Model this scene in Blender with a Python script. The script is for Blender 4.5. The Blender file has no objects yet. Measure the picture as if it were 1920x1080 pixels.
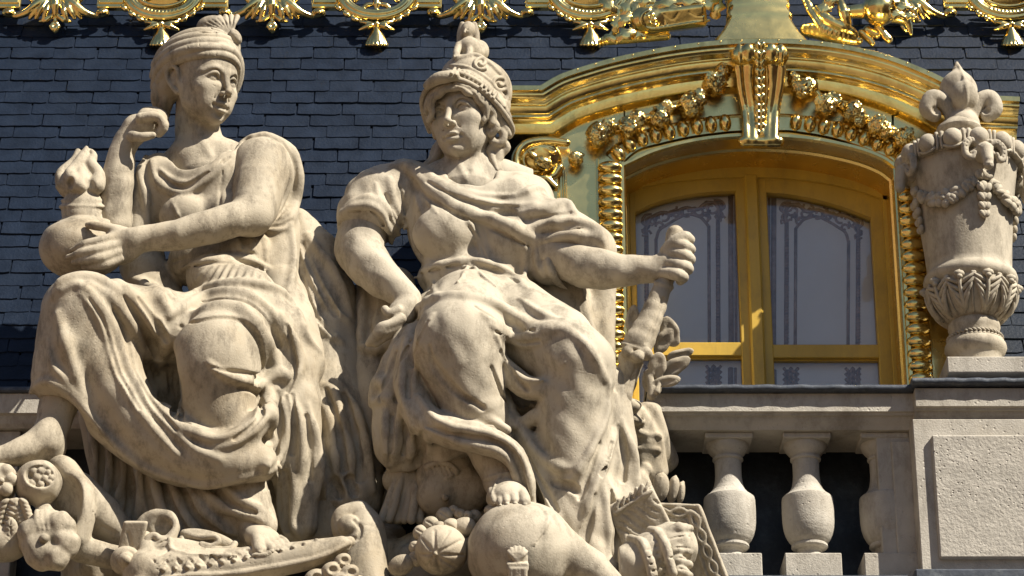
import bpy, math, random
import numpy as np
from mathutils import Vector, Matrix

random.seed(7)
rng = np.random.RandomState(11)
scene = bpy.context.scene
COL = scene.collection

# ------------------------------------------------------------------ camera, sky, sun, exposure
PITCH = math.radians(24.0)          # the photograph looks up at the attic of the palace
FPX = 5000.0                        # focal length in pixels of the 1920 pixel wide photograph
S = 1.0 / 400.0                     # one carving unit in metres
SUN_AZ, SUN_EL = math.radians(58.0), math.radians(46.0)   # azimuth measured to the right of the facade normal

cam_d = bpy.data.cameras.new('camera')
cam = bpy.data.objects.new('camera', cam_d)
COL.objects.link(cam)
cam_d.sensor_width = 36.0
cam_d.lens = 36.0 * FPX / 1920.0
cam_d.clip_end = 3000.0
cam.location = (0, -math.cos(PITCH) * FPX * S, -math.sin(PITCH) * FPX * S)
cam.rotation_euler = (math.radians(90) + PITCH, 0, 0)
scene.camera = cam

world = bpy.data.worlds.new('World')
scene.world = world
world.use_nodes = True
wn, wl = world.node_tree.nodes, world.node_tree.links
sky = wn.new('ShaderNodeTexSky')
sky.sky_type = 'NISHITA'
sky.sun_disc = False
sun_dir = Vector((math.sin(SUN_AZ) * math.cos(SUN_EL), -math.cos(SUN_AZ) * math.cos(SUN_EL), math.sin(SUN_EL)))
sky.sun_elevation = SUN_EL
sky.sun_rotation = math.atan2(sun_dir.x, sun_dir.y)
sky.air_density = 1.0
sky.dust_density = 0.6
sky.ozone_density = 1.5
wl.new(sky.outputs[0], wn['Background'].inputs[0])
wn['Background'].inputs[1].default_value = 0.05

sun_d = bpy.data.lights.new('sun', 'SUN')
sun_d.energy = 5.0
sun_d.angle = math.radians(0.5)
sun_d.color = (1.0, 0.92, 0.79)
sun = bpy.data.objects.new('sun', sun_d)
COL.objects.link(sun)
sun.rotation_euler = (-sun_dir).to_track_quat('-Z', 'Y').to_euler()

vs = scene.view_settings
vs.view_transform = 'Standard'
vs.look = 'None'
vs.exposure = 1.0
vs.gamma = 1.0
vs.use_curve_mapping = False

# ------------------------------------------------------------------ materials
def mat(name, base, rough=0.7, metal=0.0, var=0.25, scale=6.0, bump=0.15, bump_scale=60.0, stain=None, stain_amt=0.35, stain_scale=2.2, dirt=0.0, dirt_col=(0.085, 0.07, 0.05), dirt_scale=7.0,
        pits=0.0, island=0.0, spec=0.4, detail=8.0, stretch=(1, 1, 1), rough_var=0.0):
    m = bpy.data.materials.new(name)
    m.use_nodes = True
    n, l = m.node_tree.nodes, m.node_tree.links
    b = n['Principled BSDF']
    tc = n.new('ShaderNodeNewGeometry')
    mp = n.new('ShaderNodeMapping'); mp.inputs['Scale'].default_value = stretch
    l.new(tc.outputs['Position'], mp.inputs['Vector'])
    n1 = n.new('ShaderNodeTexNoise'); n1.inputs['Scale'].default_value = scale; n1.inputs['Detail'].default_value = detail; n1.inputs['Roughness'].default_value = 0.62
    l.new(mp.outputs[0], n1.inputs['Vector'])
    r1 = n.new('ShaderNodeMapRange'); r1.inputs[1].default_value = 0.3; r1.inputs[2].default_value = 0.7
    r1.inputs[3].default_value = 1.0 - var; r1.inputs[4].default_value = 1.0 + var * 0.6
    l.new(n1.outputs['Fac'], r1.inputs[0])
    mul = n.new('ShaderNodeVectorMath'); mul.operation = 'SCALE'; mul.inputs[0].default_value = base[:3]
    l.new(r1.outputs[0], mul.inputs['Scale'])
    col = mul.outputs[0]
    if island:                                            # each piece its own shade
        ri = n.new('ShaderNodeMapRange'); ri.inputs[3].default_value = 1.0 - island; ri.inputs[4].default_value = 1.0 + island
        l.new(tc.outputs['Random Per Island'], ri.inputs[0])
        m2 = n.new('ShaderNodeVectorMath'); m2.operation = 'SCALE'
        l.new(col, m2.inputs[0]); l.new(ri.outputs[0], m2.inputs['Scale']); col = m2.outputs[0]
    if stain:
        n2 = n.new('ShaderNodeTexNoise'); n2.inputs['Scale'].default_value = stain_scale; n2.inputs['Detail'].default_value = 10; n2.inputs['Roughness'].default_value = 0.7
        l.new(tc.outputs['Position'], n2.inputs['Vector'])
        r2 = n.new('ShaderNodeMapRange'); r2.inputs[1].default_value = 0.5; r2.inputs[2].default_value = 0.72; r2.inputs[4].default_value = stain_amt
        l.new(n2.outputs['Fac'], r2.inputs[0])
        mx = n.new('ShaderNodeMix'); mx.data_type = 'RGBA'
        mx.inputs[7].default_value = (*stain, 1)
        l.new(r2.outputs[0], mx.inputs[0]); l.new(col, mx.inputs[6])
        col = mx.outputs[2]
    if dirt:                                              # patches of soot and lichen
        n6 = n.new('ShaderNodeTexNoise'); n6.inputs['Scale'].default_value = dirt_scale; n6.inputs['Detail'].default_value = 12; n6.inputs['Roughness'].default_value = 0.78
        m6 = n.new('ShaderNodeMapping'); m6.inputs['Scale'].default_value = (1, 1, 0.45); m6.inputs['Location'].default_value = (3.1, 1.7, 0.4)
        l.new(tc.outputs['Position'], m6.inputs['Vector']); l.new(m6.outputs[0], n6.inputs['Vector'])
        r6 = n.new('ShaderNodeMapRange'); r6.inputs[1].default_value = 0.48; r6.inputs[2].default_value = 0.63; r6.inputs[4].default_value = dirt
        l.new(n6.outputs['Fac'], r6.inputs[0])
        x6 = n.new('ShaderNodeMix'); x6.data_type = 'RGBA'; x6.inputs[7].default_value = (*dirt_col, 1)
        l.new(r6.outputs[0], x6.inputs[0]); l.new(col, x6.inputs[6]); col = x6.outputs[2]
    l.new(col, b.inputs['Base Color'])
    b.inputs['Roughness'].default_value = rough
    b.inputs['Metallic'].default_value = metal
    b.inputs['Specular IOR Level'].default_value = spec
    if rough_var:
        r3 = n.new('ShaderNodeMapRange'); r3.inputs[3].default_value = max(0.02, rough - rough_var); r3.inputs[4].default_value = rough + rough_var
        l.new(n1.outputs['Fac'], r3.inputs[0]); l.new(r3.outputs[0], b.inputs['Roughness'])
    if bump:
        n4 = n.new('ShaderNodeTexNoise'); n4.inputs['Scale'].default_value = bump_scale; n4.inputs['Detail'].default_value = 6; n4.inputs['Roughness'].default_value = 0.6
        l.new(mp.outputs[0], n4.inputs['Vector'])
        h = n4.outputs['Fac']
        if pits:
            v = n.new('ShaderNodeTexVoronoi'); v.inputs['Scale'].default_value = pits
            l.new(tc.outputs['Position'], v.inputs['Vector'])
            n5 = n.new('ShaderNodeTexNoise'); n5.inputs['Scale'].default_value = 3.0; n5.inputs['Detail'].default_value = 3
            l.new(tc.outputs['Position'], n5.inputs['Vector'])
            lt = n.new('ShaderNodeMapRange'); lt.inputs[1].default_value = 0.06; lt.inputs[2].default_value = 0.24; lt.inputs[3].default_value = -1.6; lt.inputs[4].default_value = 0.0
            l.new(v.outputs['Distance'], lt.inputs[0])
            gm = n.new('ShaderNodeMapRange'); gm.inputs[1].default_value = 0.45; gm.inputs[2].default_value = 0.6
            l.new(n5.outputs['Fac'], gm.inputs[0])
            mm = n.new('ShaderNodeMath'); mm.operation = 'MULTIPLY_ADD'
            l.new(lt.outputs[0], mm.inputs[0]); l.new(gm.outputs[0], mm.inputs[1]); l.new(h, mm.inputs[2])
            h = mm.outputs[0]
        bp = n.new('ShaderNodeBump'); bp.inputs['Strength'].default_value = bump; bp.inputs['Distance'].default_value = 0.01
        l.new(h, bp.inputs['Height']); l.new(bp.outputs[0], b.inputs['Normal'])
    return m

M = {
    'statue': mat('carved_limestone', (0.395, 0.347, 0.266), 0.78, var=0.16, scale=5, bump=0.22, bump_scale=90, stain=(0.27, 0.205, 0.12), stain_amt=0.6, dirt=0.6, dirt_scale=11, pits=55, spec=0.25),
    'pale_statue': mat('bleached_limestone', (0.425, 0.38, 0.30), 0.78, var=0.13, scale=5, bump=0.2, bump_scale=90, stain=(0.31, 0.245, 0.16), stain_amt=0.5, dirt=0.5, dirt_scale=11, pits=55, spec=0.25),
    'stone': mat('ashlar_limestone', (0.44, 0.412, 0.36), 0.82, var=0.16, scale=7, bump=0.35, bump_scale=120, stain=(0.24, 0.20, 0.14), stain_amt=0.35, dirt=0.4, pits=34, spec=0.25),
    'rough_stone': mat('vermiculated_limestone', (0.40, 0.375, 0.33), 0.85, var=0.2, scale=14, bump=0.7, bump_scale=55, stain=(0.23, 0.20, 0.155), pits=42, spec=0.2),
    'gold': mat('gilding', (0.93, 0.72, 0.28), 0.20, 1.0, var=0.10, scale=12, bump=0.10, bump_scale=26, stain=(0.55, 0.34, 0.07), dirt=0.35, dirt_col=(0.22, 0.13, 0.03), dirt_scale=12, stain_amt=0.35, stain_scale=5, rough_var=0.08),
    'flat_gold': mat('sheet_gilding', (0.90, 0.70, 0.27), 0.26, 1.0, var=0.10, scale=9, bump=0.10, bump_scale=14, stain=(0.55, 0.36, 0.10), stain_amt=0.3, stain_scale=4, rough_var=0.08),
    'slate': mat('roof_slate', (0.0078, 0.0142, 0.0285), 0.5, island=0.22, var=0.35, scale=9, bump=0.30, bump_scale=70, stain=(0.016, 0.024, 0.04), stain_amt=0.4, stain_scale=5, spec=0.15, stretch=(1, 1, 1), rough_var=0.1),
    'dark': mat('roof_underlay', (0.010, 0.013, 0.02), 0.8, bump=0),
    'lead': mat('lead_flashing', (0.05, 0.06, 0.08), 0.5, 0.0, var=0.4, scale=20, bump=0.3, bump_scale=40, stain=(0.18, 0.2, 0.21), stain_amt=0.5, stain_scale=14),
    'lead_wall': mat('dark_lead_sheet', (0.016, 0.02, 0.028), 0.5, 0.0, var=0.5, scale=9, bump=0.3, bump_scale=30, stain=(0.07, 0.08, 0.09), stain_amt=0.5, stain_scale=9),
    'yellow': mat('ochre_paint', (0.52, 0.34, 0.05), 0.42, dirt=0.25, var=0.16, scale=5, bump=0.06, bump_scale=40, stretch=(1, 1, 0.15)),
    'panel': mat('grey_paint', (0.86, 0.80, 0.76), 0.55, var=0.06, scale=4, bump=0.05),
    'bronze': mat('tarnished_bronze', (0.42, 0.30, 0.24), 0.5, 0.2, var=0.35, scale=30, bump=0.2),
    'brick': mat('red_brick', (0.26, 0.125, 0.075), 0.85, var=0.3, scale=3, bump=0.3, bump_scale=20, stain=(0.18, 0.12, 0.08)),
    'ground': mat('courtyard_paving', (0.17, 0.13, 0.085), 0.9, var=0.2, scale=0.6, bump=0.2, bump_scale=8),
}

def glass_mat():
    m = bpy.data.materials.new('window_glass'); m.use_nodes = True
    n, l = m.node_tree.nodes, m.node_tree.links
    n.remove(n['Principled BSDF'])
    tr = n.new('ShaderNodeBsdfTransparent'); tr.inputs[0].default_value = (0.96, 0.97, 0.98, 1)
    gl = n.new('ShaderNodeBsdfGlossy'); gl.inputs['Roughness'].default_value = 0.02
    fr = n.new('ShaderNodeFresnel'); fr.inputs[0].default_value = 1.55
    mx = n.new('ShaderNodeMixShader')
    l.new(fr.outputs[0], mx.inputs[0]); l.new(tr.outputs[0], mx.inputs[1]); l.new(gl.outputs[0], mx.inputs[2])
    l.new(mx.outputs[0], n['Material Output'].inputs[0])
    return m
M['glass'] = glass_mat()
# ------------------------------------------------------------------ carving engine
# Solid stone figures are carved as signed distance fields in a rigid frame
# (x right, y down, d towards the court; 400 units = 1 m) and turned into meshes.
CT, ST, TT = math.cos(PITCH), math.sin(PITCH), math.tan(PITCH)

def T(p):
    """(photo x, photo y, depth w in front of the balustrade plane) -> carving frame"""
    px, py, w = p[:3]
    v = 540.0 - py
    d = (w / CT - v * TT) / (1.0 - v * TT / FPX)
    k = 1.0 - d / FPX
    return np.array(((px - 960.0) * k, -v * k, d), dtype=np.float64)

def rotm(yaw=0, pitch=0, roll=0):
    """rotation in the carving frame: yaw turns to the right, pitch lifts up, roll tilts clockwise"""
    y, p, r = (math.radians(a) for a in (yaw, pitch, roll))
    Ry = np.array([[math.cos(y), 0, math.sin(y)], [0, 1, 0], [-math.sin(y), 0, math.cos(y)]])
    Rx = np.array([[1, 0, 0], [0, math.cos(p), -math.sin(p)], [0, math.sin(p), math.cos(p)]])
    Rz = np.array([[math.cos(r), -math.sin(r), 0], [math.sin(r), math.cos(r), 0], [0, 0, 1]])
    return Rz @ Ry @ Rx

def catmull(pts, n=5):
    pts = [np.asarray(p, float) for p in pts]
    if len(pts) < 3:
        return pts
    out = []
    P_ = [2 * pts[0] - pts[1]] + pts + [2 * pts[-1] - pts[-2]]
    for i in range(1, len(P_) - 2):
        p0, p1, p2, p3 = P_[i - 1], P_[i], P_[i + 1], P_[i + 2]
        for j in range(n):
            t = j / n
            out.append(0.5 * (2 * p1 + (p2 - p0) * t + (2 * p0 - 5 * p1 + 4 * p2 - p3) * t * t
                              + (3 * p1 - p0 - 3 * p2 + p3) * t ** 3))
    out.append(pts[-1])
    return out

class Vol:
    def __init__(self, lo, hi, h):
        self.h = h
        self.lo = np.array(lo, float)
        self.n = [int(math.ceil((b - a) / h)) + 1 for a, b in zip(lo, hi)]
        self.ax = [(self.lo[i] + np.arange(self.n[i]) * h).astype(np.float32) for i in range(3)]
        self.f = np.full(self.n, 50.0, np.float32)
        self.M = None                     # local frame: (matrix, origin)
        self.dm = None

    def frame(self, origin=None, R=None, s=1.0):
        self.M = None if origin is None else (R if R is not None else np.eye(3), np.asarray(origin, float), s)

    def pt(self, p):
        """a point given in the photo (+depth), or in the local frame when one is set"""
        if self.M is None:
            return T(p)
        R, o, s = self.M
        return o + R @ (np.asarray(p[:3], float) * s)

    def sc(self):
        return 1.0 if self.M is None else self.M[2]

    def box(self, lo, hi):
        i0 = [max(0, int((lo[i] - self.lo[i]) / self.h)) for i in range(3)]
        i1 = [min(self.n[i], int((hi[i] - self.lo[i]) / self.h) + 2) for i in range(3)]
        if any(a >= b for a, b in zip(i0, i1)):
            return None
        sl = tuple(slice(a, b) for a, b in zip(i0, i1))
        X = self.ax[0][sl[0]][:, None, None]
        Y = self.ax[1][sl[1]][None, :, None]
        D = self.ax[2][sl[2]][None, None, :]
        return sl, X, Y, D

    def comb(self, sl, b, k, mode):
        a = self.f[sl]
        if mode == 'cut':
            h = np.maximum(k - np.abs(a + b), 0) / max(k, 1e-6)
            self.f[sl] = np.maximum(a, -b) + h * h * (k * 0.25)
        elif mode == 'and':
            h = np.maximum(k - np.abs(a - b), 0) / max(k, 1e-6)
            self.f[sl] = np.maximum(a, b) + h * h * (k * 0.25)
        else:
            h = np.maximum(k - np.abs(a - b), 0) / max(k, 1e-6)
            self.f[sl] = np.minimum(a, b) - h * h * (k * 0.25)

    # ---- primitives
    def _chain(self, pts, rs, X, Y, D):
        best = None
        for (p, q, r0, r1) in zip(pts[:-1], pts[1:], rs[:-1], rs[1:]):
            v = q - p
            L = float(v @ v) + 1e-9
            t = ((X - p[0]) * (v[0] / L) + (Y - p[1]) * (v[1] / L)) + (D - p[2]) * (v[2] / L)
            np.clip(t, 0, 1, out=t)
            dd = (X - p[0] - t * np.float32(v[0])) ** 2
            dd += (Y - p[1] - t * np.float32(v[1])) ** 2
            dd += (D - p[2] - t * np.float32(v[2])) ** 2
            np.sqrt(dd, out=dd)
            dd -= np.float32(r0) + t * np.float32(r1 - r0)
            best = dd if best is None else np.minimum(best, dd)
        return best

    def tube(self, pts, k=8.0, mode='add', smooth=0, raw=False):
        """chain of tapering limbs; each point (x, y, w, r)"""
        s = self.sc()
        c = [np.append(np.asarray(p[:3], float) if raw else self.pt(p), p[3] * s) for p in pts]
        if smooth:
            c = catmull(c, smooth)
        P3 = [q[:3] for q in c]
        R_ = [max(float(q[3]), 0.3) for q in c]
        m = max(R_) + k + 2.5 * self.h
        g = self.box(np.min(P3, 0) - m, np.max(P3, 0) + m)
        if g is None:
            return self
        sl = g[0]
        tmp = np.full([q.stop - q.start for q in sl], 60.0, np.float32)
        for i in range(len(P3) - 1):                       # each piece works in a small block
            pp, rr = P3[i:i + 2], R_[i:i + 2]
            m = max(rr) + k + 2.5 * self.h
            gg = self.box(np.min(pp, 0) - m, np.max(pp, 0) + m)
            if gg is None:
                continue
            s2, X, Y, D = gg
            loc = tuple(slice(q.start - o.start, q.stop - o.start) for q, o in zip(s2, sl))
            tmp[loc] = np.minimum(tmp[loc], self._chain(pp, rr, X, Y, D))
        self.comb(sl, tmp, k, mode)
        return self

    def ell(self, c, r, R=None, k=8.0, mode='add', raw=False):
        s = self.sc()
        o = np.asarray(c[:3], float) if raw else self.pt(c)
        r = np.asarray(r, float) * s
        Rm = np.eye(3) if self.M is None else self.M[0]
        if R is not None:
            Rm = Rm @ R
        m = np.sqrt((Rm * r[None, :]) ** 2 @ np.ones(3)) + k + 2.5 * self.h
        g = self.box(o - m, o + m)
        if g is None:
            return self
        sl, X, Y, D = g
        X = X - np.float32(o[0]); Y = Y - np.float32(o[1]); D = D - np.float32(o[2])
        k0 = 0; k1 = 0
        for j in range(3):
            a = X * np.float32(Rm[0, j]) + Y * np.float32(Rm[1, j]) + D * np.float32(Rm[2, j])
            a2 = (a / np.float32(r[j])) ** 2
            k0 = k0 + a2
            k1 = k1 + a2 / np.float32(r[j] ** 2)
        k0 = np.sqrt(k0); k1 = np.sqrt(k1) + 1e-6
        self.comb(sl, k0 * (k0 - 1) / k1, k, mode)
        return self

    def blk(self, c, half, R=None, rnd=3.0, k=3.0, mode='add'):
        s = self.sc()
        o = self.pt(c)
        hf = np.asarray(half, float) * s - rnd
        Rm = np.eye(3) if self.M is None else self.M[0]
        if R is not None:
            Rm = Rm @ R
        m = np.abs(Rm) @ (hf + rnd) + k + 2.5 * self.h
        g = self.box(o - m, o + m)
        if g is None:
            return self
        sl, X, Y, D = g
        X = X - np.float32(o[0]); Y = Y - np.float32(o[1]); D = D - np.float32(o[2])
        out = 0; ins = -1e9
        for j in range(3):
            a = np.abs(X * np.float32(Rm[0, j]) + Y * np.float32(Rm[1, j]) + D * np.float32(Rm[2, j])) - np.float32(hf[j])
            out = out + np.maximum(a, 0) ** 2
            ins = np.maximum(ins, a)
        self.comb(sl, np.sqrt(out) + np.minimum(ins, 0) - rnd, k, mode)
        return self

    def half(self, p, nrm, k=4.0, lo=None, hi=None):
        """cut away everything on the side the normal points to"""
        o = self.pt(p)
        n = np.asarray(nrm, float) / np.linalg.norm(nrm)
        if self.M is not None:
            n = self.M[0] @ n
        X = self.ax[0][:, None, None]; Y = self.ax[1][None, :, None]; D = self.ax[2][None, None, :]
        b = (X - o[0]) * np.float32(n[0]) + (Y - o[1]) * np.float32(n[1]) + (D - o[2]) * np.float32(n[2])
        sl = (slice(None),) * 3
        self.comb(sl, b.astype(np.float32), k, 'and')
        return self

    # ---- chisel strokes on the front of what is already there
    def freeze(self):
        ins = self.f < 0
        rev = ins[:, :, ::-1]
        idx = rev.argmax(axis=2)
        any_ = rev.any(axis=2)
        i = self.n[2] - 1 - idx
        i1 = np.minimum(i + 1, self.n[2] - 1)
        ii = np.arange(self.n[0])[:, None]; jj = np.arange(self.n[1])[None, :]
        a = self.f[ii, jj, i]; b = self.f[ii, jj, i1]
        t = np.clip(a / np.where(np.abs(a - b) < 1e-6, 1e-6, a - b), 0, 1)
        d = self.lo[2] + (i + t) * self.h
        self.dm = np.where(any_, d, np.nan)
        return self

    def front(self, px, py):
        """point of the front surface seen at a photo pixel"""
        v = 540.0 - py
        d = float(T((px, py, 90.0))[2])
        for _ in range(6):
            k = 1 - d / FPX
            X, Y = (px - 960.0) * k, -v * k
            ix = int(round((X - self.lo[0]) / self.h)); iy = int(round((Y - self.lo[1]) / self.h))
            dn = np.nan
            for rad in (0, 2, 4, 7, 11):
                xa, ya = max(0, ix - rad), max(0, iy - rad)
                w = self.dm[xa:ix + rad + 1, ya:iy + rad + 1]
                if w.size and not np.all(np.isnan(w)):
                    dn = float(np.nanmedian(w)); break
            if np.isnan(dn):
                return None
            if abs(dn - d) < 0.5:
                d = dn; break
            d = dn
        k = 1 - d / FPX
        return np.array(((px - 960.0) * k, -v * k, d))

    def proj(self, pts, lift, smooth=4):
        """photo polyline (x, y, r[, extra lift]) -> points on the surface"""
        c = [np.array([p[0], p[1], p[2], p[3] if len(p) > 3 else 0.0], float) for p in pts]
        if smooth:
            c = catmull(c, smooth)
        out = []
        for q in c:
            s = self.front(q[0], q[1])
            if s is None:
                continue
            out.append([s[0], s[1], s[2] + lift * q[2] + q[3], max(q[2], 0.4)])
        if len(out) > 4:                                   # even out jumps in depth
            dz = np.array([o[2] for o in out])
            for _ in range(2):
                dz[1:-1] = 0.25 * dz[:-2] + 0.5 * dz[1:-1] + 0.25 * dz[2:]
            for o, z in zip(out, dz):
                o[2] = z
        return out

    def ridge(self, pts, k=6.0, lift=-0.25, smooth=4):
        """a fold: a tube laid on the surface"""
        q = self.proj(pts, lift, smooth)
        if len(q) > 1:
            self.tube(q, k=k, raw=True)
        return self

    def fold(self, pts, lf=0.0, s=1.0, thin=0.62, flank=1.25):
        """a fold of cloth: a narrow crest with hollow flanks that dies away at both ends"""
        q = self.proj(pts, 0.0)
        n = len(q)
        if n < 3:
            return self
        rm = 0.0
        for i, o in enumerate(q):
            t = i / (n - 1)
            tp = min(1.0, 0.30 + 3.2 * min(t, 1 - t))
            r = o[3] * s
            o[2] += r * (0.42 + lf) * tp - r * 0.15
            o[3] = max(0.5, r * thin * tp)
            rm += r / n
        return self.tube(q, k=max(3.0, rm * flank), raw=True)

    def groove(self, pts, k=5.0, lift=0.35, smooth=4):
        q = self.proj(pts, lift, smooth)
        if len(q) > 1:
            self.tube(q, k=k, mode='cut', raw=True)
        return self

    def puff(self, pts, amp, smooth=4, lift=0.0):
        """raise (or sink, amp < 0) the surface along a stroke with a soft profile; r is its width"""
        q = self.proj(pts, lift, smooth)
        if len(q) < 2:
            return self
        P3 = [np.array(o[:3]) for o in q]; R_ = [o[3] for o in q]
        rm = max(R_)
        m = rm * 2.2
        g = self.box(np.min(P3, 0) - m, np.max(P3, 0) + m)
        if g is None:
            return self
        sl, X, Y, D = g
        best = None
        for p, q2, r0, r1 in zip(P3[:-1], P3[1:], R_[:-1], R_[1:]):
            v = q2 - p
            L = float(v @ v) + 1e-9
            t = ((X - p[0]) * (v[0] / L) + (Y - p[1]) * (v[1] / L)) + (D - p[2]) * (v[2] / L)
            np.clip(t, 0, 1, out=t)
            dd = (X - p[0] - t * v[0]) ** 2 + (Y - p[1] - t * v[1]) ** 2 + (D - p[2] - t * v[2]) ** 2
            dd = dd / (r0 + t * (r1 - r0)) ** 2
            best = dd if best is None else np.minimum(best, dd)
        self.f[sl] -= (amp * np.exp(-1.2 * best)).astype(np.float32)
        return self

    def rough(self, amp, wl, seed=0):
        """slight unevenness of hand carving"""
        rs = np.random.RandomState(seed)
        for _ in range(5):
            kv = rs.normal(size=3); kv /= np.linalg.norm(kv)
            w = wl * rs.uniform(0.7, 1.6)
            kv *= 2 * math.pi / w
            ph = rs.uniform(0, 6.28, 3)
            sx = np.exp(1j * (self.ax[0] * kv[0] + ph[0])).astype(np.complex64)
            sy = np.exp(1j * (self.ax[1] * kv[1] + ph[1])).astype(np.complex64)
            sd = np.exp(1j * (self.ax[2] * kv[2] + ph[2])).astype(np.complex64)
            xy = (sx[:, None] * sy[None, :])
            self.f += amp * 0.45 * (xy.real[:, :, None] * sd.real[None, None, :] - xy.imag[:, :, None] * sd.imag[None, None, :])
        return self

    # ---- surface
    def mesh(self):
        """naive surface nets: vertices (carving frame) and quads"""
        f = self.f
        f[0], f[-1] = np.maximum(f[0], 1), np.maximum(f[-1], 1)
        f[:, 0], f[:, -1] = np.maximum(f[:, 0], 1), np.maximum(f[:, -1], 1)
        f[:, :, 0], f[:, :, -1] = np.maximum(f[:, :, 0], 1), np.maximum(f[:, :, -1], 1)
        s = f < 0
        n = self.n
        cnt = np.zeros([a - 1 for a in n], np.int8)
        for i in (0, 1):
            for j in (0, 1):
                for l in (0, 1):
                    cnt += s[i:n[0] - 1 + i, j:n[1] - 1 + j, l:n[2] - 1 + l]
        act = np.flatnonzero((cnt.ravel() > 0) & (cnt.ravel() < 8))
        cs = cnt.shape
        ci, cj, cl = np.unravel_index(act, cs)
        vid = np.full(cnt.size, -1, np.int32)
        vid[act] = np.arange(len(act))
        vid = vid.reshape(cs)
        acc = np.zeros((len(act), 3), np.float32); num = np.zeros(len(act), np.float32)
        corner = {}
        for i in (0, 1):
            for j in (0, 1):
                for l in (0, 1):
                    corner[i, j, l] = f[ci + i, cj + j, cl + l]
        for a in corner:
            for axis in range(3):
                if a[axis]:
                    continue
                b = list(a); b[axis] = 1; b = tuple(b)
                fa, fb = corner[a], corner[b]
                x = (fa < 0) != (fb < 0)
                t = np.where(x, fa / np.where(x, fa - fb, 1), 0)
                for m in range(3):
                    acc[:, m] += np.where(x, a[m] + (t if m == axis else 0), 0)
                num += x
        acc /= num[:, None]
        V = np.stack([ci, cj, cl], 1) + acc
        V = V * self.h + self.lo[None, :]
        quads = []
        for axis in range(3):
            o1, o2 = [(1, 2), (2, 0), (0, 1)][axis]
            sa = [slice(None)] * 3; sb = [slice(None)] * 3
            sa[axis] = slice(0, n[axis] - 1); sb[axis] = slice(1, n[axis])
            A, B = s[tuple(sa)], s[tuple(sb)]
            e = np.argwhere(A != B)
            ok = (e[:, o1] > 0) & (e[:, o2] > 0) & (e[:, o1] < n[o1] - 1) & (e[:, o2] < n[o2] - 1)
            e = e[ok]
            neg = A[e[:, 0], e[:, 1], e[:, 2]]
            def cell(d1, d2):
                c = e.copy(); c[:, o1] += d1; c[:, o2] += d2
                return vid[c[:, 0], c[:, 1], c[:, 2]]
            q = np.stack([cell(-1, -1), cell(0, -1), cell(0, 0), cell(-1, 0)], 1)
            q[~neg] = q[~neg][:, ::-1]
            quads.append(q)
        return V, np.concatenate(quads).astype(np.int32)

def vbox(x0, x1, y0, y1, w0, w1, h):
    """carving block that spans a photo rectangle between two depths"""
    c = np.array([T((x, y, w)) for x in (x0, x1) for y in (y0, y1) for w in (w0, w1)])
    return Vol(c.min(0), c.max(0), h)
# ------------------------------------------------------------------ objects and plain meshes
def to_world(V):
    """carving frame -> world metres (rigid turn and one uniform scale)"""
    V = np.asarray(V, float)
    X, Y, D = V[..., 0], V[..., 1], V[..., 2]
    return np.stack([X * S, (Y * ST - D * CT) * S, (-Y * CT - D * ST) * S], -1)

def P(px, py, w):
    """photo pixel on the vertical plane w units in front of the balustrade -> (x, w, z) in units"""
    X, Y, D = T((px, py, w))
    return (X, w, -Y * CT - D * ST)

def U(p):
    """(x, w, z) units -> world metres"""
    return (p[0] * S, -p[1] * S, p[2] * S)

def finish(o, label=None, category=None, group=None, kind=None):
    if label: o['label'] = label
    if category: o['category'] = category
    if group: o['group'] = group
    if kind: o['kind'] = kind
    return o

WLOC = {}                            # where the Empties stand

def root(name, loc, label, category, group=None):
    """an Empty at the base of a thing"""
    o = bpy.data.objects.new(name, None)
    o.empty_display_size = 0.1
    o.location = loc
    COL.objects.link(o)
    WLOC[o.name] = Vector(loc)
    return finish(o, label, category, group)

def link(name, me, parent=None):
    o = bpy.data.objects.new(name, me)
    COL.objects.link(o)
    if parent is not None:
        o.parent = parent
        o.matrix_parent_inverse = Matrix.Translation(-WLOC.get(parent.name, Vector((0, 0, 0))))
    return o

def new_mesh(name, V, F, m, smooth=True):
    me = bpy.data.meshes.new(name)
    me.from_pydata([tuple(v) for v in V], [], [tuple(f) for f in F])
    me.materials.append(m)
    if smooth:
        me.polygons.foreach_set('use_smooth', [True] * len(me.polygons))
    me.update()
    return me

def fast_mesh(name, V, Q, m):
    me = bpy.data.meshes.new(name)
    me.vertices.add(len(V)); me.loops.add(len(Q) * 4); me.polygons.add(len(Q))
    me.vertices.foreach_set('co', np.ascontiguousarray(V, np.float32).ravel())
    me.loops.foreach_set('vertex_index', np.ascontiguousarray(Q, np.int32).ravel())
    me.polygons.foreach_set('loop_start', np.arange(0, len(Q) * 4, 4, dtype=np.int32))
    me.polygons.foreach_set('loop_total', np.full(len(Q), 4, np.int32))
    me.polygons.foreach_set('use_smooth', np.ones(len(Q), bool))
    me.materials.append(m)
    me.update(calc_edges=True)
    return me

def vol_mesh(name, vols, m, cull=None):
    """one mesh out of one or several carved pieces"""
    if isinstance(vols, Vol):
        vols = [vols]
    Vs, Qs, n = [], [], 0
    for v in vols:
        A, Q = v.mesh()
        if cull is not None:                              # leave the side against the roof uncarved
            e1, e2 = A[Q[:, 2]] - A[Q[:, 0]], A[Q[:, 3]] - A[Q[:, 1]]
            nr = np.cross(e1, e2)
            Q = Q[nr[:, 2] > cull * (np.linalg.norm(nr, axis=1) + 1e-9)]
        Vs.append(to_world(A)); Qs.append(Q[:, ::-1] + n); n += len(A)
    return fast_mesh(name, np.concatenate(Vs), np.concatenate(Qs), m)

def carved(name, vols, m, parent=None, cull=None):
    return link(name, vol_mesh(name, vols, m, cull), parent)

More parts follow.
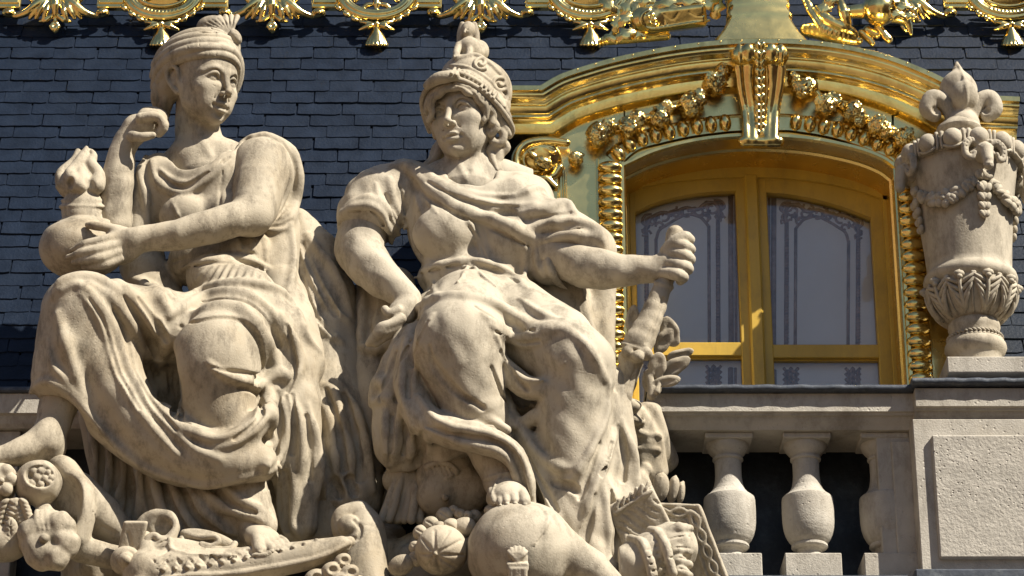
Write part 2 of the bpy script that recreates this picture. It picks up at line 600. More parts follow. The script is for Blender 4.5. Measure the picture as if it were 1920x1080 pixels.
class MB:
    """collects plain geometry given in (x, w, z) units"""
    def __init__(self):
        self.V, self.F = [], []
    def add(self, V, F):
        n = len(self.V)
        self.V += [U(v) for v in V]
        self.F += [tuple(i + n for i in f) for f in F]
        return self
    def box(self, x0, x1, w0, w1, z0, z1, bev=1.2):
        """block with chamfered edges"""
        b = min(bev, abs(x1 - x0) * 0.3, abs(w1 - w0) * 0.3, abs(z1 - z0) * 0.3)
        c = [(x0, x1), (w0, w1), (z0, z1)]
        V, idx = [], {}
        for i in (0, 1):
            for j in (0, 1):
                for k in (0, 1):
                    for a in range(3):
                        p = []
                        for ax, s in enumerate((i, j, k)):
                            v = c[ax][s]
                            if ax != a:
                                v += b if s == 0 else -b
                            p.append(v)
                        idx[i, j, k, a] = len(V); V.append(tuple(p))
        F = []
        for a in range(3):
            o1, o2 = [(1, 2), (2, 0), (0, 1)][a]
            for s in (0, 1):
                q = []
                for u, v in ((0, 0), (1, 0), (1, 1), (0, 1)):
                    t = [0, 0, 0]; t[a] = s; t[o1] = u; t[o2] = v
                    q.append(idx[t[0], t[1], t[2], a])
                F.append(q if s == 0 else q[::-1])
        for a in range(3):
            o1, o2 = [(1, 2), (2, 0), (0, 1)][a]
            for u in (0, 1):
                for v in (0, 1):
                    t0, t1 = [0, 0, 0], [0, 0, 0]
                    t0[a], t1[a] = 0, 1; t0[o1] = t1[o1] = u; t0[o2] = t1[o2] = v
                    q = [idx[(*t0, o1)], idx[(*t1, o1)], idx[(*t1, o2)], idx[(*t0, o2)]]
                    F.append(q if u == v else q[::-1])
        for i in (0, 1):
            for j in (0, 1):
                for k in (0, 1):
                    q = [idx[i, j, k, a] for a in range(3)]
                    F.append(q if (i + j + k) % 2 else q[::-1])
        return self.add(V, F)
    def lathe(self, cx, cw, prof, n=48, section=None, a0=0.0, a1=2 * math.pi):
        """prof: (radius, z); section(r, phi) may square the plan"""
        V, F = [], []
        full = abs(a1 - a0 - 2 * math.pi) < 1e-6
        m = n if full else n + 1
        for r, z in prof:
            for i in range(m):
                ph = a0 + (a1 - a0) * i / n
                q = section(r, ph) if section else r
                V.append((cx + q * math.cos(ph), cw + q * math.sin(ph), z))
        for j in range(len(prof) - 1):
            for i in range(n):
                a, b = j * m + i, j * m + (i + 1) % m
                F.append((a, b, b + m, a + m))
        if full:
            F.append(tuple(range(m))[::-1]); F.append(tuple(range((len(prof) - 1) * m, len(prof) * m)))
        return self.add(V, F)
    def sweep(self, path, prof, closed_prof=False, cap=True):
        """path: (x, z) points at w=0; prof: (offset below the path, w); extruded along the path, offset along its normal"""
        V, F = [], []
        n, m = len(path), len(prof)
        for i, (x, z) in enumerate(path):
            a = path[max(0, i - 1)]; b = path[min(n - 1, i + 1)]
            if 0 < i < n - 1:
                d1 = Vector((path[i][0] - a[0], path[i][1] - a[1])).normalized(); d2 = Vector((b[0] - path[i][0], b[1] - path[i][1])).normalized()
                t = (d1 + d2).normalized(); k = 1.0 / max(0.5, t.dot(d2))
            else:
                t = Vector((b[0] - a[0], b[1] - a[1])).normalized(); k = 1.0
            nx, nz = t.y * k, -t.x * k            # pointing down for a path that runs to the right
            for s, w in prof:
                V.append((x + nx * s, w, z + nz * s))
        for i in range(n - 1):
            for j in range(m - 1 if not closed_prof else m):
                a, b = i * m + j, i * m + (j + 1) % m
                F.append((a, a + m, b + m, b))
        if closed_prof and cap:
            F.append(tuple(range(m))); F.append(tuple(range((n - 1) * m, n * m))[::-1])
        return self.add(V, F)
    def tube(self, pts, n=8, flat=1.0):
        """pts: (x, w, z, r)"""
        V, F = [], []
        P3 = [Vector(p[:3]) for p in pts]
        for i, p in enumerate(P3):
            t = (P3[min(i + 1, len(P3) - 1)] - P3[max(i - 1, 0)]).normalized()
            u = t.cross(Vector((0, 1, 0)))
            if u.length < 1e-3: u = t.cross(Vector((1, 0, 0)))
            u.normalize(); v = t.cross(u)
            r = pts[i][3]
            for k in range(n):
                a = 2 * math.pi * k / n
                V.append(tuple(p + u * (r * math.cos(a)) + v * (r * flat * math.sin(a))))
        for i in range(len(P3) - 1):
            for k in range(n):
                a, b = i * n + k, i * n + (k + 1) % n
                F.append((a, b, b + n, a + n))
        F.append(tuple(range(n))[::-1]); F.append(tuple(range((len(P3) - 1) * n, len(P3) * n)))
        return self.add(V, F)
    def ball(self, c, r, nu=16, nv=10, M3=None):
        V, F = [], []
        for j in range(nv + 1):
            th = math.pi * j / nv
            for i in range(nu):
                ph = 2 * math.pi * i / nu
                p = Vector((r[0] * math.sin(th) * math.cos(ph), r[1] * math.sin(th) * math.sin(ph), r[2] * math.cos(th)))
                if M3 is not None: p = M3 @ p
                V.append((c[0] + p.x, c[1] + p.y, c[2] + p.z))
        for j in range(nv):
            for i in range(nu):
                a, b = j * nu + i, j * nu + (i + 1) % nu
                F.append((a, b, b + nu, a + nu))
        return self.add(V, F)
    def mesh(self, name, m, smooth=False, angle=None):
        me = new_mesh(name, self.V, self.F, m, smooth or angle is not None)
        if angle is not None:
            import bmesh
            bm = bmesh.new(); bm.from_mesh(me)
            bmesh.ops.recalc_face_normals(bm, faces=bm.faces)
            for e in bm.edges:
                if len(e.link_faces) == 2 and e.calc_face_angle(0) > math.radians(angle):
                    e.smooth = False
            bm.to_mesh(me); bm.free()
        else:
            import bmesh
            bm = bmesh.new(); bm.from_mesh(me)
            bmesh.ops.recalc_face_normals(bm, faces=bm.faces)
            bm.to_mesh(me); bm.free()
        return me
    def obj(self, name, m, parent=None, smooth=False, angle=None):
        return link(name, self.mesh(name, m, smooth, angle), parent)
# ------------------------------------------------------------------ a carved human face
def carve_face(V, open_mouth=0.0):
    """classical face in the local frame (x to its own left seen from the front, y down, z out)"""
    V.ell((0, -24, -14), (56, 60, 70), k=10)                     # skull
    V.ell((0, 12, 8), (47, 64, 50), k=16)                        # face mask
    V.ell((0, 52, 13), (31, 28, 35), k=18)                       # jaw
    for s in (-1, 1):
        V.tube([(s * 45, 22, -8, 10), (s * 38, 46, 0, 9), (s * 17, 68, 28, 9)], k=18)
        V.ell((s * 28, 24, 35), (16, 12, 13), k=16)              # cheekbones
        V.ell((s * 21, 46, 36), (14, 17, 12), k=16)
    V.ell((0, 74, 40), (14, 11, 13), k=11)                       # chin
    V.ell((0, 50, 42), (20, 14, 12), k=13)                       # muzzle
    for s in (-1, 1):                                            # sockets, eyeballs, lids, brows
        V.ell((s * 21, 3.5, 58), (17, 9.5, 12), R=rotm(yaw=s * 14), k=8, mode='cut')
        V.ell((s * 9, 8, 62), (5, 9, 8), k=5, mode='cut')
        V.tube([(s * 6, -6, 54.5, 3.0), (s * 15, -11.5, 54.5, 3.2), (s * 27, -12, 49.5, 3), (s * 39, -4, 37, 2.2)], k=8, smooth=3)
        V.ell((s * 21, 5, 37.5), (14.2, 13, 14), k=1.2)
        V.tube([(s * 7.5, 9.5, 47, 1.5), (s * 12.5, 0.5, 52, 2.5), (s * 20.5, -4.2, 53.2, 3.0), (s * 29, -1.0, 49.5, 2.7), (s * 37, 8, 40, 1.7)], k=1.5, smooth=3)
        V.tube([(s * 8, 10, 47, 1.3), (s * 14, 13.6, 50, 1.9), (s * 21.5, 15.4, 50.2, 2.1), (s * 29, 13.2, 46.5, 1.9), (s * 37, 8.2, 40, 1.3)], k=1.5, smooth=3)
        V.tube([(s * 9, -3.5, 53, 1.0), (s * 20, -9.2, 54.5, 1.5), (s * 31, -6.5, 49, 1.4), (s * 39, 3, 39.5, 0.9)], k=2.0, mode='cut', smooth=3)
        V.tube([(s * 10, 18, 50, 0.8), (s * 21, 21.5, 50, 1.2), (s * 31, 19, 45, 0.9)], k=3.0, mode='cut', smooth=3)
        V.tube([(s * 21 + 5.2 * math.cos(a * 0.7), 5 + 5.2 * math.sin(a * 0.7), 51.4, 1.2) for a in range(10)], k=0.6, mode='cut')
        V.ell((s * 21 - 0.5, 3.8, 52.5), (2.4, 2.8, 3.2), k=0.8, mode='cut')
    V.tube([(0, -10, 54, 7.0), (0, 4, 58.5, 6.2), (0, 18, 64.5, 6.0), (0, 28, 69.5, 6.0)], k=5, smooth=3)   # straight nose
    V.ell((0, 30, 69), (6.6, 5.6, 6.6), k=3.5)
    for s in (-1, 1):
        V.ell((s * 7.4, 33, 61), (4.6, 4.8, 7.0), k=3)
        V.ell((s * 4.2, 37.2, 65), (2.3, 2.4, 4.2), k=1.2, mode='cut')
        V.tube([(s * 12.2, 30, 56, 1.2), (s * 13.0, 35, 55, 1.4), (s * 18, 46, 49, 0.9)], k=3, mode='cut')
    V.ell((0, 42, 61.5), (2.6, 4.4, 3.5), k=3, mode='cut')                                                # philtrum
    o = open_mouth
    V.tube([(-14, 54, 51, 1.6), (-7.5, 50.4, 56.5, 3.2), (-2.2, 49.8, 58.6, 3.2), (2.2, 49.8, 58.6, 3.2), (7.5, 50.4, 56.5, 3.2), (14, 54, 51, 1.6)], k=2.5, smooth=3)
    V.tube([(-12, 56 + o, 51, 1.8), (-6, 59.6 + o, 55, 4.0), (0, 60.6 + o, 56.4, 4.6), (6, 59.6 + o, 55, 4.0), (12, 56 + o, 51, 1.8)], k=2.5, smooth=3)
    V.tube([(-15, 54.6, 53, 0.9), (-7.5, 54.6 + o / 2, 59.5, 1.2 + o / 2), (0, 55.4 + o / 2, 61.5, 1.3 + o / 2), (7.5, 54.6 + o / 2, 59.5, 1.2 + o / 2), (15, 54.6, 53, 0.9)], k=1.2, mode='cut', smooth=3)
    for s in (-1, 1):
        V.ell((s * 16.5, 55, 52), (2.4, 2.6, 2.6), k=5, mode='cut')
    V.ell((0, 69 + o, 57), (11, 3.6, 6.5), k=6, mode='cut')

def carve_ear(V, s):
    V.tube([(s * 51, 26, -4, 4), (s * 55, 10, -9, 3.6), (s * 58, -6, -12, 4), (s * 62, -14, -22, 4.4), (s * 64, -8, -34, 4.4), (s * 62, 8, -34, 4.2), (s * 58, 22, -24, 4), (s * 53, 34, -11, 5.5)], k=2.5, smooth=3)
    V.ell((s * 53, 6, -22), (7, 18, 13), k=4)
    V.ell((s * 61, 6, -19), (5, 11, 7), k=3, mode='cut')
# ------------------------------------------------------------------ ground of the court far below
GZ = cam.location.z - 1.7
g = MB()
g.V = [(-400, -400, GZ), (400, -400, GZ), (400, 400, GZ), (-400, 400, GZ)]; g.F = [(0, 1, 2, 3)]
finish(g.obj('ground', M['ground']), kind='structure')

# ------------------------------------------------------------------ slate roof
RW0, RZ0, RA = -170.0, P(500, 745, -170)[2], math.radians(70.0)
def roof_w(z):
    return RW0 - (z - RZ0) / math.tan(RA)
def roof_at(px, py):
    w = -250.0
    for _ in range(12):
        w = roof_w(P(px, py, w)[2])
    return w
roof = root('slate_roof', U((0, RW0, RZ0)), 'steep dark blue slate roof behind the statues and the gilded dormer', 'roof')
EXP, SLW = 36.0, 94.0
def photo_xy(x, w, z):
    """where a point shows in the photograph (used only to decide which slates are drawn singly)"""
    Y = -(z * CT + w * ST); D = w * CT - z * ST
    k = 1 - D / FPX
    return 960 + x / k, 540 + Y / k
def slate_mesh(name, seed):
    rs = np.random.RandomState(seed)
    hw, L, t = SLW / 2 - 1.7, EXP * 1.9, 5.0
    n = 9
    V, F = [], []
    for lay in (0, 1):                                    # bottom, top; local: x, y up the slope, z out
        for i in range(n):
            x = -hw + 2 * hw * i / (n - 1)
            e = rs.uniform(-0.9, 0.9) + (1.6 if i in (0, n - 1) else 0)
            V.append((x * S, (e + (0.0 if lay == 0 else 1.2)) * S, (t * lay) * S))
        for i in range(n):
            x = -hw + 2 * hw * i / (n - 1)
            V.append((x * S, L * S, (t * lay) * S))
    m = 2 * n
    for i in range(n - 1):
        F.append((m + i, m + i + 1, m + n + i + 1, m + n + i))
        F.append((i, m + i, m + i + 1, i + 1)[::-1])
    F.append((0, n, m + n, m)); F.append((n - 1, m + n - 1, m + 2 * n - 1, 2 * n - 1))
    return new_mesh(name, V, F, M['slate'], False)
slate_kinds = [slate_mesh('slate', i) for i in range(6)]
def hidden(px, py):
    for x0, x1, y0, y1 in ((300, 460, 60, 250), (250, 560, 260, 560), (80, 250, 430, 560), (90, 620, 520, 800), (640, 1140, 330, 900), (800, 950, 130, 330),
                           (1040, 1800, 170, 800), (1180, 1640, 90, 200), (1720, 1900, 260, 700), (560, 650, 560, 800), (-200, 2100, -200, 8), (1330, 1520, 0, 90)):
        if x0 < px < x1 and y0 < py < y1:
            return True
    return not (-45 < px < 1965 and py < 762)
us = Vector((0, math.cos(RA), math.sin(RA)))             # up the slope in world axes
cand, rest = [], MB()
Rslate = Matrix.Rotation(RA - math.radians(3.6), 3, 'X')
DX0, DX1, DZ1 = P(1075, 400, -130)[0], P(1800, 400, -130)[0], P(1425, 150, -130)[2]
row = 0
while True:
    z = RZ0 - 30 + row * EXP * math.sin(RA)
    w = roof_w(z)
    if photo_xy(0, w, z)[1] < -70: break
    off = (0.5 if row % 2 else 0.0) * SLW + 14 * math.sin(row * 1.7)
    n0 = int(-1200 / SLW)
    for i in range(n0, -n0 + 1):
        x = i * SLW + off + rng.uniform(-2.0, 2.0)
        px, py = photo_xy(x, w, z + EXP * 0.5)
        if DX0 < x < DX1 and z < DZ1: continue              # the dormer breaks through the roof here
        if not (-120 < px < 2040): continue
        cand.append((hidden(px, py), abs(py - 330) * 0.2 + (abs(px - 480) * 0.1), x, w + rng.uniform(-0.9, 1.2), z + rng.uniform(-1.0, 1.0), rng.randint(6), rng.uniform(-0.7, 0.7)))
    row += 1
cand.sort(key=lambda c: (c[0], c[1]))
for i, (hid, key, x, w, z, kind, tw) in enumerate(cand):
    Rm = Matrix.Rotation(math.radians(tw), 3, 'Y') @ Rslate
    if i < 300 and not hid:
        o = link('slate', slate_kinds[kind], roof)
        o.location = U((x, w, z)); o.rotation_euler = Rm.to_euler()
    else:
        me = slate_kinds[kind]
        n = len(rest.V); l0 = Vector(U((x, w, z)))
        rest.V += [tuple(l0 + Rm @ v.co) for v in me.vertices]
        rest.F += [tuple(j + n for j in p.vertices) for p in me.polygons]
finish(rest.obj('slate_field', M['slate'], roof), kind='stuff')
b = MB()
zt = RZ0 + 1100
zl = RZ0 - 40
for xa_, xb_, za_, zb_ in ((-1300, DX0, zl, zt), (DX1, 1300, zl, zt), (DX0, DX1, DZ1, zt)):
    b.add([(xa_, roof_w(za_) - 6, za_), (xb_, roof_w(za_) - 6, za_), (xb_, roof_w(zb_) - 6, zb_), (xa_, roof_w(zb_) - 6, zb_)], [(0, 1, 2, 3)])
b.obj('roof_boarding', M['dark'], roof)

# ------------------------------------------------------------------ balustrade on the right
bal = root('stone_balustrade', U(P(1500, 1090, 0)), 'limestone balustrade with pear balusters and lead capped rail under the window', 'balustrade')
XL, XR, XE = P(1213, 760, 0)[0], P(1712, 760, 0)[0], P(2080, 760, 0)[0]
zr = lambda py, w=0: P(1500, py, w)[2]
def rail(parent, x0, x1, dw, name):
    """moulded rail from x0 to x1, pushed forward by dw"""
    z_top, z1, z2, z3 = zr(741), zr(774), zr(780), zr(800)
    pr = [(-134, z_top), (8 + dw, z_top), (8 + dw, z1), (3 + dw, z1 - 2), (2 + dw, z2 + 1), (-4 + dw, z2), (-6 + dw, z2 - 6), (-13 + dw, z3 + 6), (-16 + dw, z3), (-134, z3)]
    m = MB(); V, F = [], []
    for x in (x0, x1):
        V += [(x, w, z) for w, z in pr]
    n = len(pr)
    for j in range(n):
        F.append((j, (j + 1) % n, n + (j + 1) % n, n + j))
    F += [tuple(range(n)), tuple(range(n, 2 * n))[::-1]]
    m.add(V, F)
    return m.obj(name, M['stone'], parent)
rail(bal, XL, XR + 4, 0, 'rail')
m = MB()                                                # lead capping with a rounded nose
def cap(m, x0, x1, dw, jog=0):
    zt = zr(741) + 1
    pr = [(-205, zt), (20 + dw, zt), (23 + dw, zt + 2), (24 + dw, zt + 7), (22 + dw, zt + 11), (16 + dw, zt + 13), (-205, zt + 20)]
    V, F = [], []; n = len(pr); k = 24
    for i in range(k + 1):
        x = x0 + (x1 - x0) * i / k
        wob = 0.8 * math.sin(i * 1.9) + 0.6 * math.sin(i * 4.1)
        V += [(x, w + (wob if j in (2, 3, 4) else 0), z + (0.5 * wob if 1 < j < 5 else 0) + jog) for j, (w, z) in enumerate(pr)]
    for i in range(k):
        for j in range(n):
            a, c = i * n + j, i * n + (j + 1) % n
            F.append((a, c, c + n, a + n))
    F += [tuple(range(n)), tuple(range(k * n, (k + 1) * n))[::-1]]
    m.add(V, F)
cap(m, XL - 2, XR - 2, 0); cap(m, XR - 6, XE, 26, 3)
m.obj('lead_capping', M['lead'], bal, angle=50)
# balusters
def baluster_mesh():
    zz = lambda py: zr(py, -70)
    prof = [(25, zz(866)), (24.5, zz(880)), (24.5, zz(893)), (25.5, zz(903)), (27.5, zz(913)), (31, zz(921)), (37, zz(928)), (44, zz(933)), (46.5, zz(935)), (47.5, zz(940)), (48, zz(960)),
            (47.5, zz(980)), (46, zz(993)), (43, zz(1004)), (38, zz(1014)), (33, zz(1020)), (30, zz(1023))]
    sq = None
    b = MB()
    dense = []
    for (r0, z0), (r1, z1) in zip(prof[:-1], prof[1:]):
        dense += [(r0 + (r1 - r0) * t / 4, z0 + (z1 - z0) * t / 4) for t in range(4)]
    dense.append(prof[-1])
    b.lathe(0, 0, dense[::-1], 96, sq)
    b.lathe(0, 0, [(26, zz(866)), (28.5, zz(864)), (28.5, zz(861)), (26, zz(859)), (27, zz(857)), (31, zz(853)), (37, zz(846)), (40, zz(839)), (40, zz(834)), (38, zz(832))], 64)
    b.lathe(0, 0, [(22, zz(1056)), (25, zz(1050)), (21.5, zz(1042)), (21, zz(1037)), (24, zz(1032)), (31, zz(1030)), (33.5, zz(1027)), (33, zz(1023)), (30, zz(1020))], 64)
    b.box(-44, 44, -44, 44, zz(836), zr(800) - 0.5, 1.5)
    b.box(-51, 51, -51, 51, zz(1100), zz(1053), 1.5)
    return b.mesh('baluster', M['stone'], angle=32)
bm_ = baluster_mesh()
for px in (1366, 1512, 1657):
    o = link('baluster', bm_, bal)
    o.location = U((P(px, 900, -70)[0], -70, 0))
# stepped pier
pier = MB()
zb = zr(1140)
xa, xb, xc = P(1647, 900, -28)[0], P(1718, 900, 26)[0], P(2080, 900, 26)[0]
pier.box(xa, xb + 10, -134, -28, zb, zr(801) - 0.3, 1.5)
pier.box(xb, xc, -134, 26, zb, zr(795) - 0.3, 1.5)
pier.obj('pier', M['stone'], bal)
m = MB(); m.box(P(1675, 900, -24)[0], P(1735, 900, -24)[0], -30, -22, zr(1058, -22), zr(826, -22), 2); m.obj('pilaster_panel', M['stone'], bal)
m = MB(); m.box(P(1752, 900, 36)[0], xc, 20, 37, zr(1046, 37), zr(815, 37), 3); m.obj('rough_panel', M['rough_stone'], bal)
rail(bal, XR, XE, 26, 'pier_cornice')
m = MB(); m.box(P(1715, 1066, 60)[0], xc, -120, 62, zr(1082, 62) - 30, zr(1066, 62), 3); m.obj('lead_ledge', M['lead'], bal)
m = MB(); m.box(XL - 60, P(1700, 1070, 0)[0], -180, 20, zr(1078, 20) - 40, zr(1078, 20), 2); m.obj('lead_gutter', M['lead'], bal)
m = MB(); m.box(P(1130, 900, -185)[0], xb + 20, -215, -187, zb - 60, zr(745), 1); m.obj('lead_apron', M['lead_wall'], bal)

# ------------------------------------------------------------------ left end of the balustrade, behind the raised foot
lb = root('stone_parapet', U(P(20, 1090, -40)), 'end of a limestone parapet rail behind the raised bare foot at left', 'parapet')
x0, x1 = P(-140, 800, -60)[0], P(190, 800, -60)[0]
z = lambda py: P(50, py, -60)[2]
pr = [(-190, z(738)), (-60, z(738)), (-60, z(774)), (-66, z(777)), (-72, z(790)), (-78, z(797)), (-190, z(797))]
m = MB(); V = [(x, w, zz) for x in (x0, x1) for w, zz in pr]; n = len(pr)
m.add(V, [(j, (j + 1) % n, n + (j + 1) % n, n + j) for j in range(n)] + [tuple(range(n)), tuple(range(n, 2 * n))[::-1]])
m.obj('rail', M['stone'], lb)
m = MB(); m.box(x0, x1, -196, -52, z(738) + 1, z(738) + 12, 3); m.obj('lead_capping', M['lead'], lb)
m = MB(); m.box(x0, P(36, 850, -90)[0], -150, -88, z(1150), z(797) - 0.4, 2); m.box(x0, P(9, 850, -84)[0], -92, -82, z(950), z(830), 2); m.obj('pier', M['stone'], lb)
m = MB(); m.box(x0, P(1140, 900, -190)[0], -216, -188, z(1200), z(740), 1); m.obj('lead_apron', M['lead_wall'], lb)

# ------------------------------------------------------------------ carved base the statues sit on
base = MB()
zbase = P(600, 1100, 235)[2]
base.box(P(-200, 1100, 0)[0], P(1330, 1100, 0)[0], -180, 235, zbase - 140, zbase - 4, 6)
finish(base.obj('stone_plinth', M['statue']), 'long limestone block that carries both seated statues', 'plinth')
# ------------------------------------------------------------------ gilded dormer
WD = -130.0
dorm = root('gilded_dormer', U(P(1420, 745, WD)), 'gilded dormer surround with arched cornice, garlands and egg moulding', 'dormer')
def interp(pts, n):
    """smooth photo polyline"""
    q = catmull([np.array(p, float) for p in pts], n)
    return [tuple(a) for a in q]
def toplane(pts, w):
    return [(P(x, y, w)[0], P(x, y, w)[2]) for x, y in pts]
corn_px = [(938, 160), (1013, 160)] + interp([(1013, 160), (1050, 139), (1100, 122), (1150, 108), (1205, 96), (1265, 85), (1330, 77), (1390, 73), (1440, 72), (1500, 74), (1560, 80), (1620, 91), (1680, 108), (1740, 132), (1790, 156), (1838, 178)], 3)[1:] + [(1912, 181)]
corn = toplane(corn_px, WD + 62)
prof = [(0, -520), (-1, WD + 61), (1, WD + 63), (11, WD + 63), (12, WD + 57), (14, WD + 55), (18, WD + 55), (21, WD + 53), (24, WD + 48), (26.5, WD + 42), (29, WD + 39), (31, WD + 38.5), (32, WD + 35), (33, WD + 35.5), (46, WD + 33), (47, WD + 32),
        (48, WD + 28), (49.5, WD + 29.5), (53, WD + 29.5), (54.5, WD + 27), (55, WD + 23), (58, WD + 20), (61, WD + 15.5), (63, WD + 15), (66, WD + 14.5), (79, WD + 10.5), (80, WD + 14.5), (84.5, WD + 16.5), (85.5, WD + 9), (89, WD + 3), (93, WD - 10), (93, -520)]
m = MB(); m.sweep(corn, prof, closed_prof=True); m.obj('cornice', M['gold'], dorm, angle=35)
m = MB()
for i in range(6, len(corn) - 3, 2):                      # rivets on the edge fillet
    x, zz = corn[i]
    m.ball((x, WD + 63, zz - 4), (2.2, 1.6, 2.2), 8, 6)
finish(m.obj('rivet', M['gold'], dorm, smooth=True), kind='stuff')
# frieze wall over the arch and the two jambs
arch_px = interp([(1172, 316), (1230, 290), (1300, 272), (1370, 263), (1440, 262), (1520, 268), (1600, 284), (1650, 302), (1676, 320)], 4)
def corn_y(x):
    for (xa, ya), (xb_, yb) in zip(corn_px[:-1], corn_px[1:]):
        if xa <= x <= xb_: return ya + (yb - ya) * (x - xa) / max(xb_ - xa, 1e-6)
    return corn_px[-1][1]
m = MB()
top = [(x, corn_y(x) + 85) for x, y in arch_px]
A_, B_ = toplane(arch_px, WD), toplane(top, WD)
V = [(x, WD, zz) for x, zz in A_] + [(x, WD, zz) for x, zz in B_]
n = len(A_)
m.add(V, [(i, i + 1, n + i + 1, n + i) for i in range(n - 1)])
m.obj('frieze', M['flat_gold'], dorm)
zlow = P(1400, 790, WD)[2]
for nm, xl, xr_, xt in (('jamb', 1036, 1172, 1100), ('jamb', 1676, 1838, 1760)):
    m = MB()
    a, c = P(xl, 300, WD)[0], P(xr_, 318, WD)[0]
    zt_ = P(xt, 195 if xl < 1500 else 205, WD)[2]
    m.box(a, c, -420, WD, zlow, zt_, 1.0)
    m.obj(nm, M['flat_gold'], dorm)
m = MB()                                                  # thin pilaster mouldings on the left jamb
for xl, xr_, wz in ((1036, 1046, 16), (1049, 1055, 8), (1058, 1062, 10)):
    m.box(P(xl, 350, WD)[0], P(xr_, 350, WD)[0], WD - 2, WD + wz, zlow, P(1050, 318, WD)[2], 1.5)
m.obj('pilaster_moulding', M['gold'], dorm)
m = MB()                                                  # reveal of the opening
inner = [(P(1172, 316, WD)[0], zlow)] + toplane(arch_px, WD) + [(P(1676, 320, WD)[0], zlow)]
m.sweep(inner, [(0, WD + 4), (-3, WD + 10), (-9, WD + 10), (-12, WD + 4)][::-1])
m.sweep(inner, [(0, WD + 4), (0, WD - 40), (4, WD - 44), (4, WD - 52), (0, WD - 56), (0, WD - 140)])
m.obj('reveal', M['flat_gold'], dorm, angle=40)
# egg moulding: backing strip and single eggs
egg_top = interp([(1148, 300), (1186, 270), (1232, 256), (1290, 243), (1340, 236), (1384, 232), (1466, 231), (1500, 234), (1545, 241), (1590, 252), (1640, 270), (1680, 288), (1702, 312)], 4)
def along(pts, step, start=0.0):
    out, acc = [], start
    for (xa, ya), (xb_, yb) in zip(pts[:-1], pts[1:]):
        L = math.hypot(xb_ - xa, yb - ya); t = acc
        while t < L:
            out.append((xa + (xb_ - xa) * t / L, ya + (yb - ya) * t / L, math.atan2(yb - ya, xb_ - xa))); t += step
        acc = t - L
    return out
em = MB()
bk = toplane(egg_top, WD)
em.sweep(bk, [(-19, WD - 1), (-19, WD + 5), (-15, WD + 7), (-12, WD + 3), (12, WD + 3), (15, WD + 8), (19, WD + 8), (21, WD - 1)])
for xl in (1145, 1716):
    x = P(xl, 430 if xl < 1400 else 560, WD)[0]
    V = []
    for dx, w in ((-27, -1), (-27, 6), (-23, 7), (-21, 2), (21, 2), (23, 8), (27, 8), (28, -1)):
        V += [(x + dx, WD + w, zlow), (x + dx, WD + w, P(xl, 300, WD)[2])]
    em.add(V, [(2 * i, 2 * i + 2, 2 * i + 3, 2 * i + 1) for i in range(7)])
egg_part = em.obj('egg_moulding', M['gold'], dorm, angle=40)
def egg_mesh(rx, rz, rw, shell=True):
    b = MB(); b.ball((0, 0, 0), (rx, rw, rz), 24, 14)
    for s in (-1, 1) if shell else ():                                    # the shell round each egg
        b.tube([(rx * 1.22 * math.cos(a), 1.5, rz * 1.16 * math.sin(a), 1.5) for a in [s * (-1.35 + 0.27 * j) + (math.pi if s < 0 else 0) for j in range(11)]], 6)
    return b.mesh('egg', M['gold'], smooth=True)
e_arch, e_jamb = egg_mesh(12.3, 18.5, 15, False), egg_mesh(24.5, 13.6, 16, False)
for x, y, a in along(egg_top, 26.5, 14):
    if 1378 < x < 1470: continue
    o = link('egg', e_arch, egg_part)
    X, w, zz = P(x, y, WD)
    o.location = U((X, WD + 7, zz)); o.rotation_euler = (0, a, 0)
for px, y0, y1, lean in ((1145, 318, 745, 0.022), (1716, 330, 745, 0.07)):
    x = P(px, 430 if px < 1400 else 560, WD)[0]
    zz = P(px, y0, WD)[2]
    while zz > zlow + 30:
        o = link('egg', e_jamb, egg_part); o.location = U((x, WD + 7, zz)); zz -= 25.5
# keystone console
def carve_console():
    w0 = WD
    V = vbox(1345, 1505, 70, 300, w0 - 10, w0 + 105, 1.7)
    V.blk((1426, 180, w0 + 14), (36, 100, 16), rnd=5, k=4)
    V.tube([(1390, 104, w0 + 62, 20), (1460, 104, w0 + 62, 20)], k=4)                     # upper scroll
    for x, r in ((1386, 23), (1464, 23)):
        V.ell((x, 104, w0 + 62), (10, r, r), k=2)
    for x in (1403, 1446):
        V.ell((x, 100, w0 + 76), (15, 20, 14), k=3)
    for x0_, x1_ in ((1385, 1400), (1466, 1452)):
        V.tube([(x0_, 128, w0 + 52, 9), (x0_ + (x1_ - x0_) * 0.25, 165, w0 + 40, 8), (x0_ + (x1_ - x0_) * 0.8, 210, w0 + 26, 8), (x1_, 262, w0 + 34, 9)], k=4, smooth=4)
    for x0_, x1_ in ((1406, 1412), (1446, 1440)):
        V.tube([(x0_, 128, w0 + 48, 15), (x0_, 165, w0 + 34, 14), (x1_, 215, w0 + 22, 12), (x1_, 264, w0 + 30, 12)], k=5, smooth=4)
    V.tube([(1394, 266, w0 + 30, 11), (1460, 266, w0 + 30, 11)], k=3)
    y, i = 86.0, 0
    while y < 272:
        r = (8.5 if y < 190 else 6.5) if i % 1 == 0 else 7
        wz = w0 + (82 if y < 112 else 70 - (y - 112) * 0.28)
        V.ell((1425 - 4, y, wz), (6, r + 1, 6), R=rotm(roll=-22), k=1.5); V.ell((1425 + 4, y, wz), (6, r + 1, 6), R=rotm(roll=22), k=1.5)
        y += r * 1.9; i += 1
    return V
carved('console', carve_console(), M['gold'], dorm, -0.6)
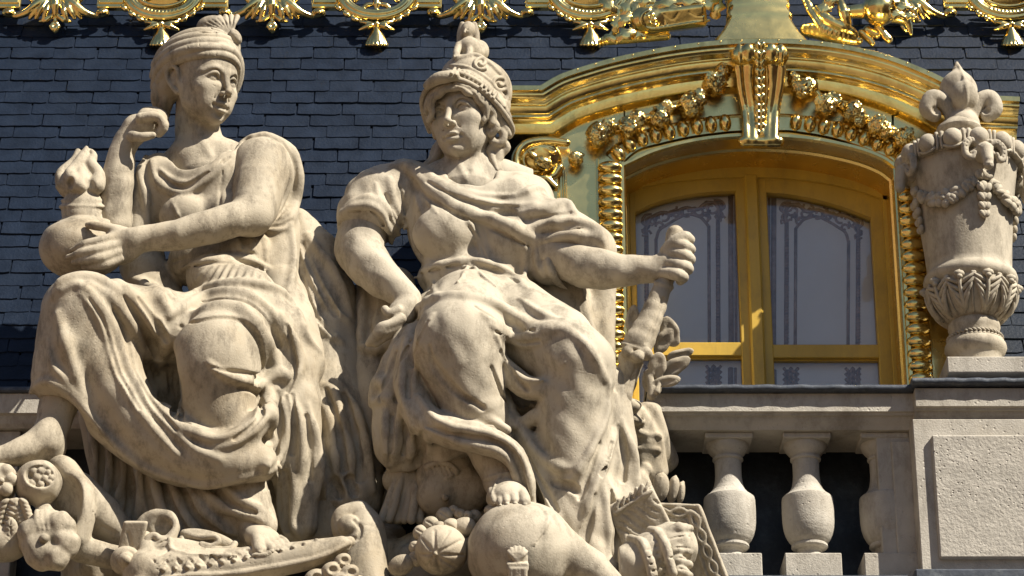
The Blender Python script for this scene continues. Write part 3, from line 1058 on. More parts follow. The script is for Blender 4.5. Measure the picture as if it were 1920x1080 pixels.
# volute on the left shoulder
def carve_volute():
    V = vbox(945, 1080, 245, 365, WD - 20, WD + 70, 1.6)
    V.ell((1010, 302, WD + 4), (46, 42, 16), k=4)
    V.tube([(1010 + 42 * math.cos(a), 302 + 38 * math.sin(a), WD + 16, 8.5) for a in [-0.9 - 0.42 * j for j in range(13)]], k=2)
    V.tube([(1062, 268, WD + 22, 8), (1020, 264, WD + 24, 9), (985, 272, WD + 26, 10), (968, 295, WD + 26, 10), (972, 322, WD + 26, 9), (995, 336, WD + 26, 8), (1022, 334, WD + 24, 7), (1042, 350, WD + 20, 6)], k=2, smooth=4)
    V.tube([(1040, 285, WD + 22, 4), (1010, 276, WD + 22, 4), (985, 290, WD + 24, 4), (984, 312, WD + 24, 4), (1004, 322, WD + 24, 4), (1026, 312, WD + 24, 4), (1030, 296, WD + 24, 4)], k=2, smooth=4)
    V.ell((1018, 306, WD + 36), (19, 15, 16), R=rotm(roll=25), k=3); V.ell((1000, 292, WD + 34), (16, 7, 9), R=rotm(roll=38), k=3)
    V.freeze()
    for i in range(4):
        V.groove([(1004 + i * 6, 298 + i * 2, 1.4), (1014 + i * 6, 310 + i * 2, 1.6)], k=1.5, lift=0.1, smooth=0)
    return V
carved('volute', carve_volute(), M['gold'], dorm)
# oak leaf garlands
def leaf_geo(b, c, R3, L, W, curl, lobes=4.0):
    nu, nv = 6, 10
    V = []
    for lay in (0, 1):
        for j in range(nv + 1):
            v = j / nv
            wd = W * (math.sin(math.pi * min(1, v * 0.92 + 0.06)) ** 0.7) * (1 + 0.36 * math.sin(v * lobes * 2 * math.pi))
            for i in range(nu + 1):
                u = -1 + 2 * i / nu
                p = Vector((u * wd, -L / 2 + L * v, curl * (v - 0.3) ** 2 * L * -1 + abs(u) * wd * -0.25 + 1.3 * math.cos(u * 9) + (0 if lay == 0 else -2.2)))
                p = R3 @ p
                V.append((c[0] + p.x, c[1] + p.z, c[2] + p.y))
    F = []
    k = (nu + 1) * (nv + 1)
    for j in range(nv):
        for i in range(nu):
            a = j * (nu + 1) + i
            F.append((a, a + 1, a + nu + 2, a + nu + 1)); F.append((k + a, k + a + nu + 1, k + a + nu + 2, k + a + 1))
    b.add(V, F)
def cluster_mesh(seed, rad=24, nl=15):
    rs = np.random.RandomState(seed)
    b = MB()
    b.ball((0, 0, 0), (rad * 0.6, rad * 0.6, rad * 0.5), 10, 8)
    for i in range(nl):
        a = rs.uniform(0, 2 * math.pi); e = rs.uniform(0.1, 1.3)
        d = Vector((math.cos(a) * math.sin(e), math.sin(a) * math.sin(e), math.cos(e)))
        c = d * rad * rs.uniform(0.55, 0.85)
        t = Vector((math.cos(a + rs.uniform(-1, 1)), math.sin(a + rs.uniform(-1, 1)), rs.uniform(-0.5, 0.3)))
        t = (t - d * t.dot(d)).normalized(); s = t.cross(d)
        R3 = Matrix((s, t, d)).transposed()
        leaf_geo(b, (c.x, c.z, c.y), R3, rad * rs.uniform(1.0, 1.4), rad * rs.uniform(0.34, 0.48), rs.uniform(0.4, 1.2))
    for i in range(2):
        a = rs.uniform(0, 2 * math.pi); e = rs.uniform(0.5, 0.9)
        b.ball((rad * 0.75 * math.cos(a) * math.sin(e), rad * 0.85 * math.cos(e), rad * 0.75 * math.sin(a) * math.sin(e)), (3.5, 3.5, 5), 8, 6)
    return b.mesh('leaf_cluster', M['gold'], smooth=True)
clusters = [cluster_mesh(i) for i in range(3)]
for side, pts in ((0, [(1122, 258, 26), (1138, 244, 20), (1178, 240, 24), (1196, 228, 20), (1238, 222, 25), (1250, 208, 19), (1296, 200, 27), (1310, 190, 20), (1340, 158, 28), (1356, 140, 18)]),
                  (1, [(1490, 150, 16), (1504, 172, 24), (1516, 160, 18), (1546, 200, 26), (1562, 192, 22), (1598, 216, 24), (1610, 226, 20), (1645, 240, 24), (1660, 250, 20), (1694, 264, 24), (1712, 284, 22)])):
    st = MB()
    st.tube([(P(x, y, WD)[0], WD + 12, P(x, y, WD)[2], 8) for x, y, r in pts], 10)
    gar = st.obj('garland', M['gold'], dorm, smooth=True)
    for i, (x, y, r) in enumerate(pts):
        o = link('leaf_cluster', clusters[(i + side) % 3], gar)
        X, w, zz = P(x, y, WD + 20)
        o.location = U((X, WD + 20 + (6 if i % 2 else 0), zz)); o.scale = (r / 18.5,) * 3
        o.rotation_euler = (0, rng.uniform(0, 6.28), 0)
o = link('seed_pod', cluster_mesh(9, 22, 22), dorm); X, w, zz = P(1080, 299, WD + 18); o.location = U((X, WD + 18, zz)); o.scale = (0.95,) * 3

# ------------------------------------------------------------------ window behind the reveal
WW = -262.0
win = root('arched_window', U(P(1420, 745, WW)), 'ochre painted double casement window with arched top inside the gilded dormer', 'window')
frame_px = interp([(1150, 368), (1178, 358), (1240, 343), (1320, 334), (1405, 331), (1480, 333), (1560, 343), (1630, 360), (1700, 386)], 4)
pane_l = interp([(1193, 398), (1230, 381), (1280, 368), (1330, 361), (1386, 358)], 4)
pane_r = interp([(1443, 361), (1490, 365), (1540, 375), (1590, 389), (1640, 409)], 4)
def yat(pts, x):
    for (xa, ya), (xb_, yb) in zip(pts[:-1], pts[1:]):
        if xa <= x <= xb_: return ya + (yb - ya) * (x - xa) / max(1e-6, xb_ - xa)
    return pts[0][1] if x < pts[0][0] else pts[-1][1]
def slab(m, top, bot, w0, w1):
    """sheet between two photo polylines with equal x, given thickness"""
    n = len(top)
    V = []
    for w in (w1, w0):
        V += [(P(x, 520, WW)[0], w, P(x, y, WW)[2]) for x, y in top] + [(P(x, 520, WW)[0], w, P(x, y, WW)[2]) for x, y in bot]
    F = []
    for i in range(n - 1):
        F += [(i, i + 1, n + i + 1, n + i), (2 * n + i, 3 * n + i, 3 * n + i + 1, 2 * n + i + 1), (n + i, n + i + 1, 3 * n + i + 1, 3 * n + i), (i, 2 * n + i, 2 * n + i + 1, i + 1)]
    m.add(V, F)
bx = lambda m, xa, xb_, ya, yb, w0, w1, bev=1.5: m.box(P(xa, 520, WW)[0], P(xb_, 520, WW)[0], w0, w1, P(1400, yb, WW)[2], P(1400, ya, WW)[2], bev)
m = MB(); xs = np.linspace(1150, 1700, 40)
slab(m, [(x, yat(frame_px, x) - 60) for x in xs], [(x, yat(frame_px, x) + 5) for x in xs], WW - 30, WW + 10)
bx(m, 1140, 1182, 340, 800, WW - 30, WW + 10); bx(m, 1662, 1720, 340, 800, WW - 30, WW + 10)
m.obj('frame', M['yellow'], win)
for nm, pane, xl, xr_, lo in (('casement', pane_l, 1182, 1404, 642), ('casement', pane_r, 1426, 1664, 646)):
    m = MB()
    xs = np.linspace(pane[0][0], pane[-1][0], 16)
    slab(m, [(x, yat(frame_px, x) + 4) for x in xs], [(x, yat(pane, x)) for x in xs], WW - 22, WW + 2)
    bx(m, xl, pane[0][0] + 1, 318, 800, WW - 22, WW + 2); bx(m, pane[-1][0] - 1, xr_, 318, 800, WW - 22, WW + 2)
    bx(m, pane[0][0], pane[-1][0], lo, lo + 25, WW - 22, WW + 1)
    for ya, yb in ((lo - 3, lo + 0.5), (lo + 24.5, lo + 28)):                          # glazing bead
        bx(m, pane[0][0], pane[-1][0], ya, yb, WW - 20, WW - 8, 0.8)
    c = m.obj('casement', M['yellow'], win)
    m = MB(); slab(m, [(x, yat(pane, x) - 6) for x in xs], [(x, lo + 5) for x in xs], WW - 15, WW - 13); m.obj('pane', M['glass'], c)
    m = MB(); slab(m, [(x, lo + 20) for x in xs], [(x, 790) for x in xs], WW - 15, WW - 13); m.obj('pane', M['glass'], c)
m = MB(); bx(m, 1402, 1428, 330, 800, WW - 10, WW + 12, 4); m.obj('meeting_stile', M['yellow'], win, angle=30)
# painted inner shutters with bronze mouldings seen through the panes
WI = WW - 30
for nm, xa, xb_, flip in (('shutter', 1170, 1398, 1), ('shutter', 1432, 1680, -1)):
    sh = root('inner_shutter', U(P((xa + xb_) / 2, 745, WI)), 'pale grey inner shutter with bronze scrollwork behind the %s casement' % ('left' if flip > 0 else 'right'), 'shutter', 'inner shutters of the window')
    m = MB(); m.box(P(xa, 520, WI)[0], P(xb_, 520, WI)[0], WI - 16, WI, P(1400, 800, WI)[2], P(1400, 330, WI)[2], 1); m.obj('panel', M['panel'], sh)
    m = MB()
    def ln(pts, r):
        q = catmull([np.array(p, float) for p in pts], 5) if len(pts) > 2 else [np.array(p, float) for p in pts]
        m.tube([(P(x, y, WI)[0], WI, P(x, y, WI)[2], r) for x, y in q], 6)
    fx = (lambda x: x) if flip > 0 else (lambda x: 2821 - x)       # the right leaf mirrors the left one
    oy = 0 if flip > 0 else 4
    L_ = lambda pts, r: ln([(fx(x), y + oy) for x, y in pts], r)
    for x, y, r in ((1212, 438, 4.4), (1230, 448, 3.4), (1329, 424, 3.4), (1346, 414, 4.4), (1370, 340, 5.5), (1379, 340, 3)):
        L_([(x, y), (x + 1, 648)], r); L_([(x, 690), (x, 800)], r)
    L_([(1212, 440), (1212, 424), (1221, 409), (1240, 399), (1262, 400), (1285, 390), (1308, 393), (1322, 382), (1340, 381), (1349, 396), (1346, 415)], 4.2)
    L_([(1230, 450), (1236, 432), (1250, 422), (1268, 411), (1290, 402), (1312, 407), (1322, 416), (1329, 425)], 3.2)
    L_([(1212, 424), (1204, 416), (1210, 404), (1222, 402)], 3); L_([(1349, 396), (1358, 388), (1352, 377), (1338, 376)], 3)
    def spiral(x, y, r0, turn, a0_):
        L_([(x + r0 * (1 - 0.8 * j / 9) * math.cos(a0_ + turn * j * 0.62), y + r0 * (1 - 0.8 * j / 9) * math.sin(a0_ + turn * j * 0.62)) for j in range(10)], 2.8)
    for x, y, r0, tn, a0_ in ((1218, 412, 12, 1, 0), (1246, 404, 11, -1, 2), (1266, 402, 9, 1, 4), (1287, 396, 11, 1, 1), (1312, 396, 10, -1, 3), (1334, 390, 13, 1, 0), (1348, 402, 9, -1, 2), (1322, 412, 9, 1, 4), (1238, 424, 9, 1, 3)):
        spiral(x, y, r0, tn, a0_)
    for x, y in ((1214, 420), (1228, 404), (1254, 398), (1276, 394), (1298, 390), (1322, 384), (1346, 386), (1350, 408), (1212, 436), (1330, 404)):
        for k in range(4):
            a = rng.uniform(0, 6.28); L_([(x, y), (x + 6 * math.cos(a), y + 6 * math.sin(a)), (x + 10 * math.cos(a + 0.8), y + 10 * math.sin(a + 0.8))], 2.4)
    for x in (1222, 1338):
        for y in (686, 696, 706, 716):
            L_([(x - 14, y), (x - 5, y + 9), (x, y), (x + 5, y + 9), (x + 14, y)], 3.2)
    for y in range(444, 646, 6):
        for x in (1212, 1346):
            m.ball((P(fx(x), y, WI)[0], WI + 3, P(fx(x), y, WI)[2]), (5, 3.4, 2.5), 6, 4)
    m.obj('scrollwork', M['bronze'], sh, smooth=True)
# ------------------------------------------------------------------ gilded frieze along the top of the slates
WF = roof_at(700, 45) + 22
fr = root('gilded_frieze', U(P(700, 30, WF)), 'gilded openwork frieze with medallions, leaf drops and tassels across the top of the slates', 'frieze')
def shift(name, me, parent, dx):
    o = link(name, me, parent); o.location = (dx, 0, 0)
    return o
xu = lambda px: P(px, 30, WF)[0]
def carve_drop():
    c = 510.0
    V = vbox(400, 620, -40, 72, WF - 15, WF + 45, 1.8)
    for s in (-1, 1):
        V.tube([(c + s * 6, -6, WF + 8, 12), (c + s * 30, 6, WF + 18, 12), (c + s * 52, 22, WF + 16, 9), (c + s * 72, 30, WF + 8, 7), (c + s * 84, 28, WF + 6, 6)], k=4, smooth=3)
        V.ell((c + s * 88, 24, WF + 10), (15, 11, 11), k=3); V.ell((c + s * 88, 23, WF + 18), (8, 6, 8), k=1.5)
        for a, b_, w_ in (((14, -4), (36, 34), 24), ((10, 2), (22, 38), 26), ((20, 0), (48, 34), 18), ((6, -10), (40, -4), 22), ((24, -2), (58, 26), 14)):
            V.tube([(c + s * a[0], a[1], WF + 14, 5), (c + s * (a[0] + b_[0]) / 2, (a[1] + b_[1]) / 2, WF + w_, 7), (c + s * b_[0], b_[1], WF + w_ - 8, 4.5)], k=1.5, smooth=2)
        V.tube([(c + s * 4, 28, WF + 20, 5), (c + s * 16, 38, WF + 20, 5.5), (c + s * 28, 40, WF + 14, 4)], k=2, smooth=2)
        V.tube([(c + s * 40, -20, WF + 8, 8), (c + s * 46, -2, WF + 14, 7), (c + s * 36, 6, WF + 10, 5)], k=2, smooth=2)
    V.tube([(c, -14, WF + 20, 9), (c, 10, WF + 28, 9), (c, 26, WF + 24, 6)], k=3)
    V.tube([(c, 30, WF + 18, 5), (c, 40, WF + 16, 5)], k=2)
    for i in range(6):
        a = i * 1.047
        V.ell((c + 6 * math.cos(a), 50 + 5 * math.sin(a), WF + 18), (6, 7, 7), k=1.2)
    V.ell((c, 58, WF + 16), (5, 6, 5), k=1.5)
    V.freeze()
    for s in (-1, 1):
        V.groove([(c + s * 12, 0, 1.2), (c + s * 40, 16, 1.6), (c + s * 66, 28, 1.2)], k=1.5, lift=0.1)
    return vol_mesh('leaf_drop', V, M['gold'])
drop = carve_drop()
for px in (105, 510, 900, 1692):
    o = shift('leaf_drop', drop, fr, (xu(px) - xu(510)) * S)
def carve_medal(kind):
    c = 706.0
    d = T((c, 20, WF))[2]
    V = vbox(c - 85, c + 85, -30, 92, WF - 15, WF + 45, 1.8)
    ring = lambda rx, ry, r, w_, n=28: [(c + rx * math.cos(a), -8 + ry * math.sin(a), w_, r) for a in [math.pi * (-0.06 + 1.12 * j / n) for j in range(n + 1)]]
    V.tube(ring(68, 42, 8, WF + 8), k=1.5); V.tube(ring(60, 34, 6, WF + 12), k=2); V.tube(ring(75, 48, 4, WF + 4), k=2); V.tube(ring(53, 28, 3, WF + 14), k=1.5)
    if kind == 'crown':
        V.tube(ring(45, 20, 5, WF + 14), k=1.5)
        V.ell((c, 4, WF - 4), (52, 26, 6), k=2)
        V.tube([(c - 38, 2, WF + 6, 5), (c - 20, -9, WF + 14, 6), (c, -12, WF + 16, 6), (c + 20, -9, WF + 14, 6), (c + 38, 2, WF + 6, 5)], k=2, smooth=3)
        for j in range(11):
            V.ell((c - 35 + 7 * j, 16 + (6 - 0.22 * (j - 5) ** 2), WF + 16), (3.4, 3.0, 3.4), k=1)
    else:
        for s in (-1, 1):
            V.tube([(c + s * 4, 8, WF + 8, 5), (c + s * 18, 10, WF + 10, 6), (c + s * 26, 18, WF + 8, 4.5)], k=2, smooth=2)
            V.tube([(c + s * 6, -2, WF + 8, 4), (c + s * 26, -8, WF + 10, 6), (c + s * 40, 2, WF + 8, 5)], k=2, smooth=2)
        V.tube([(c, -20, WF + 8, 7), (c, 8, WF + 12, 7), (c, 22, WF + 10, 4)], k=2)
    # husks under the rim, bow and tassel
    for s in (-1, 1):
        for j in range(4):
            x = 26 + 15 * j; y = 47 - 0.0052 * x * x * 1.0 - 1.5 * j
            V.ell((c + s * x, y, WF + 12), (9, 6, 6), R=rotm(roll=-s * (18 + 7 * j)), k=1.2)
            V.ell((c + s * (x + 4), y - 5, WF + 12), (6, 4, 5), R=rotm(roll=-s * 50), k=1.2)
        V.tube([(c + s * 3, 46, WF + 18, 4), (c + s * 16, 50, WF + 22, 6.5), (c + s * 32, 56, WF + 16, 3)], k=1.5, smooth=2)
        V.tube([(c + s * 3, 46, WF + 18, 4), (c + s * 18, 43, WF + 20, 5), (c + s * 30, 41, WF + 16, 3)], k=1.5, smooth=2)
    V.ell((c, 46, WF + 20), (6, 8, 7), k=1.5)
    for i in range(9):
        a = -math.pi * i / 8
        V.tube([(c + 4 * math.cos(a), 53, WF + 14 - 4 * math.sin(a), 3), (c + 12 * math.cos(a), 68, WF + 14 - 9 * math.sin(a), 4), (c + 19 * math.cos(a), 84, WF + 14 - 13 * math.sin(a), 4.4)], k=1.5)
    V.tube([(c, 56, WF + 14, 8), (c, 80, WF + 14, 16)], k=2)
    V.freeze()
    for y in (74, 79, 84):
        for i in range(9):
            V.ridge([(c - 16 + 4 * i, y, 1.8), (c - 14.5 + 4 * i, y + 1.5, 1.8)], k=0.6, lift=0.3, smooth=0)
    return vol_mesh('medallion', V, M['gold'])
md = {'crown': carve_medal('crown'), 'lily': carve_medal('lily')}
for px, kd in ((305, 'crown'), (706, 'lily'), (1105, 'crown'), (1890, 'crown')):
    shift('medallion', md[kd], fr, (xu(px) - xu(706)) * S)
for i, (xa, xb_) in enumerate(((-60, 37), (181, 234), (376, 427), (584, 634), (778, 828), (985, 1033), (1178, 1230), (1770, 1820))):   # straight bars between
    m = MB()
    z0, z1 = P(500, 17, WF)[2], P(500, -12, WF)[2]
    m.box(xu(xa), xu(xb_), WF - 10, WF + 8, z0, z1, 2); m.box(xu(xa) + 3, xu(xb_) - 3, WF, WF + 12, z0 + 9, z1, 2)
    m.obj('bar', M['flat_gold'], fr)

# ------------------------------------------------------------------ centre pedestal and trophies on the dormer
WP = WD - 20
m = MB()
pr = []
for y, hw in ((-60, 66), (-8, 58), (-4, 62), (2, 58), (6, 62), (12, 62), (14, 59), (22, 62), (26, 66), (32, 66), (34, 63), (44, 68), (50, 72), (54, 75), (62, 80), (72, 90), (86, 100)):
    pr.append((hw, P(1425, y, WP)[2]))
x425 = P(1425, 40, WP)[0]
V, F = [], []
for hw, zz in pr:
    for x, w in ((-hw, WP - 80), (hw, WP - 80), (hw, WP - 8 + hw * 0.10), (hw * 0.9, WP + hw * 0.14), (0, WP + 6 + hw * 0.14), (-hw * 0.9, WP + hw * 0.14), (-hw, WP - 8 + hw * 0.10)):
        V.append((x425 + x, w, zz))
n = 7
for j in range(len(pr) - 1):
    for i in range(n):
        a, c = j * n + i, j * n + (i + 1) % n
        F.append((a, c, c + n, a + n))
F += [tuple(range(n)), tuple(range((len(pr) - 1) * n, len(pr) * n))[::-1]]
m.add(V, F)
finish(m.obj('gilded_pedestal', M['flat_gold'], angle=35), 'gilded flaring pedestal standing on the crown of the dormer cornice', 'pedestal')

def trophy_left():
    w = WD - 110
    d = T((1240, 40, w))[2]
    V = vbox(1105, 1375, -10, 95, w - 40, w + 60, 2.0)
    R = rotm(roll=-7)
    V.blk((1268, 36, w + 14), (62, 24, 26), R=R, rnd=10, k=3)                            # quiver lid
    V.tube([(1206, 40, w + 14, 30), (1222, 40, w + 14, 30)], k=6)
    V.half((1240, 60, w + 42), (0, 0.05, 1), k=3)
    V.freeze()
    V.ridge([(1218, 18, 3), (1204, 28, 3), (1204, 46, 3), (1224, 54, 3), (1270, 48, 3), (1330, 38, 3)], k=1, lift=0.1)
    for x in (1232, 1240, 1276, 1284):
        V.ridge([(x, 16, 2), (x + 10, 48, 2)], k=1, lift=0.1, smooth=0)
    for x, y in ((1214, 30), (1222, 26), (1218, 42), (1228, 46), (1226, 36)):
        V.ridge([(x, y, 2.6), (x + 2, y + 1, 2.6)], k=1, lift=0.3, smooth=0)
    V.groove([(1292, 22, 1.2), (1310, 30, 1.2), (1330, 24, 1.2), (1320, 16, 1.2)], k=1, lift=0.1)
    V.groove([(1246, 26, 1.2), (1262, 36, 1.2), (1272, 24, 1.2)], k=1, lift=0.1)
    V.tube([(1130, 78, w, 9), (1180, 74, w - 2, 9), (1250, 68, w - 4, 9)], k=3)           # staff
    for x in (1124, 1130, 1136):
        V.ell((x, 80 - (x - 1124) * 0.3, w + 2), (3, 12, 12), k=1)
    return V
tl = root('gilded_trophy', U(P(1240, 80, WD - 110)), 'gilded trophy of a quiver, staff and leaves left of the central pedestal', 'trophy', 'trophies above the dormer')
carved('quiver', trophy_left(), M['gold'], tl)
def leaf_obj(parent, px, py, w, ang, L, W, curl=0.7, tilt=0.3):
    b_ = MB()
    R3 = (Matrix.Rotation(-math.radians(ang), 3, 'Z') @ Matrix.Rotation(tilt, 3, 'X')).to_3x3()
    X, _, zz = P(px, py, w)
    leaf_geo(b_, (X, w, zz), R3, L, W, curl, 2.5)
    return b_.obj('leaf', M['gold'], parent, smooth=True)
for a in ((1150, 66, 15, 80, 46, 13), (1172, 62, 40, 60, 44, 13), (1192, 60, 25, 100, 40, 12), (1160, 20, 10, -30, 50, 12), (1178, 12, 24, 20, 54, 14), (1196, 22, 30, -15, 56, 15), (1172, 34, 36, 40, 40, 11),
          (1208, -2, 30, 30, 46, 13), (1142, 8, 20, -50, 44, 12), (1156, 44, 30, 10, 40, 10), (1250, 2, 40, 75, 60, 14), (1290, -4, 44, 95, 64, 16), (1325, 4, 34, 60, 50, 16), (1262, 14, 44, 85, 46, 9), (1344, 10, 26, 10, 56, 15)):
    leaf_obj(tl, a[0], a[1], WD - 110 + a[2], a[3], a[4], a[5])
def trophy_right():
    w = WD - 90
    d = T((1600, 40, w))[2]
    V = vbox(1485, 1725, -35, 95, w - 20, w + 85, 2.0)
    V.tube([(1512, 56, w + 4, 14), (1540, 58, w + 10, 20), (1570, 66, w + 14, 20), (1596, 74, w + 14, 13), (1610, 78, w + 14, 8)], k=5, smooth=3)      # scaly head
    V.tube([(1530, 20, w + 20, 10), (1552, 38, w + 28, 13), (1578, 52, w + 28, 13), (1600, 62, w + 24, 9), (1606, 72, w + 20, 6)], k=3, smooth=3)
    V.ell((1612, 76, w + 20), (7, 7, 7), k=1.5)
    V.tube([(1576, 4, w + 34, 8), (1582, 24, w + 40, 12), (1588, 44, w + 34, 10)], k=3, smooth=2)
    for i in range(6):                                                                  # wing feathers
        V.tube([(1500 + i * 3, -16 + i * 7, w + 6 + i * 3, 5), (1518 + i * 4, 10 + i * 8, w + 16 + i * 2, 7), (1534 + i * 3, 44 + i * 6, w + 12, 5)], k=1.2, smooth=2)
    V.tube([(1598, 22, w + 30, 14), (1630, 20, w + 34, 17), (1648, 18, w + 36, 28)], k=2)                                                               # trumpet bell
    V.tube([(1646, 18, w + 36, 33), (1650, 18, w + 36, 34)], k=1)
    V.tube([(1660, 18, w + 40, 24), (1650, 18, w + 36, 20)], k=2, mode='cut')
    V.tube([(1645, 48, w + 16, 8), (1656, 62, w + 16, 8), (1666, 74, w + 14, 9), (1660, 70, w + 16, 7)], k=2)
    V.tube([(1650, 34, w + 12, 12), (1680, 32, w + 10, 13), (1700, 42, w + 8, 10), (1708, 64, w + 4, 4)], k=3, smooth=3)
    V.tube([(1616, 62, w + 8, 9), (1630, 74, w + 8, 8), (1636, 82, w + 8, 6)], k=2); V.tube([(1626, 56, w + 8, 9), (1644, 66, w + 8, 8)], k=2)
    V.freeze()
    for i in range(7):
        V.groove([(1540 + i * 8, 44 + i * 3, 1), (1534 + i * 9, 58 + i * 3, 1.2), (1538 + i * 9, 72 + i * 2, 1)], k=1, lift=0.1)
    V.groove([(1588, 58, 1.4), (1600, 64, 1.4), (1603, 60, 1.4), (1594, 54, 1.4), (1586, 58, 1.4)], k=1, lift=0.1)
    return V
tr_ = root('gilded_trophy', U(P(1600, 80, WD - 90)), 'gilded trophy of a scaly beast head, wing and trumpet right of the central pedestal', 'trophy', 'trophies above the dormer')
carved('beast_and_trumpet', trophy_right(), M['gold'], tr_)
for a in ((1668, 4, 40, 60, 44, 12), (1690, 10, 34, 85, 40, 11), (1676, 22, 34, 100, 46, 11), (1702, 26, 26, 100, 34, 8), (1640, -6, 46, 70, 44, 12), (1560, -4, 44, 30, 40, 14), (1545, 14, 40, 20, 44, 13)):
    leaf_obj(tr_, a[0], a[1], WD - 90 + a[2], a[3], a[4], a[5])
# ------------------------------------------------------------------ stone urn on the pier
WU = -42.0
ux = P(1832, 690, WU)[0]
urn = root('stone_urn', U((ux, WU, P(1832, 718, WU)[2])), 'limestone urn with ram heads, garlands and a lily finial on the right pier', 'urn')
uz = lambda py: P(1815, py, WU)[2]
m = MB(); m.box(ux - 66, ux + 160, WU - 80, WU + 62, uz(722), uz(692), 2); m.obj('plinth', M['stone'], urn)
def turned(name, pr, n=80):
    m = MB(); m.lathe(ux, WU, [(r, uz(y)) for r, y in pr], n)
    return m.obj(name, M['pale_statue'], urn, angle=38)
turned('foot', [(46, 693), (46, 674), (49, 670), (55, 664), (58, 657), (57, 650), (53, 644), (49, 641), (46, 639), (45, 632), (47, 624), (49, 618), (48, 611), (44, 606)])
body_pr = [(44, 606), (50, 602), (60, 594), (70, 582), (77, 566), (80, 552), (80, 543), (84, 540), (88, 535), (89, 529), (87, 522), (82, 517), (79.5, 513), (80, 505), (83, 470), (88, 425), (95, 375), (101, 342), (105, 326), (103, 322), (108, 318), (113, 311), (114, 303), (108, 296), (98, 292)]
ub = turned('bowl', body_pr, 96)
turned('lid', [(98, 294), (90, 288), (72, 283), (54, 278), (43, 272), (39, 264), (38, 256), (43, 252), (45, 246), (42, 240), (35, 236), (30, 230)])
def body_r(y):
    for (r0, y0), (r1, y1) in zip(body_pr[:-1], body_pr[1:]):
        if y1 <= y <= y0: return r0 + (r1 - r0) * (y0 - y) / max(1e-6, y0 - y1)
    return 100.0
def on(phi, y, lift=0.0):
    """point on the bowl, phi measured to the right of the front"""
    r = body_r(y) + lift
    return (ux + r * math.sin(phi), WU + r * math.cos(phi), uz(y))
def egg_knob():
    b = MB(); b.ball((0, 0, 0), (19, 17, 20), 16, 12)
    for s in (-1, 1):
        b.tube([(s * (20 + 2 * math.sin(t * 3)), 1, 16 - 36 * t, 4 - 1.5 * t) for t in np.linspace(0, 1, 7)], 8)
    b.tube([(-18, 2, -14, 3), (-9, 4, -19, 3), (0, 5, -21, 3), (9, 4, -19, 3), (18, 2, -14, 3)], 8)
    return b.mesh('egg_knob', M['pale_statue'], smooth=True)
ek = egg_knob()
for i in range(14):
    ph = 2 * math.pi * i / 14 + 0.15
    o = link('egg_knob', ek, urn)
    r = 112
    o.location = U((ux + r * math.sin(ph), WU + r * math.cos(ph), uz(306))); o.rotation_euler = (0, 0, ph)
def ram_mesh():
    V = Vol((-45, -50, -30), (45, 62, 45), 1.5)
    V.M = (np.eye(3), np.zeros(3), 1.0)
    V.ell((0, -8, 0), (19, 22, 20), k=3); V.tube([(0, -6, 16, 14), (0, 18, 22, 11), (0, 30, 22, 9)], k=5)
    V.ell((0, 31, 25), (9, 7, 8), k=3)
    for s in (-1, 1):
        V.tube([(s * 12, -22, 8, 7), (s * 26, -26, 8, 8), (s * 38, -14, 8, 8), (s * 38, 4, 9, 7), (s * 28, 12, 12, 6), (s * 22, 2, 16, 4)], k=2, smooth=4)
        V.tube([(s * 14, -8, 6, 5), (s * 24, -2, 2, 5)], k=2)
        V.ell((s * 9, -6, 22), (4.5, 3.4, 4), k=1.5); V.tube([(s * 4, -13, 20, 2.2), (s * 14, -12, 18, 2)], k=2)
        V.ell((s * 4, 33, 32), (2, 1.6, 2), k=1, mode='cut')
        for j in range(9):
            a = -1.5 + j * 0.48
            V.tube([(s * (25 + 9 * math.cos(a)), -8 + 13 * math.sin(a), 17, 0.9), (s * (25 + 19 * math.cos(a)), -8 + 24 * math.sin(a), 12, 1.1)], k=1, mode='cut')
    for x in (-10, -3, 4, 11):
        V.ell((x, -26, 12), (5, 5, 6), k=1.5)
    V.tube([(-6, 36, 30, 0.8), (0, 37, 31, 0.8), (6, 36, 30, 0.8)], k=1, mode='cut')
    A, Q = V.mesh()
    W_ = np.stack([A[:, 0] * S, -A[:, 2] * S, -A[:, 1] * S], 1)      # local: x right, out = -y, up = z
    return fast_mesh('ram_head', W_, Q[:, ::-1], M['pale_statue'])
rm_ = ram_mesh()
husk = MB()
husk.ball((0, 0, 0), (9, 9, 13), 12, 8)
for s in (-1, 1): husk.ball((s * 7, 3, -2), (7, 7, 11), 10, 8, Matrix.Rotation(s * 0.5, 3, 'Y'))
husk_me = husk.mesh('husk', M['pale_statue'], smooth=True)
fl = MB()
for i in range(5):
    a = i * 1.257; fl.ball((9 * math.cos(a), 4, 9 * math.sin(a)), (8, 6, 8), 10, 8)
fl.ball((0, 8, 0), (5, 5, 5), 8, 6)
flower_me = fl.mesh('flower', M['pale_statue'], smooth=True)
leafy = MB()
leafy.ball((0, 0, 0), (8, 7, 12), 10, 8); leafy.ball((6, 4, 3), (6, 6, 9), 10, 8, Matrix.Rotation(0.6, 3, 'Y'))
leafy_me = leafy.mesh('leaf_bud', M['pale_statue'], smooth=True)
for j, ph in enumerate((0.21, 0.21 - math.pi / 2, 0.21 + math.pi / 2, 0.21 + math.pi)):
    p = on(ph, 338, 4)
    o = link('ram_head', rm_, urn); o.location = U(p); o.rotation_euler = (0, 0, ph)
    if j == 3: continue
    for k, y in enumerate((392, 408, 424, 438)):
        o = link('husk', husk_me, urn); o.location = U(on(ph, y, 5)); o.rotation_euler = (0, 0, ph); o.scale = (1.05 - 0.1 * k,) * 3
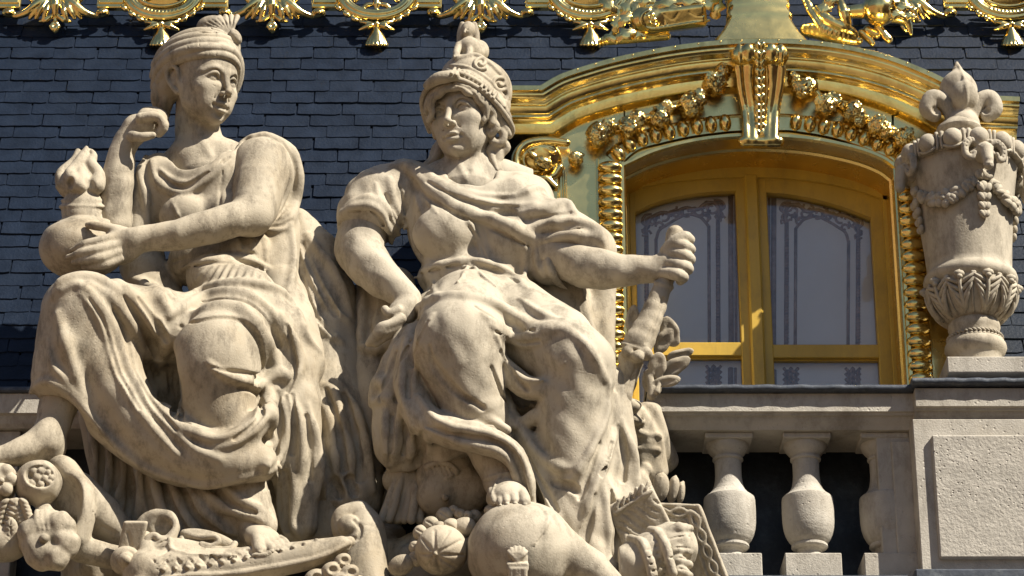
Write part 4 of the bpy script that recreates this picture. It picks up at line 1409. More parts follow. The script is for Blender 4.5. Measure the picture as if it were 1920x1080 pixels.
for a0_, a1_ in ((0.21 - math.pi / 2, 0.21), (0.21, 0.21 + math.pi / 2)):
    for k in range(13):
        t = (k + 0.5) / 13
        ph = a0_ + (a1_ - a0_) * t
        y = 366 + 46 * math.sin(math.pi * t) ** 0.8 - 4
        kind = flower_me if k == 6 else (leafy_me if k % 2 else husk_me)
        o = link({flower_me: 'flower', leafy_me: 'leaf_bud', husk_me: 'husk'}[kind], kind, urn)
        o.location = U(on(ph, y, 5)); sc = 0.75 + 0.45 * math.sin(math.pi * t); o.scale = (sc,) * 3
        o.rotation_euler = (0, (t - 0.5) * 2.2 + (1.57 if kind is not flower_me else 0), ph)
# acanthus leaves round the bowl
ac = MB()
def acanthus(phi, sc=1.0):
    ac.tube([(*on(phi, 600 - 62 * t, 2 + 5 * math.sin(2.8 * t)), 5 - 2.0 * t) for t in np.linspace(0, 1, 9)], 8)
    for s in (-1, 1):
        for j, (t0, sp, ln_) in enumerate(((0.05, 0.16, 26), (0.25, 0.24, 26), (0.45, 0.29, 22), (0.65, 0.30, 16))):
            pts = []
            for q in np.linspace(0, 1, 7):
                y = 600 - 62 * t0 - ln_ * q
                a = phi + s * (0.03 + sp * math.sin(q * 1.5) * sc)
                pts.append((*on(a, max(544, y), 3 + 3 * math.sin(3.1 * q)), 4.4 * (1 - 0.35 * q)))
            ac.tube(pts, 8)
            e = pts[-1]; ac.ball(e[:3], (4.5, 4, 4), 8, 6)
    tip = on(phi, 545, 7); ac.ball(tip, (11, 8, 7), 10, 8); ac.ball((tip[0], tip[1] + 4, tip[2] - 7), (6, 5, 5), 8, 6)
for i in range(10):
    acanthus(0.21 + i * 2 * math.pi / 10, 1.0)
for i in range(20):
    ph = i * 2 * math.pi / 20; ac.tube([(*on(ph + 0.157, 604 - 52 * t, 1.5), 2.2) for t in np.linspace(0, 1, 7)], 6)
ac.obj('acanthus_leaves', M['pale_statue'], ub, smooth=True)
lr = MB()
for i in range(40):
    ph = i * 2 * math.pi / 40
    for s in (-1, 1):
        lr.ball((ux + 50 * math.sin(ph), WU + 50 * math.cos(ph), uz(640) + s * 3.5), (6.5, 4, 2.6), 8, 6, Matrix.Rotation(-ph, 3, 'Z') @ Matrix.Rotation(s * 0.55, 3, 'Y'))
lr.obj('laurel_ring', M['pale_statue'], urn, smooth=True)
def lily():
    V = vbox(1715, 1890, 105, 262, WU - 45, WU + 60, 1.7)
    c = WU
    V.tube([(1806, 244, c, 34), (1806, 236, c, 33)], k=3); V.tube([(1805, 232, c, 24), (1804, 215, c, 18), (1801, 195, c, 20)], k=6)
    V.ell((1797, 170, c), (37, 38, 30), k=5); V.tube([(1797, 150, c, 24), (1795, 132, c, 10), (1794, 118, c, 3.5)], k=8)
    V.ell((1808, 180, c + 24), (26, 30, 18), k=4); V.tube([(1808, 165, c + 28, 12), (1806, 152, c + 26, 4)], k=5); V.tube([(1808, 205, c + 14, 13), (1808, 228, c + 8, 13)], k=5)
    for s in (-1, 1):
        x0_ = 1802
        V.tube([(x0_ + s * 16, 238, c + 2, 11), (x0_ + s * 22, 212, c + 4, 13), (x0_ + s * 36, 190, c + 6, 16), (x0_ + s * 54, 186, c + 6, 18), (x0_ + s * 62, 204, c + 6, 17), (x0_ + s * 50, 216, c + 6, 14)], k=2.5, smooth=4)
        V.ell((x0_ + s * 46, 205, c + 22), (9, 10, 12), k=3, mode='cut')
    V.freeze()
    V.ridge([(1797, 122, 2), (1806, 142, 3), (1812, 165, 3.5), (1812, 192, 3), (1806, 202, 2)], k=4, lift=-0.1)
    V.rough(0.6, 40, 51)
    return V
carved('lily_finial', lily(), M['pale_statue'], urn)
# ------------------------------------------------------------------ unseen side wings, added to block low sky and cut fill light
def wing(x_in, x_out, y0, y1, side):
    """added sky-blocking brick wing with stone window surrounds and a slate roof; world metres"""
    r = root('sky_block_wing', (x_in, (y0 + y1) / 2, GZ), 'unseen brick and stone wing added to cut sky light, beyond the %s edge of the picture' % side, 'building', 'added wings that cut sky light')
    zt = 3.2
    def bx_(name, a, b, m):
        q = MB()
        (xa, ya, za), (xb_, yb, zb_) = a, b
        q.box(min(xa, xb_) / S, max(xa, xb_) / S, -max(ya, yb) / S, -min(ya, yb) / S, za / S, zb_ / S, 4)
        return q.obj(name, m, r)
    bx_('wall', (x_in, y0, GZ), (x_out, y1, zt), M['brick'])
    d = -1 if x_in > 0 else 1
    bx_('cornice', (x_in + d * 0.35, y0 - 0.1, zt), (x_out, y1 + 0.1, zt + 0.45), M['stone'])
    q = MB()
    q.add([((x_in) / S, -y0 / S, (zt + 0.45) / S), ((x_in) / S, -y1 / S, (zt + 0.45) / S), ((x_in - d * 1.6) / S, -y1 / S, (zt + 3.6) / S), ((x_in - d * 1.6) / S, -y0 / S, (zt + 3.6) / S), (x_out / S, -y0 / S, (zt + 0.45) / S), (x_out / S, -y1 / S, (zt + 0.45) / S)],
          [(0, 1, 2, 3), (3, 2, 5, 4), (0, 3, 4), (1, 5, 2)])
    q.obj('roof', M['slate'], r)
    n = max(3, int(abs(y1 - y0) / 3.4))
    for i in range(n):
        yc = y0 + (y1 - y0) * (i + 0.5) / n
        for z0, z1 in ((GZ + 0.8, GZ + 3.8), (GZ + 5.2, GZ + 8.4)):
            w = bx_('window', (x_in + d * 0.10, yc - 0.85, z0 - 0.2), (x_in - d * 0.1, yc + 0.85, z1 + 0.3), M['stone'])
            q = MB(); q.box(min(x_in + d * 0.13, x_in) / S, max(x_in + d * 0.13, x_in) / S, -(yc + 0.6) / S, -(yc - 0.6) / S, z0 / S, z1 / S, 2); q.obj('pane', M['lead_wall'], w)
wing(10.5, 18.0, -34.0, -1.4, 'right')
wing(-10.5, -18.0, -34.0, -1.4, 'left')
# ------------------------------------------------------------------ seated woman in a turban
def place(V, eye_px, R, s, anchor=(0, 5, 50)):
    V.frame(T(eye_px) - R @ (np.array(anchor, float) * s), R, s)

def carve_statue1():
    out = {}
    # ---- head and neck
    c = T((385, 175, 20))
    B = Vol(c - np.array([150, 155, 150]), c + np.array([150, 175, 130]), 1.6)
    R1 = rotm(44, 17, 18)
    place(B, (419, 151, 82), R1, 1.06)
    carve_face(B, 3.0)
    carve_ear(B, -1)
    B.frame()
    B.tube([(368, 200, 8, 40), (370, 245, 5, 43), (378, 285, 0, 47), (385, 330, 0, 60)], k=12)
    B.tube([(300, 325, 5, 26), (350, 300, 5, 40), (420, 300, 5, 42), (490, 330, 0, 40)], k=16)
    B.freeze()
    B.puff([(345, 200, 9), (372, 250, 9), (395, 292, 8)], 3.0)
    B.rough(0.5, 60, 1)
    out['head'] = B
    # ---- turban, wound round the head in its own frame
    c = T((380, 120, 10))
    Tu = Vol(c - np.array([120, 140, 140]), c + np.array([115, 125, 135]), 1.7)
    place(Tu, (419, 151, 82), R1, 1.06)
    Tu.ell((-4, -40, -14), (58, 38, 68), k=6); Tu.ell((2, -62, -2), (46, 26, 48), k=10)
    Tu.ell((-20, -10, -50), (44, 44, 34), k=14)
    Tu.tube([(-38, 20, -62, 22), (-34, 46, -68, 15), (-28, 62, -68, 8)], k=12)
    bands = (
        ([(-44, 30, -76, 8), (-56, 6, -62, 9), (-61, -20, -26, 9), (-53, -29, 12, 8), (-35, -35, 39, 8), (-8, -39, 54, 7.5), (18, -37, 51, 7.5), (40, -27, 36, 7.5), (53, 0, 16, 7.5), (55, 28, 0, 6)]),
        ([(-50, 14, -82, 9), (-62, -12, -62, 10), (-66, -32, -20, 10), (-52, -44, 22, 9.5), (-24, -50, 45, 9), (6, -53, 51, 9), (32, -45, 40, 9), (52, -20, 20, 8), (60, 10, 4, 7)]),
        ([(-54, -6, -84, 9), (-64, -28, -60, 10), (-64, -46, -18, 10), (-46, -57, 22, 10), (-14, -64, 40, 9.5), (16, -63, 40, 9.5), (42, -48, 30, 9), (58, -22, 10, 9)]),
        ([(-54, -26, -82, 10), (-60, -46, -56, 11), (-56, -62, -18, 11), (-36, -72, 16, 10.5), (-8, -77, 28, 10), (18, -75, 30, 10), (42, -58, 24, 10), (58, -34, 4, 9)]),
        ([(-48, -46, -74, 11), (-48, -66, -44, 12), (-38, -80, -12, 11), (-14, -86, 10, 11), (12, -86, 18, 10), (34, -72, 16, 9)]),
        ([(-18, -58, 46, 5), (6, -60, 49, 6.5), (30, -52, 44, 5)]),
        ([(30, -78, 10, 9), (54, -54, 16, 10), (68, -24, 6, 10), (66, 8, -6, 9), (56, 36, -16, 6)]),
        ([(40, -70, 0, 9), (58, -44, -2, 9), (66, -14, -14, 9), (62, 20, -22, 8)]),
        ([(-56, 18, -70, 9), (-54, 40, -70, 9), (-42, 58, -72, 7)]),
        ([(-44, 36, -56, 8), (-42, 52, -62, 8), (-34, 66, -66, 5)]))
    for pts in bands:
        Tu.tube(pts, k=1.6, smooth=4)
    Tu.frame()
    Tu.freeze()
    for x, y in ((318, 122), (331, 118), (345, 114), (360, 110), (320, 145), (335, 140), (352, 134), (390, 100), (404, 99), (350, 92), (372, 80), (308, 128)):
        Tu.groove([(x, y - 7, 0.8), (x + 2, y, 0.8), (x, y + 7, 0.8)], k=1.0, lift=0.1, smooth=0)
    # fan-shaped knot
    Tu.ell((404, 53, 58), (37, 25, 17), R=rotm(roll=6), k=4); Tu.tube([(408, 62, 40, 20), (420, 74, 44, 20), (436, 88, 46, 16)], k=6)
    for i in range(11):
        t = i / 10.0
        a_ = math.radians(178 + 104 * t)
        Tu.tube([(434, 64, 74, 2), (432 + 38 * math.cos(a_), 63 + 20 * math.sin(a_), 72, 4.0), (432 + 62 * math.cos(a_), 62 + 31 * math.sin(a_), 60, 5.4)], k=1.0)
    Tu.ell((441, 69, 70), (11, 17, 13), R=rotm(roll=-32), k=1.5)
    Tu.freeze()
    for i in range(10):
        t = (i + 0.5) / 10.0
        a_ = math.radians(178 + 104 * t)
        Tu.groove([(430, 63, 1.0), (432 + 36 * math.cos(a_), 63 + 20 * math.sin(a_), 1.5), (432 + 60 * math.cos(a_), 62 + 31 * math.sin(a_), 1.8)], k=1, lift=0.1, smooth=0)
    Tu.groove([(438, 58, 1.3), (447, 63, 1.3), (451, 75, 1.3), (446, 84, 1.3), (437, 78, 1.3), (434, 66, 1.3)], k=1, lift=0.1)
    out['turban'] = Tu
    # ---- her right arm, raised behind the vessel, loose fist
    A = vbox(160, 345, 190, 480, -75, 115, 2.0)
    A.tube([(300, 350, -30, 38), (218, 436, 20, 34), (214, 420, 40, 33), (219, 345, 55, 31), (228, 288, 60, 25), (238, 264, 62, 24)], k=8)
    A.ell((256, 240, 66), (30, 27, 26), R=rotm(roll=-30), k=12)
    A.ell((276, 234, 68), (24, 22, 26), k=8)
    for i in range(4):
        r_ = (9.5, 10, 9.5, 8.5)[i]
        A.tube([(264 + 3 * i, 221 - 4 * i, 94 - 14 * i, r_ + 1), (292 + 2 * i, 219 - 3 * i, 96 - 14 * i, r_), (306 + i, 234 - 2 * i, 90 - 14 * i, r_), (298, 250 - 2 * i, 82 - 13 * i, r_ * 0.85)], k=2.2, smooth=3)
    A.tube([(246, 254, 88, 9), (266, 257, 98, 8.5), (286, 254, 98, 7.5)], k=3, smooth=2)
    A.rough(1.0, 34, 3)
    out['arm_raised'] = A
    # ---- her left arm across the body, hand on the vessel
    L = vbox(105, 580, 235, 535, -50, 180, 2.1)
    L.ell((492, 320, 30), (54, 62, 56), k=12)
    L.tube([(490, 310, 28, 52), (484, 345, 50, 50), (478, 385, 70, 45), (470, 408, 86, 37)], k=12)
    L.tube([(478, 404, 84, 34), (440, 412, 104, 33), (390, 425, 118, 32), (335, 440, 124, 29), (285, 445, 124, 25), (255, 450, 126, 24)], k=12)
    L.ell((226, 462, 126), (38, 34, 20), R=rotm(roll=8), k=12)
    L.tube([(232, 436, 130, 12), (205, 428, 138, 10), (182, 424, 142, 9), (165, 422, 136, 7)], k=5, smooth=2)
    for pts in ([(222, 444, 136, 10), (190, 451, 150, 9.5), (160, 459, 150, 8.5), (134, 470, 138, 6.5)],
                [(222, 458, 138, 10), (190, 467, 153, 9.5), (158, 474, 152, 8.5), (128, 482, 140, 6.5)],
                [(222, 472, 136, 10), (192, 483, 150, 9.5), (164, 488, 148, 8.5), (138, 492, 138, 6.5)],
                [(226, 484, 130, 9), (200, 495, 142, 8.5), (176, 500, 140, 7.5), (158, 501, 134, 6)]):
        L.tube(pts, k=4.0, smooth=3)
    L.freeze()
    L.puff([(430, 440, 9), (445, 436, 9)], -1.5)
    L.rough(1.0, 40, 4)
    out['arm_across'] = L
    # ---- vessel with flames
    Ve = vbox(66, 245, 265, 540, -30, 150, 2.0)
    Ve.ell((154, 465, 62), (80, 60, 78), k=4)
    Ve.ell((158, 415, 58), (52, 8, 50), k=2)
    Ve.tube([(156, 412, 57, 40), (156, 392, 57, 40)], k=2)
    Ve.ell((157, 388, 57), (46, 10, 45), k=2); Ve.ell((156, 377, 57), (42, 9, 42), k=2)
    Ve.ell((152, 352, 57), (44, 27, 42), k=3)
    for pts in ([(118, 345, 75, 16), (112, 330, 76, 10), (122, 315, 70, 8), (140, 300, 62, 8), (146, 283, 60, 5)],
                [(140, 345, 96, 15), (132, 325, 86, 11), (150, 305, 72, 11), (158, 288, 62, 8), (162, 277, 58, 4)],
                [(152, 350, 98, 12), (153, 325, 84, 10), (152, 316, 78, 8)],
                [(180, 350, 84, 15), (186, 328, 76, 12), (170, 308, 68, 11), (176, 292, 62, 7), (172, 283, 60, 4)],
                [(165, 340, 60, 22), (163, 310, 52, 18), (168, 286, 48, 8)]):
        Ve.tube(pts, k=5, smooth=3)
    Ve.ell((168, 340, 104), (8, 14, 12), R=rotm(roll=-20), k=5, mode='cut')
    Ve.ell((131, 343, 104), (7, 11, 12), R=rotm(roll=15), k=5, mode='cut')
    Ve.freeze()
    for i in range(-5, 6):
        Ve.groove([(156 + i * 8.5 - 4, 396, 0.9), (156 + i * 8.5 + 5, 406, 0.9)], k=1, lift=0.1, smooth=0)
        Ve.groove([(156 + i * 8.5 + 5, 396, 0.9), (156 + i * 8.5 - 4, 406, 0.9)], k=1, lift=0.1, smooth=0)
    Ve.rough(0.9, 50, 6)
    out['vessel'] = Ve
    # ---- feet
    F = vbox(-70, 170, 690, 885, 120, 250, 2.0)
    F.tube([(124, 690, 172, 46), (114, 745, 172, 37), (101, 790, 176, 31), (86, 822, 184, 29)], k=12)
    F.ell((100, 838, 175), (24, 26, 28), k=12)
    F.tube([(84, 824, 186, 28), (52, 840, 200, 24), (14, 852, 212, 20), (-30, 862, 222, 14)], k=12)
    F.tube([(97, 852, 178, 14), (40, 860, 195, 12), (-30, 868, 215, 10)], k=8)
    F.rough(0.9, 40, 7)
    out['foot_raised'] = F
    G = vbox(430, 565, 930, 1060, 70, 260, 1.8)
    G.tube([(470, 930, 120, 34), (474, 975, 126, 32), (482, 1000, 140, 30)], k=10)
    G.ell((492, 1010, 172), (34, 22, 40), R=rotm(roll=18), k=10)
    for i, (x, y, r) in enumerate(((487, 1030, 12), (508, 1029, 9.5), (521, 1027, 8.5), (531, 1024, 7.5), (539, 1020, 6.5))):
        G.tube([(480 + i * 11, 1005 + i * 1, 190 - i * 3, r * 1.05), (484 + i * 13, 1018, 212 - i * 4, r), (x, y + 2, 224 - i * 4, r)], k=3, smooth=2)
        G.ell((x + 1, y + 5, 232 - i * 4), (r * 0.5, r * 0.35, r * 0.4), k=1)
    G.rough(0.8, 36, 8)
    out['foot_front'] = G
    # ---- robe
    h = 2.4
    Rb = vbox(40, 640, 240, 1050, -80, 275, h)
    Rb.ell((395, 372, 0), (112, 100, 72), k=10)                               # chest
    Rb.ell((500, 345, -8), (62, 90, 58), k=18)                                # shoulder wrap
    Rb.ell((300, 360, 0), (48, 75, 52), k=18)
    Rb.ell((415, 490, 10), (100, 62, 66), k=18)                               # waist
    Rb.ell((345, 405, 52), (46, 40, 30), k=18); Rb.ell((430, 400, 50), (46, 40, 30), k=18)
    Rb.ell((432, 598, 20), (122, 56, 80), k=16)                               # hips
    Rb.tube([(520, 430, -10, 44), (520, 520, -5, 40), (545, 600, 30, 46), (560, 680, 60, 50)], k=18)
    Rb.tube([(285, 350, 4, 40), (262, 400, 8, 34), (256, 440, 10, 28)], k=14)                # sleeve of the raised arm
    Rb.tube([(392, 628, 70, 70), (275, 606, 150, 66), (158, 588, 196, 68)], k=14)
    Rb.tube([(262, 430, -24, 40), (268, 500, -20, 44), (300, 570, -10, 50)], k=14)          # thigh of the raised leg
    Rb.tube([(150, 592, 192, 70), (134, 650, 190, 64), (116, 706, 186, 54), (128, 722, 180, 48)], k=18)
    Rb.tube([(445, 600, 70, 80), (425, 650, 150, 76)], k=18)                              # front thigh, knee, shin
    Rb.ell((402, 702, 168), (83, 112, 80), k=12)
    Rb.tube([(412, 770, 160, 62), (440, 840, 130, 60), (455, 880, 112, 50)], k=14)
    Rb.tube([(530, 640, 60, 54), (548, 760, 74, 52), (560, 880, 64, 40), (565, 985, 50, 30)], k=18)   # side of the skirt
    Rb.tube([(160, 600, 196, 50), (192, 690, 192, 46), (255, 790, 184, 40), (335, 850, 180, 38), (420, 868, 186, 36), (480, 862, 180, 30)], k=14, smooth=3)   # the swung sheet
    Rb.tube([(130, 660, 186, 42), (160, 735, 180, 38), (225, 818, 168, 32), (310, 872, 160, 30), (400, 888, 164, 28), (490, 876, 166, 24)], k=12, smooth=3)
    Rb.tube([(205, 600, 180, 44), (248, 700, 176, 34), (305, 780, 182, 28), (385, 832, 196, 26), (450, 824, 200, 24), (496, 780, 186, 20)], k=12, smooth=3)
    Rb.ell((300, 720, 40), (100, 120, 46), k=16)
    Rb.tube([(500, 690, 96, 34), (500, 780, 96, 34), (500, 860, 100, 30)], k=14)
    Rb.tube([(395, 520, 60, 46), (470, 552, 84, 48), (540, 630, 92, 36)], k=16)
    # opening under the raised robe where the foot comes out
    Rb.ell((100, 806, 170), (58, 60, 120), R=rotm(roll=24), k=6, mode='cut')
    Rb.ell((300, 690, 190), (34, 80, 70), R=rotm(roll=-24), k=14, mode='cut')
    Rb.freeze()
    # shoulders and neckline
    Rb.tube([(370, 235, 10, 60), (372, 300, 30, 54)], k=10, mode='cut')
    Rb.freeze()
    ridges = [
        ([(272, 292, 9), (262, 325, 10), (272, 370, 9), (278, 425, 7)], 5),
        ([(284, 300, 8), (292, 335, 9), (318, 357, 9), (350, 360, 8), (385, 340, 8), (425, 303, 7), (455, 272, 6)], 5),
        ([(300, 318, 6), (330, 340, 7), (360, 340, 6), (400, 312, 6), (435, 285, 5)], 4),
        ([(455, 300, 5), (478, 262, 8), (498, 250, 8)], 4),
        ([(438, 290, 6), (460, 262, 7), (485, 250, 7)], 4),
        ([(495, 252, 10), (527, 272, 12), (542, 310, 12), (538, 355, 11), (518, 395, 9), (498, 420, 6)], 5),
        ([(510, 254, 12), (548, 282, 13), (562, 330, 14), (556, 380, 13), (540, 415, 10), (505, 428, 6)], 6),
        ([(315, 362, 3), (328, 390, 4), (338, 412, 3)], 3),
        ([(480, 425, 5), (510, 412, 6), (545, 402, 5)], 4),
        ([(486, 430, 6), (520, 432, 7), (545, 422, 5)], 4),
        ([(478, 432, 6), (496, 452, 8), (498, 485, 6)], 4),
        ([(462, 440, 5), (474, 458, 7), (470, 478, 6)], 4),
        ([(446, 448, 5), (452, 464, 6), (450, 476, 4)], 4),
        ([(425, 458, 5), (440, 472, 5)], 3),
        ([(330, 512, 5), (360, 496, 6), (400, 486, 7), (440, 482, 7), (478, 490, 7), (504, 503, 6)], 3),
        ([(545, 420, 8), (552, 470, 10), (548, 520, 9), (540, 545, 6)], 6)]
    for i in range(9):
        t = i / 8.0
        ridges.append(([(388 + 108 * t, 501 - 8 * math.sin(3.1 * t) + 6 * t, 4.5), (372 + 118 * t, 520 + 2 * t, 5), (362 + 132 * t, 534 + 4 * t, 3)], 3))
    for p, k in ridges:
        Rb.fold(p, 0.1, 1.05)
    Rb.freeze()
    for p in ([(300, 328, 2), (340, 350, 2.5), (380, 330, 2.5), (430, 295, 2)],
              [(528, 265, 2), (552, 305, 3), (550, 355, 3), (530, 395, 2.5), (505, 424, 2)],
              [(275, 310, 2), (276, 340, 2.5), (286, 380, 2)],
              [(418, 300, 1.5), (415, 345, 2.2), (411, 384, 2)],
              [(500, 424, 2), (525, 423, 2.5), (548, 412, 2)],
              [(335, 508, 2), (380, 496, 2), (430, 492, 2), (480, 500, 2)],
              [(322, 492, 2), (352, 484, 2), (400, 474, 2.5), (440, 470, 2), (480, 477, 2)]):
        Rb.groove([(x, y, r * 1.2) for x, y, r in p], k=4, lift=-0.1)
    # lap, knees and the big swag
    ridges = [
        # raised knee: parallel folds falling inwards
        ([(104, 552, 12), (116, 530, 15), (150, 519, 15), (190, 526, 14), (222, 550, 11), (244, 585, 6)], 8),
        ([(118, 545, 7), (150, 536, 9), (185, 566, 10), (212, 612, 11), (232, 665, 11), (262, 730, 10), (305, 785, 10), (360, 838, 9), (410, 862, 7)], 5),
        ([(152, 552, 6), (182, 585, 8), (202, 630, 10), (216, 680, 9), (240, 735, 8), (285, 800, 8), (330, 850, 7)], 6),
        ([(168, 534, 7), (210, 560, 9), (242, 600, 10), (264, 650, 10), (282, 710, 9), (305, 765, 8), (345, 800, 8), (390, 818, 8)], 5),
        ([(200, 524, 11), (238, 545, 14), (268, 578, 14), (288, 612, 10), (298, 640, 6)], 7),
        ([(245, 522, 11), (280, 537, 14), (308, 568, 11), (318, 588, 6)], 6),
        ([(272, 528, 7), (302, 541, 7), (324, 559, 5)], 4),
        ([(262, 605, 7), (278, 640, 8), (292, 675, 6)], 5),
        ([(90, 640, 5), (98, 682, 7), (116, 706, 7), (142, 738, 7), (156, 754, 5)], 7),
        ([(108, 590, 9), (122, 640, 12), (138, 690, 12), (156, 745, 9)], 12),
        ([(57, 736, 8), (70, 722, 9), (90, 716, 8), (118, 730, 8), (150, 757, 8), (182, 795, 8), (215, 832, 8), (262, 872, 8), (320, 896, 8), (380, 910, 9), (425, 903, 9), (470, 893, 8), (508, 886, 6)], 4),
        # rim of the swag below the front knee
        ([(248, 690, 7), (274, 745, 9), (318, 790, 9), (360, 810, 9), (400, 822, 10), (440, 812, 10), (478, 790, 9), (497, 758, 8), (503, 735, 6)], 4),
        ([(408, 840, 5), (440, 832, 7), (478, 806, 8), (503, 775, 9), (508, 742, 8), (500, 728, 5)], 3),
        ([(300, 600, 7), (312, 640, 7), (306, 680, 6)], 6),
        # rolled edge over the front thigh
        ([(318, 592, 8), (345, 575, 9), (385, 552, 10), (430, 545, 11), (470, 555, 11), (510, 585, 11), (530, 625, 10)], 5),
        ([(345, 606, 9), (375, 586, 13), (415, 574, 14), (452, 579, 15), (482, 606, 15), (503, 645, 15), (520, 682, 13), (532, 706, 8)], 5),
        ([(322, 572, 6), (370, 545, 8), (420, 532, 9), (480, 530, 10), (530, 548, 10), (560, 590, 9), (580, 635, 8), (600, 658, 5)], 6),
        ([(300, 690, 8), (308, 655, 10), (328, 618, 10), (350, 600, 8)], 6),
        ([(524, 590, 7), (544, 620, 10), (558, 655, 11), (562, 692, 10), (546, 722, 6)], 5),
        ([(508, 700, 7), (525, 700, 9), (541, 708, 8), (546, 722, 5)], 3),
        ([(480, 728, 7), (505, 711, 9), (534, 700, 7)], 3),
        ([(392, 680, 4), (416, 699, 8), (450, 712, 9), (478, 718, 5)], 4),
        # falling edge right of the knee and the pleats below it
        ([(500, 730, 9), (510, 770, 11), (507, 820, 12), (503, 865, 11), (498, 885, 7)], 4),
        ([(518, 730, 7), (533, 770, 9), (538, 810, 9), (530, 845, 7), (514, 880, 6)], 4),
        ([(542, 735, 8), (562, 790, 10), (568, 850, 10), (558, 905, 8)], 5),
        ([(578, 760, 9), (594, 820, 11), (602, 880, 11), (594, 930, 8)], 5),
        ([(525, 862, 6), (518, 900, 7), (522, 950, 7), (535, 1000, 8), (560, 1015, 8)], 3),
        ([(545, 870, 6), (552, 920, 9), (548, 980, 9), (565, 1010, 7)], 4)]
    for p, k in ridges:
        Rb.fold(p, 0.1, 1.15)
    Rb.freeze()
    for p, k in (
        ([(232, 556, 3), (256, 594, 5), (278, 632, 6), (296, 670, 6)], 5),
        ([(262, 560, 4), (290, 600, 6), (306, 630, 6), (312, 640, 4)], 5),
        ([(166, 560, 2), (192, 600, 3), (208, 650, 3.5), (226, 705, 3.5), (262, 765, 3)], 5),
        ([(214, 582, 2.5), (238, 632, 3.5), (252, 690, 4), (284, 752, 4), (330, 806, 3)], 5),
        ([(292, 700, 4), (306, 745, 6), (328, 780, 6), (352, 795, 4)], 6),
        ([(318, 690, 4), (322, 740, 5), (340, 785, 4)], 5),
        ([(340, 612, 3), (372, 602, 4), (420, 595, 5), (458, 606, 5), (484, 642, 6), (490, 690, 7), (480, 716, 5)], 4),
        ([(380, 566, 2.5), (430, 560, 3.5), (470, 570, 3.5), (505, 605, 4), (524, 650, 4)], 4),
        ([(538, 610, 3), (550, 660, 4), (553, 700, 4), (538, 732, 4)], 4),
        ([(398, 688, 2), (428, 696, 3.5), (462, 700, 3.5), (482, 704, 3)], 3),
        ([(446, 728, 2), (468, 730, 4), (484, 740, 5), (492, 770, 4), (472, 800, 3.5), (440, 824, 3)], 3),
        ([(484, 735, 4), (490, 760, 5), (486, 780, 4)], 4),
        ([(522, 735, 3), (525, 790, 4), (516, 850, 4)], 4),
        ([(548, 740, 3), (552, 800, 4), (548, 850, 4)], 4),
        ([(574, 780, 3), (582, 840, 4), (582, 900, 4)], 4),
        ([(515, 885, 5), (508, 930, 7), (512, 985, 7), (530, 1015, 5)], 4),
        ([(535, 885, 4), (536, 930, 6), (540, 990, 5)], 4)):
        Rb.groove([(x, y, r * 1.3) for x, y, r in p], k=max(2, k * 0.6), lift=-0.3)
    Rb.rough(1.0, 46, 9)
    out['robe'] = Rb
    Us = vbox(140, 545, 750, 1055, -20, 190, 2.7)
    Us.tube([(195, 780, 30, 46), (215, 890, 36, 44), (240, 990, 56, 50)], k=16)
    Us.tube([(290, 830, 50, 60), (310, 930, 70, 56), (340, 1010, 90, 50)], k=16)
    Us.tube([(380, 870, 90, 56), (400, 950, 100, 54), (420, 1010, 100, 40)], k=16)
    Us.tube([(440, 880, 120, 46), (462, 940, 124, 44), (486, 985, 136, 32)], k=14)
    Us.ell((478, 1030, 150), (26, 26, 60), k=6, mode='cut')
    Us.freeze()
    for p, k in (([(170, 800, 9), (182, 860, 10), (172, 930, 9)], 4), ([(200, 800, 9), (208, 870, 11), (196, 950, 9)], 4), ([(228, 840, 9), (230, 900, 12), (206, 965, 9)], 4),
                 ([(256, 860, 10), (266, 920, 13), (254, 1000, 10)], 4), ([(284, 880, 9), (300, 940, 12), (322, 985, 9)], 4), ([(318, 890, 10), (345, 965, 13), (395, 1018, 11), (435, 1030, 8)], 4),
                 ([(352, 900, 9), (380, 955, 12), (425, 1000, 9)], 4), ([(372, 905, 8), (405, 940, 11), (450, 962, 11), (490, 975, 9), (520, 1005, 8)], 4), ([(412, 905, 8), (450, 935, 10), (490, 955, 10), (516, 985, 8)], 4)):
        Us.fold(p, 0.25, 1.1)
    Us.freeze()
    for p in ([(188, 810, 5), (192, 880, 8), (184, 950, 7)], [(216, 840, 5), (218, 900, 8), (200, 970, 7)], [(243, 860, 5), (246, 930, 9), (230, 990, 8)], [(272, 890, 5), (284, 950, 9), (285, 1000, 7)],
              [(304, 900, 5), (328, 965, 9), (360, 1005, 8)], [(340, 905, 5), (366, 958, 9), (410, 1005, 9), (440, 1012, 7)], [(395, 915, 4), (430, 945, 6), (480, 964, 5)]):
        Us.groove(p, k=2.5, lift=-0.3)
    Us.rough(1.0, 40, 13)
    out['underskirt'] = Us
    # ---- cloak hanging on her left, in the shade
    Ck = vbox(520, 745, 380, 1010, -150, 70, 3.0)
    Ck.tube([(560, 420, -70, 30), (590, 480, -66, 52), (610, 560, -50, 60), (615, 640, -40, 62), (630, 730, -30, 62), (650, 830, -24, 66), (655, 930, -20, 62)], k=16)
    Ck.tube([(580, 640, -20, 50), (600, 760, -10, 60), (600, 900, 0, 60)], k=20)
    Ck.freeze()
    for p, k in (([(556, 432, 8), (580, 500, 10), (620, 570, 12), (650, 600, 8)], 7),
                 ([(575, 440, 8), (615, 490, 11), (645, 545, 11), (658, 590, 8)], 7),
                 ([(556, 470, 7), (570, 540, 10), (600, 610, 11), (640, 640, 9)], 7),
                 ([(612, 722, 8), (628, 738, 10), (640, 790, 11), (655, 850, 12), (660, 890, 10)], 6),
                 ([(596, 745, 8), (615, 780, 10), (628, 840, 12), (632, 895, 11)], 6),
                 ([(640, 720, 8), (668, 770, 11), (688, 840, 12), (700, 920, 10)], 6),
                 ([(596, 820, 8), (602, 880, 10), (612, 930, 8)], 6)):
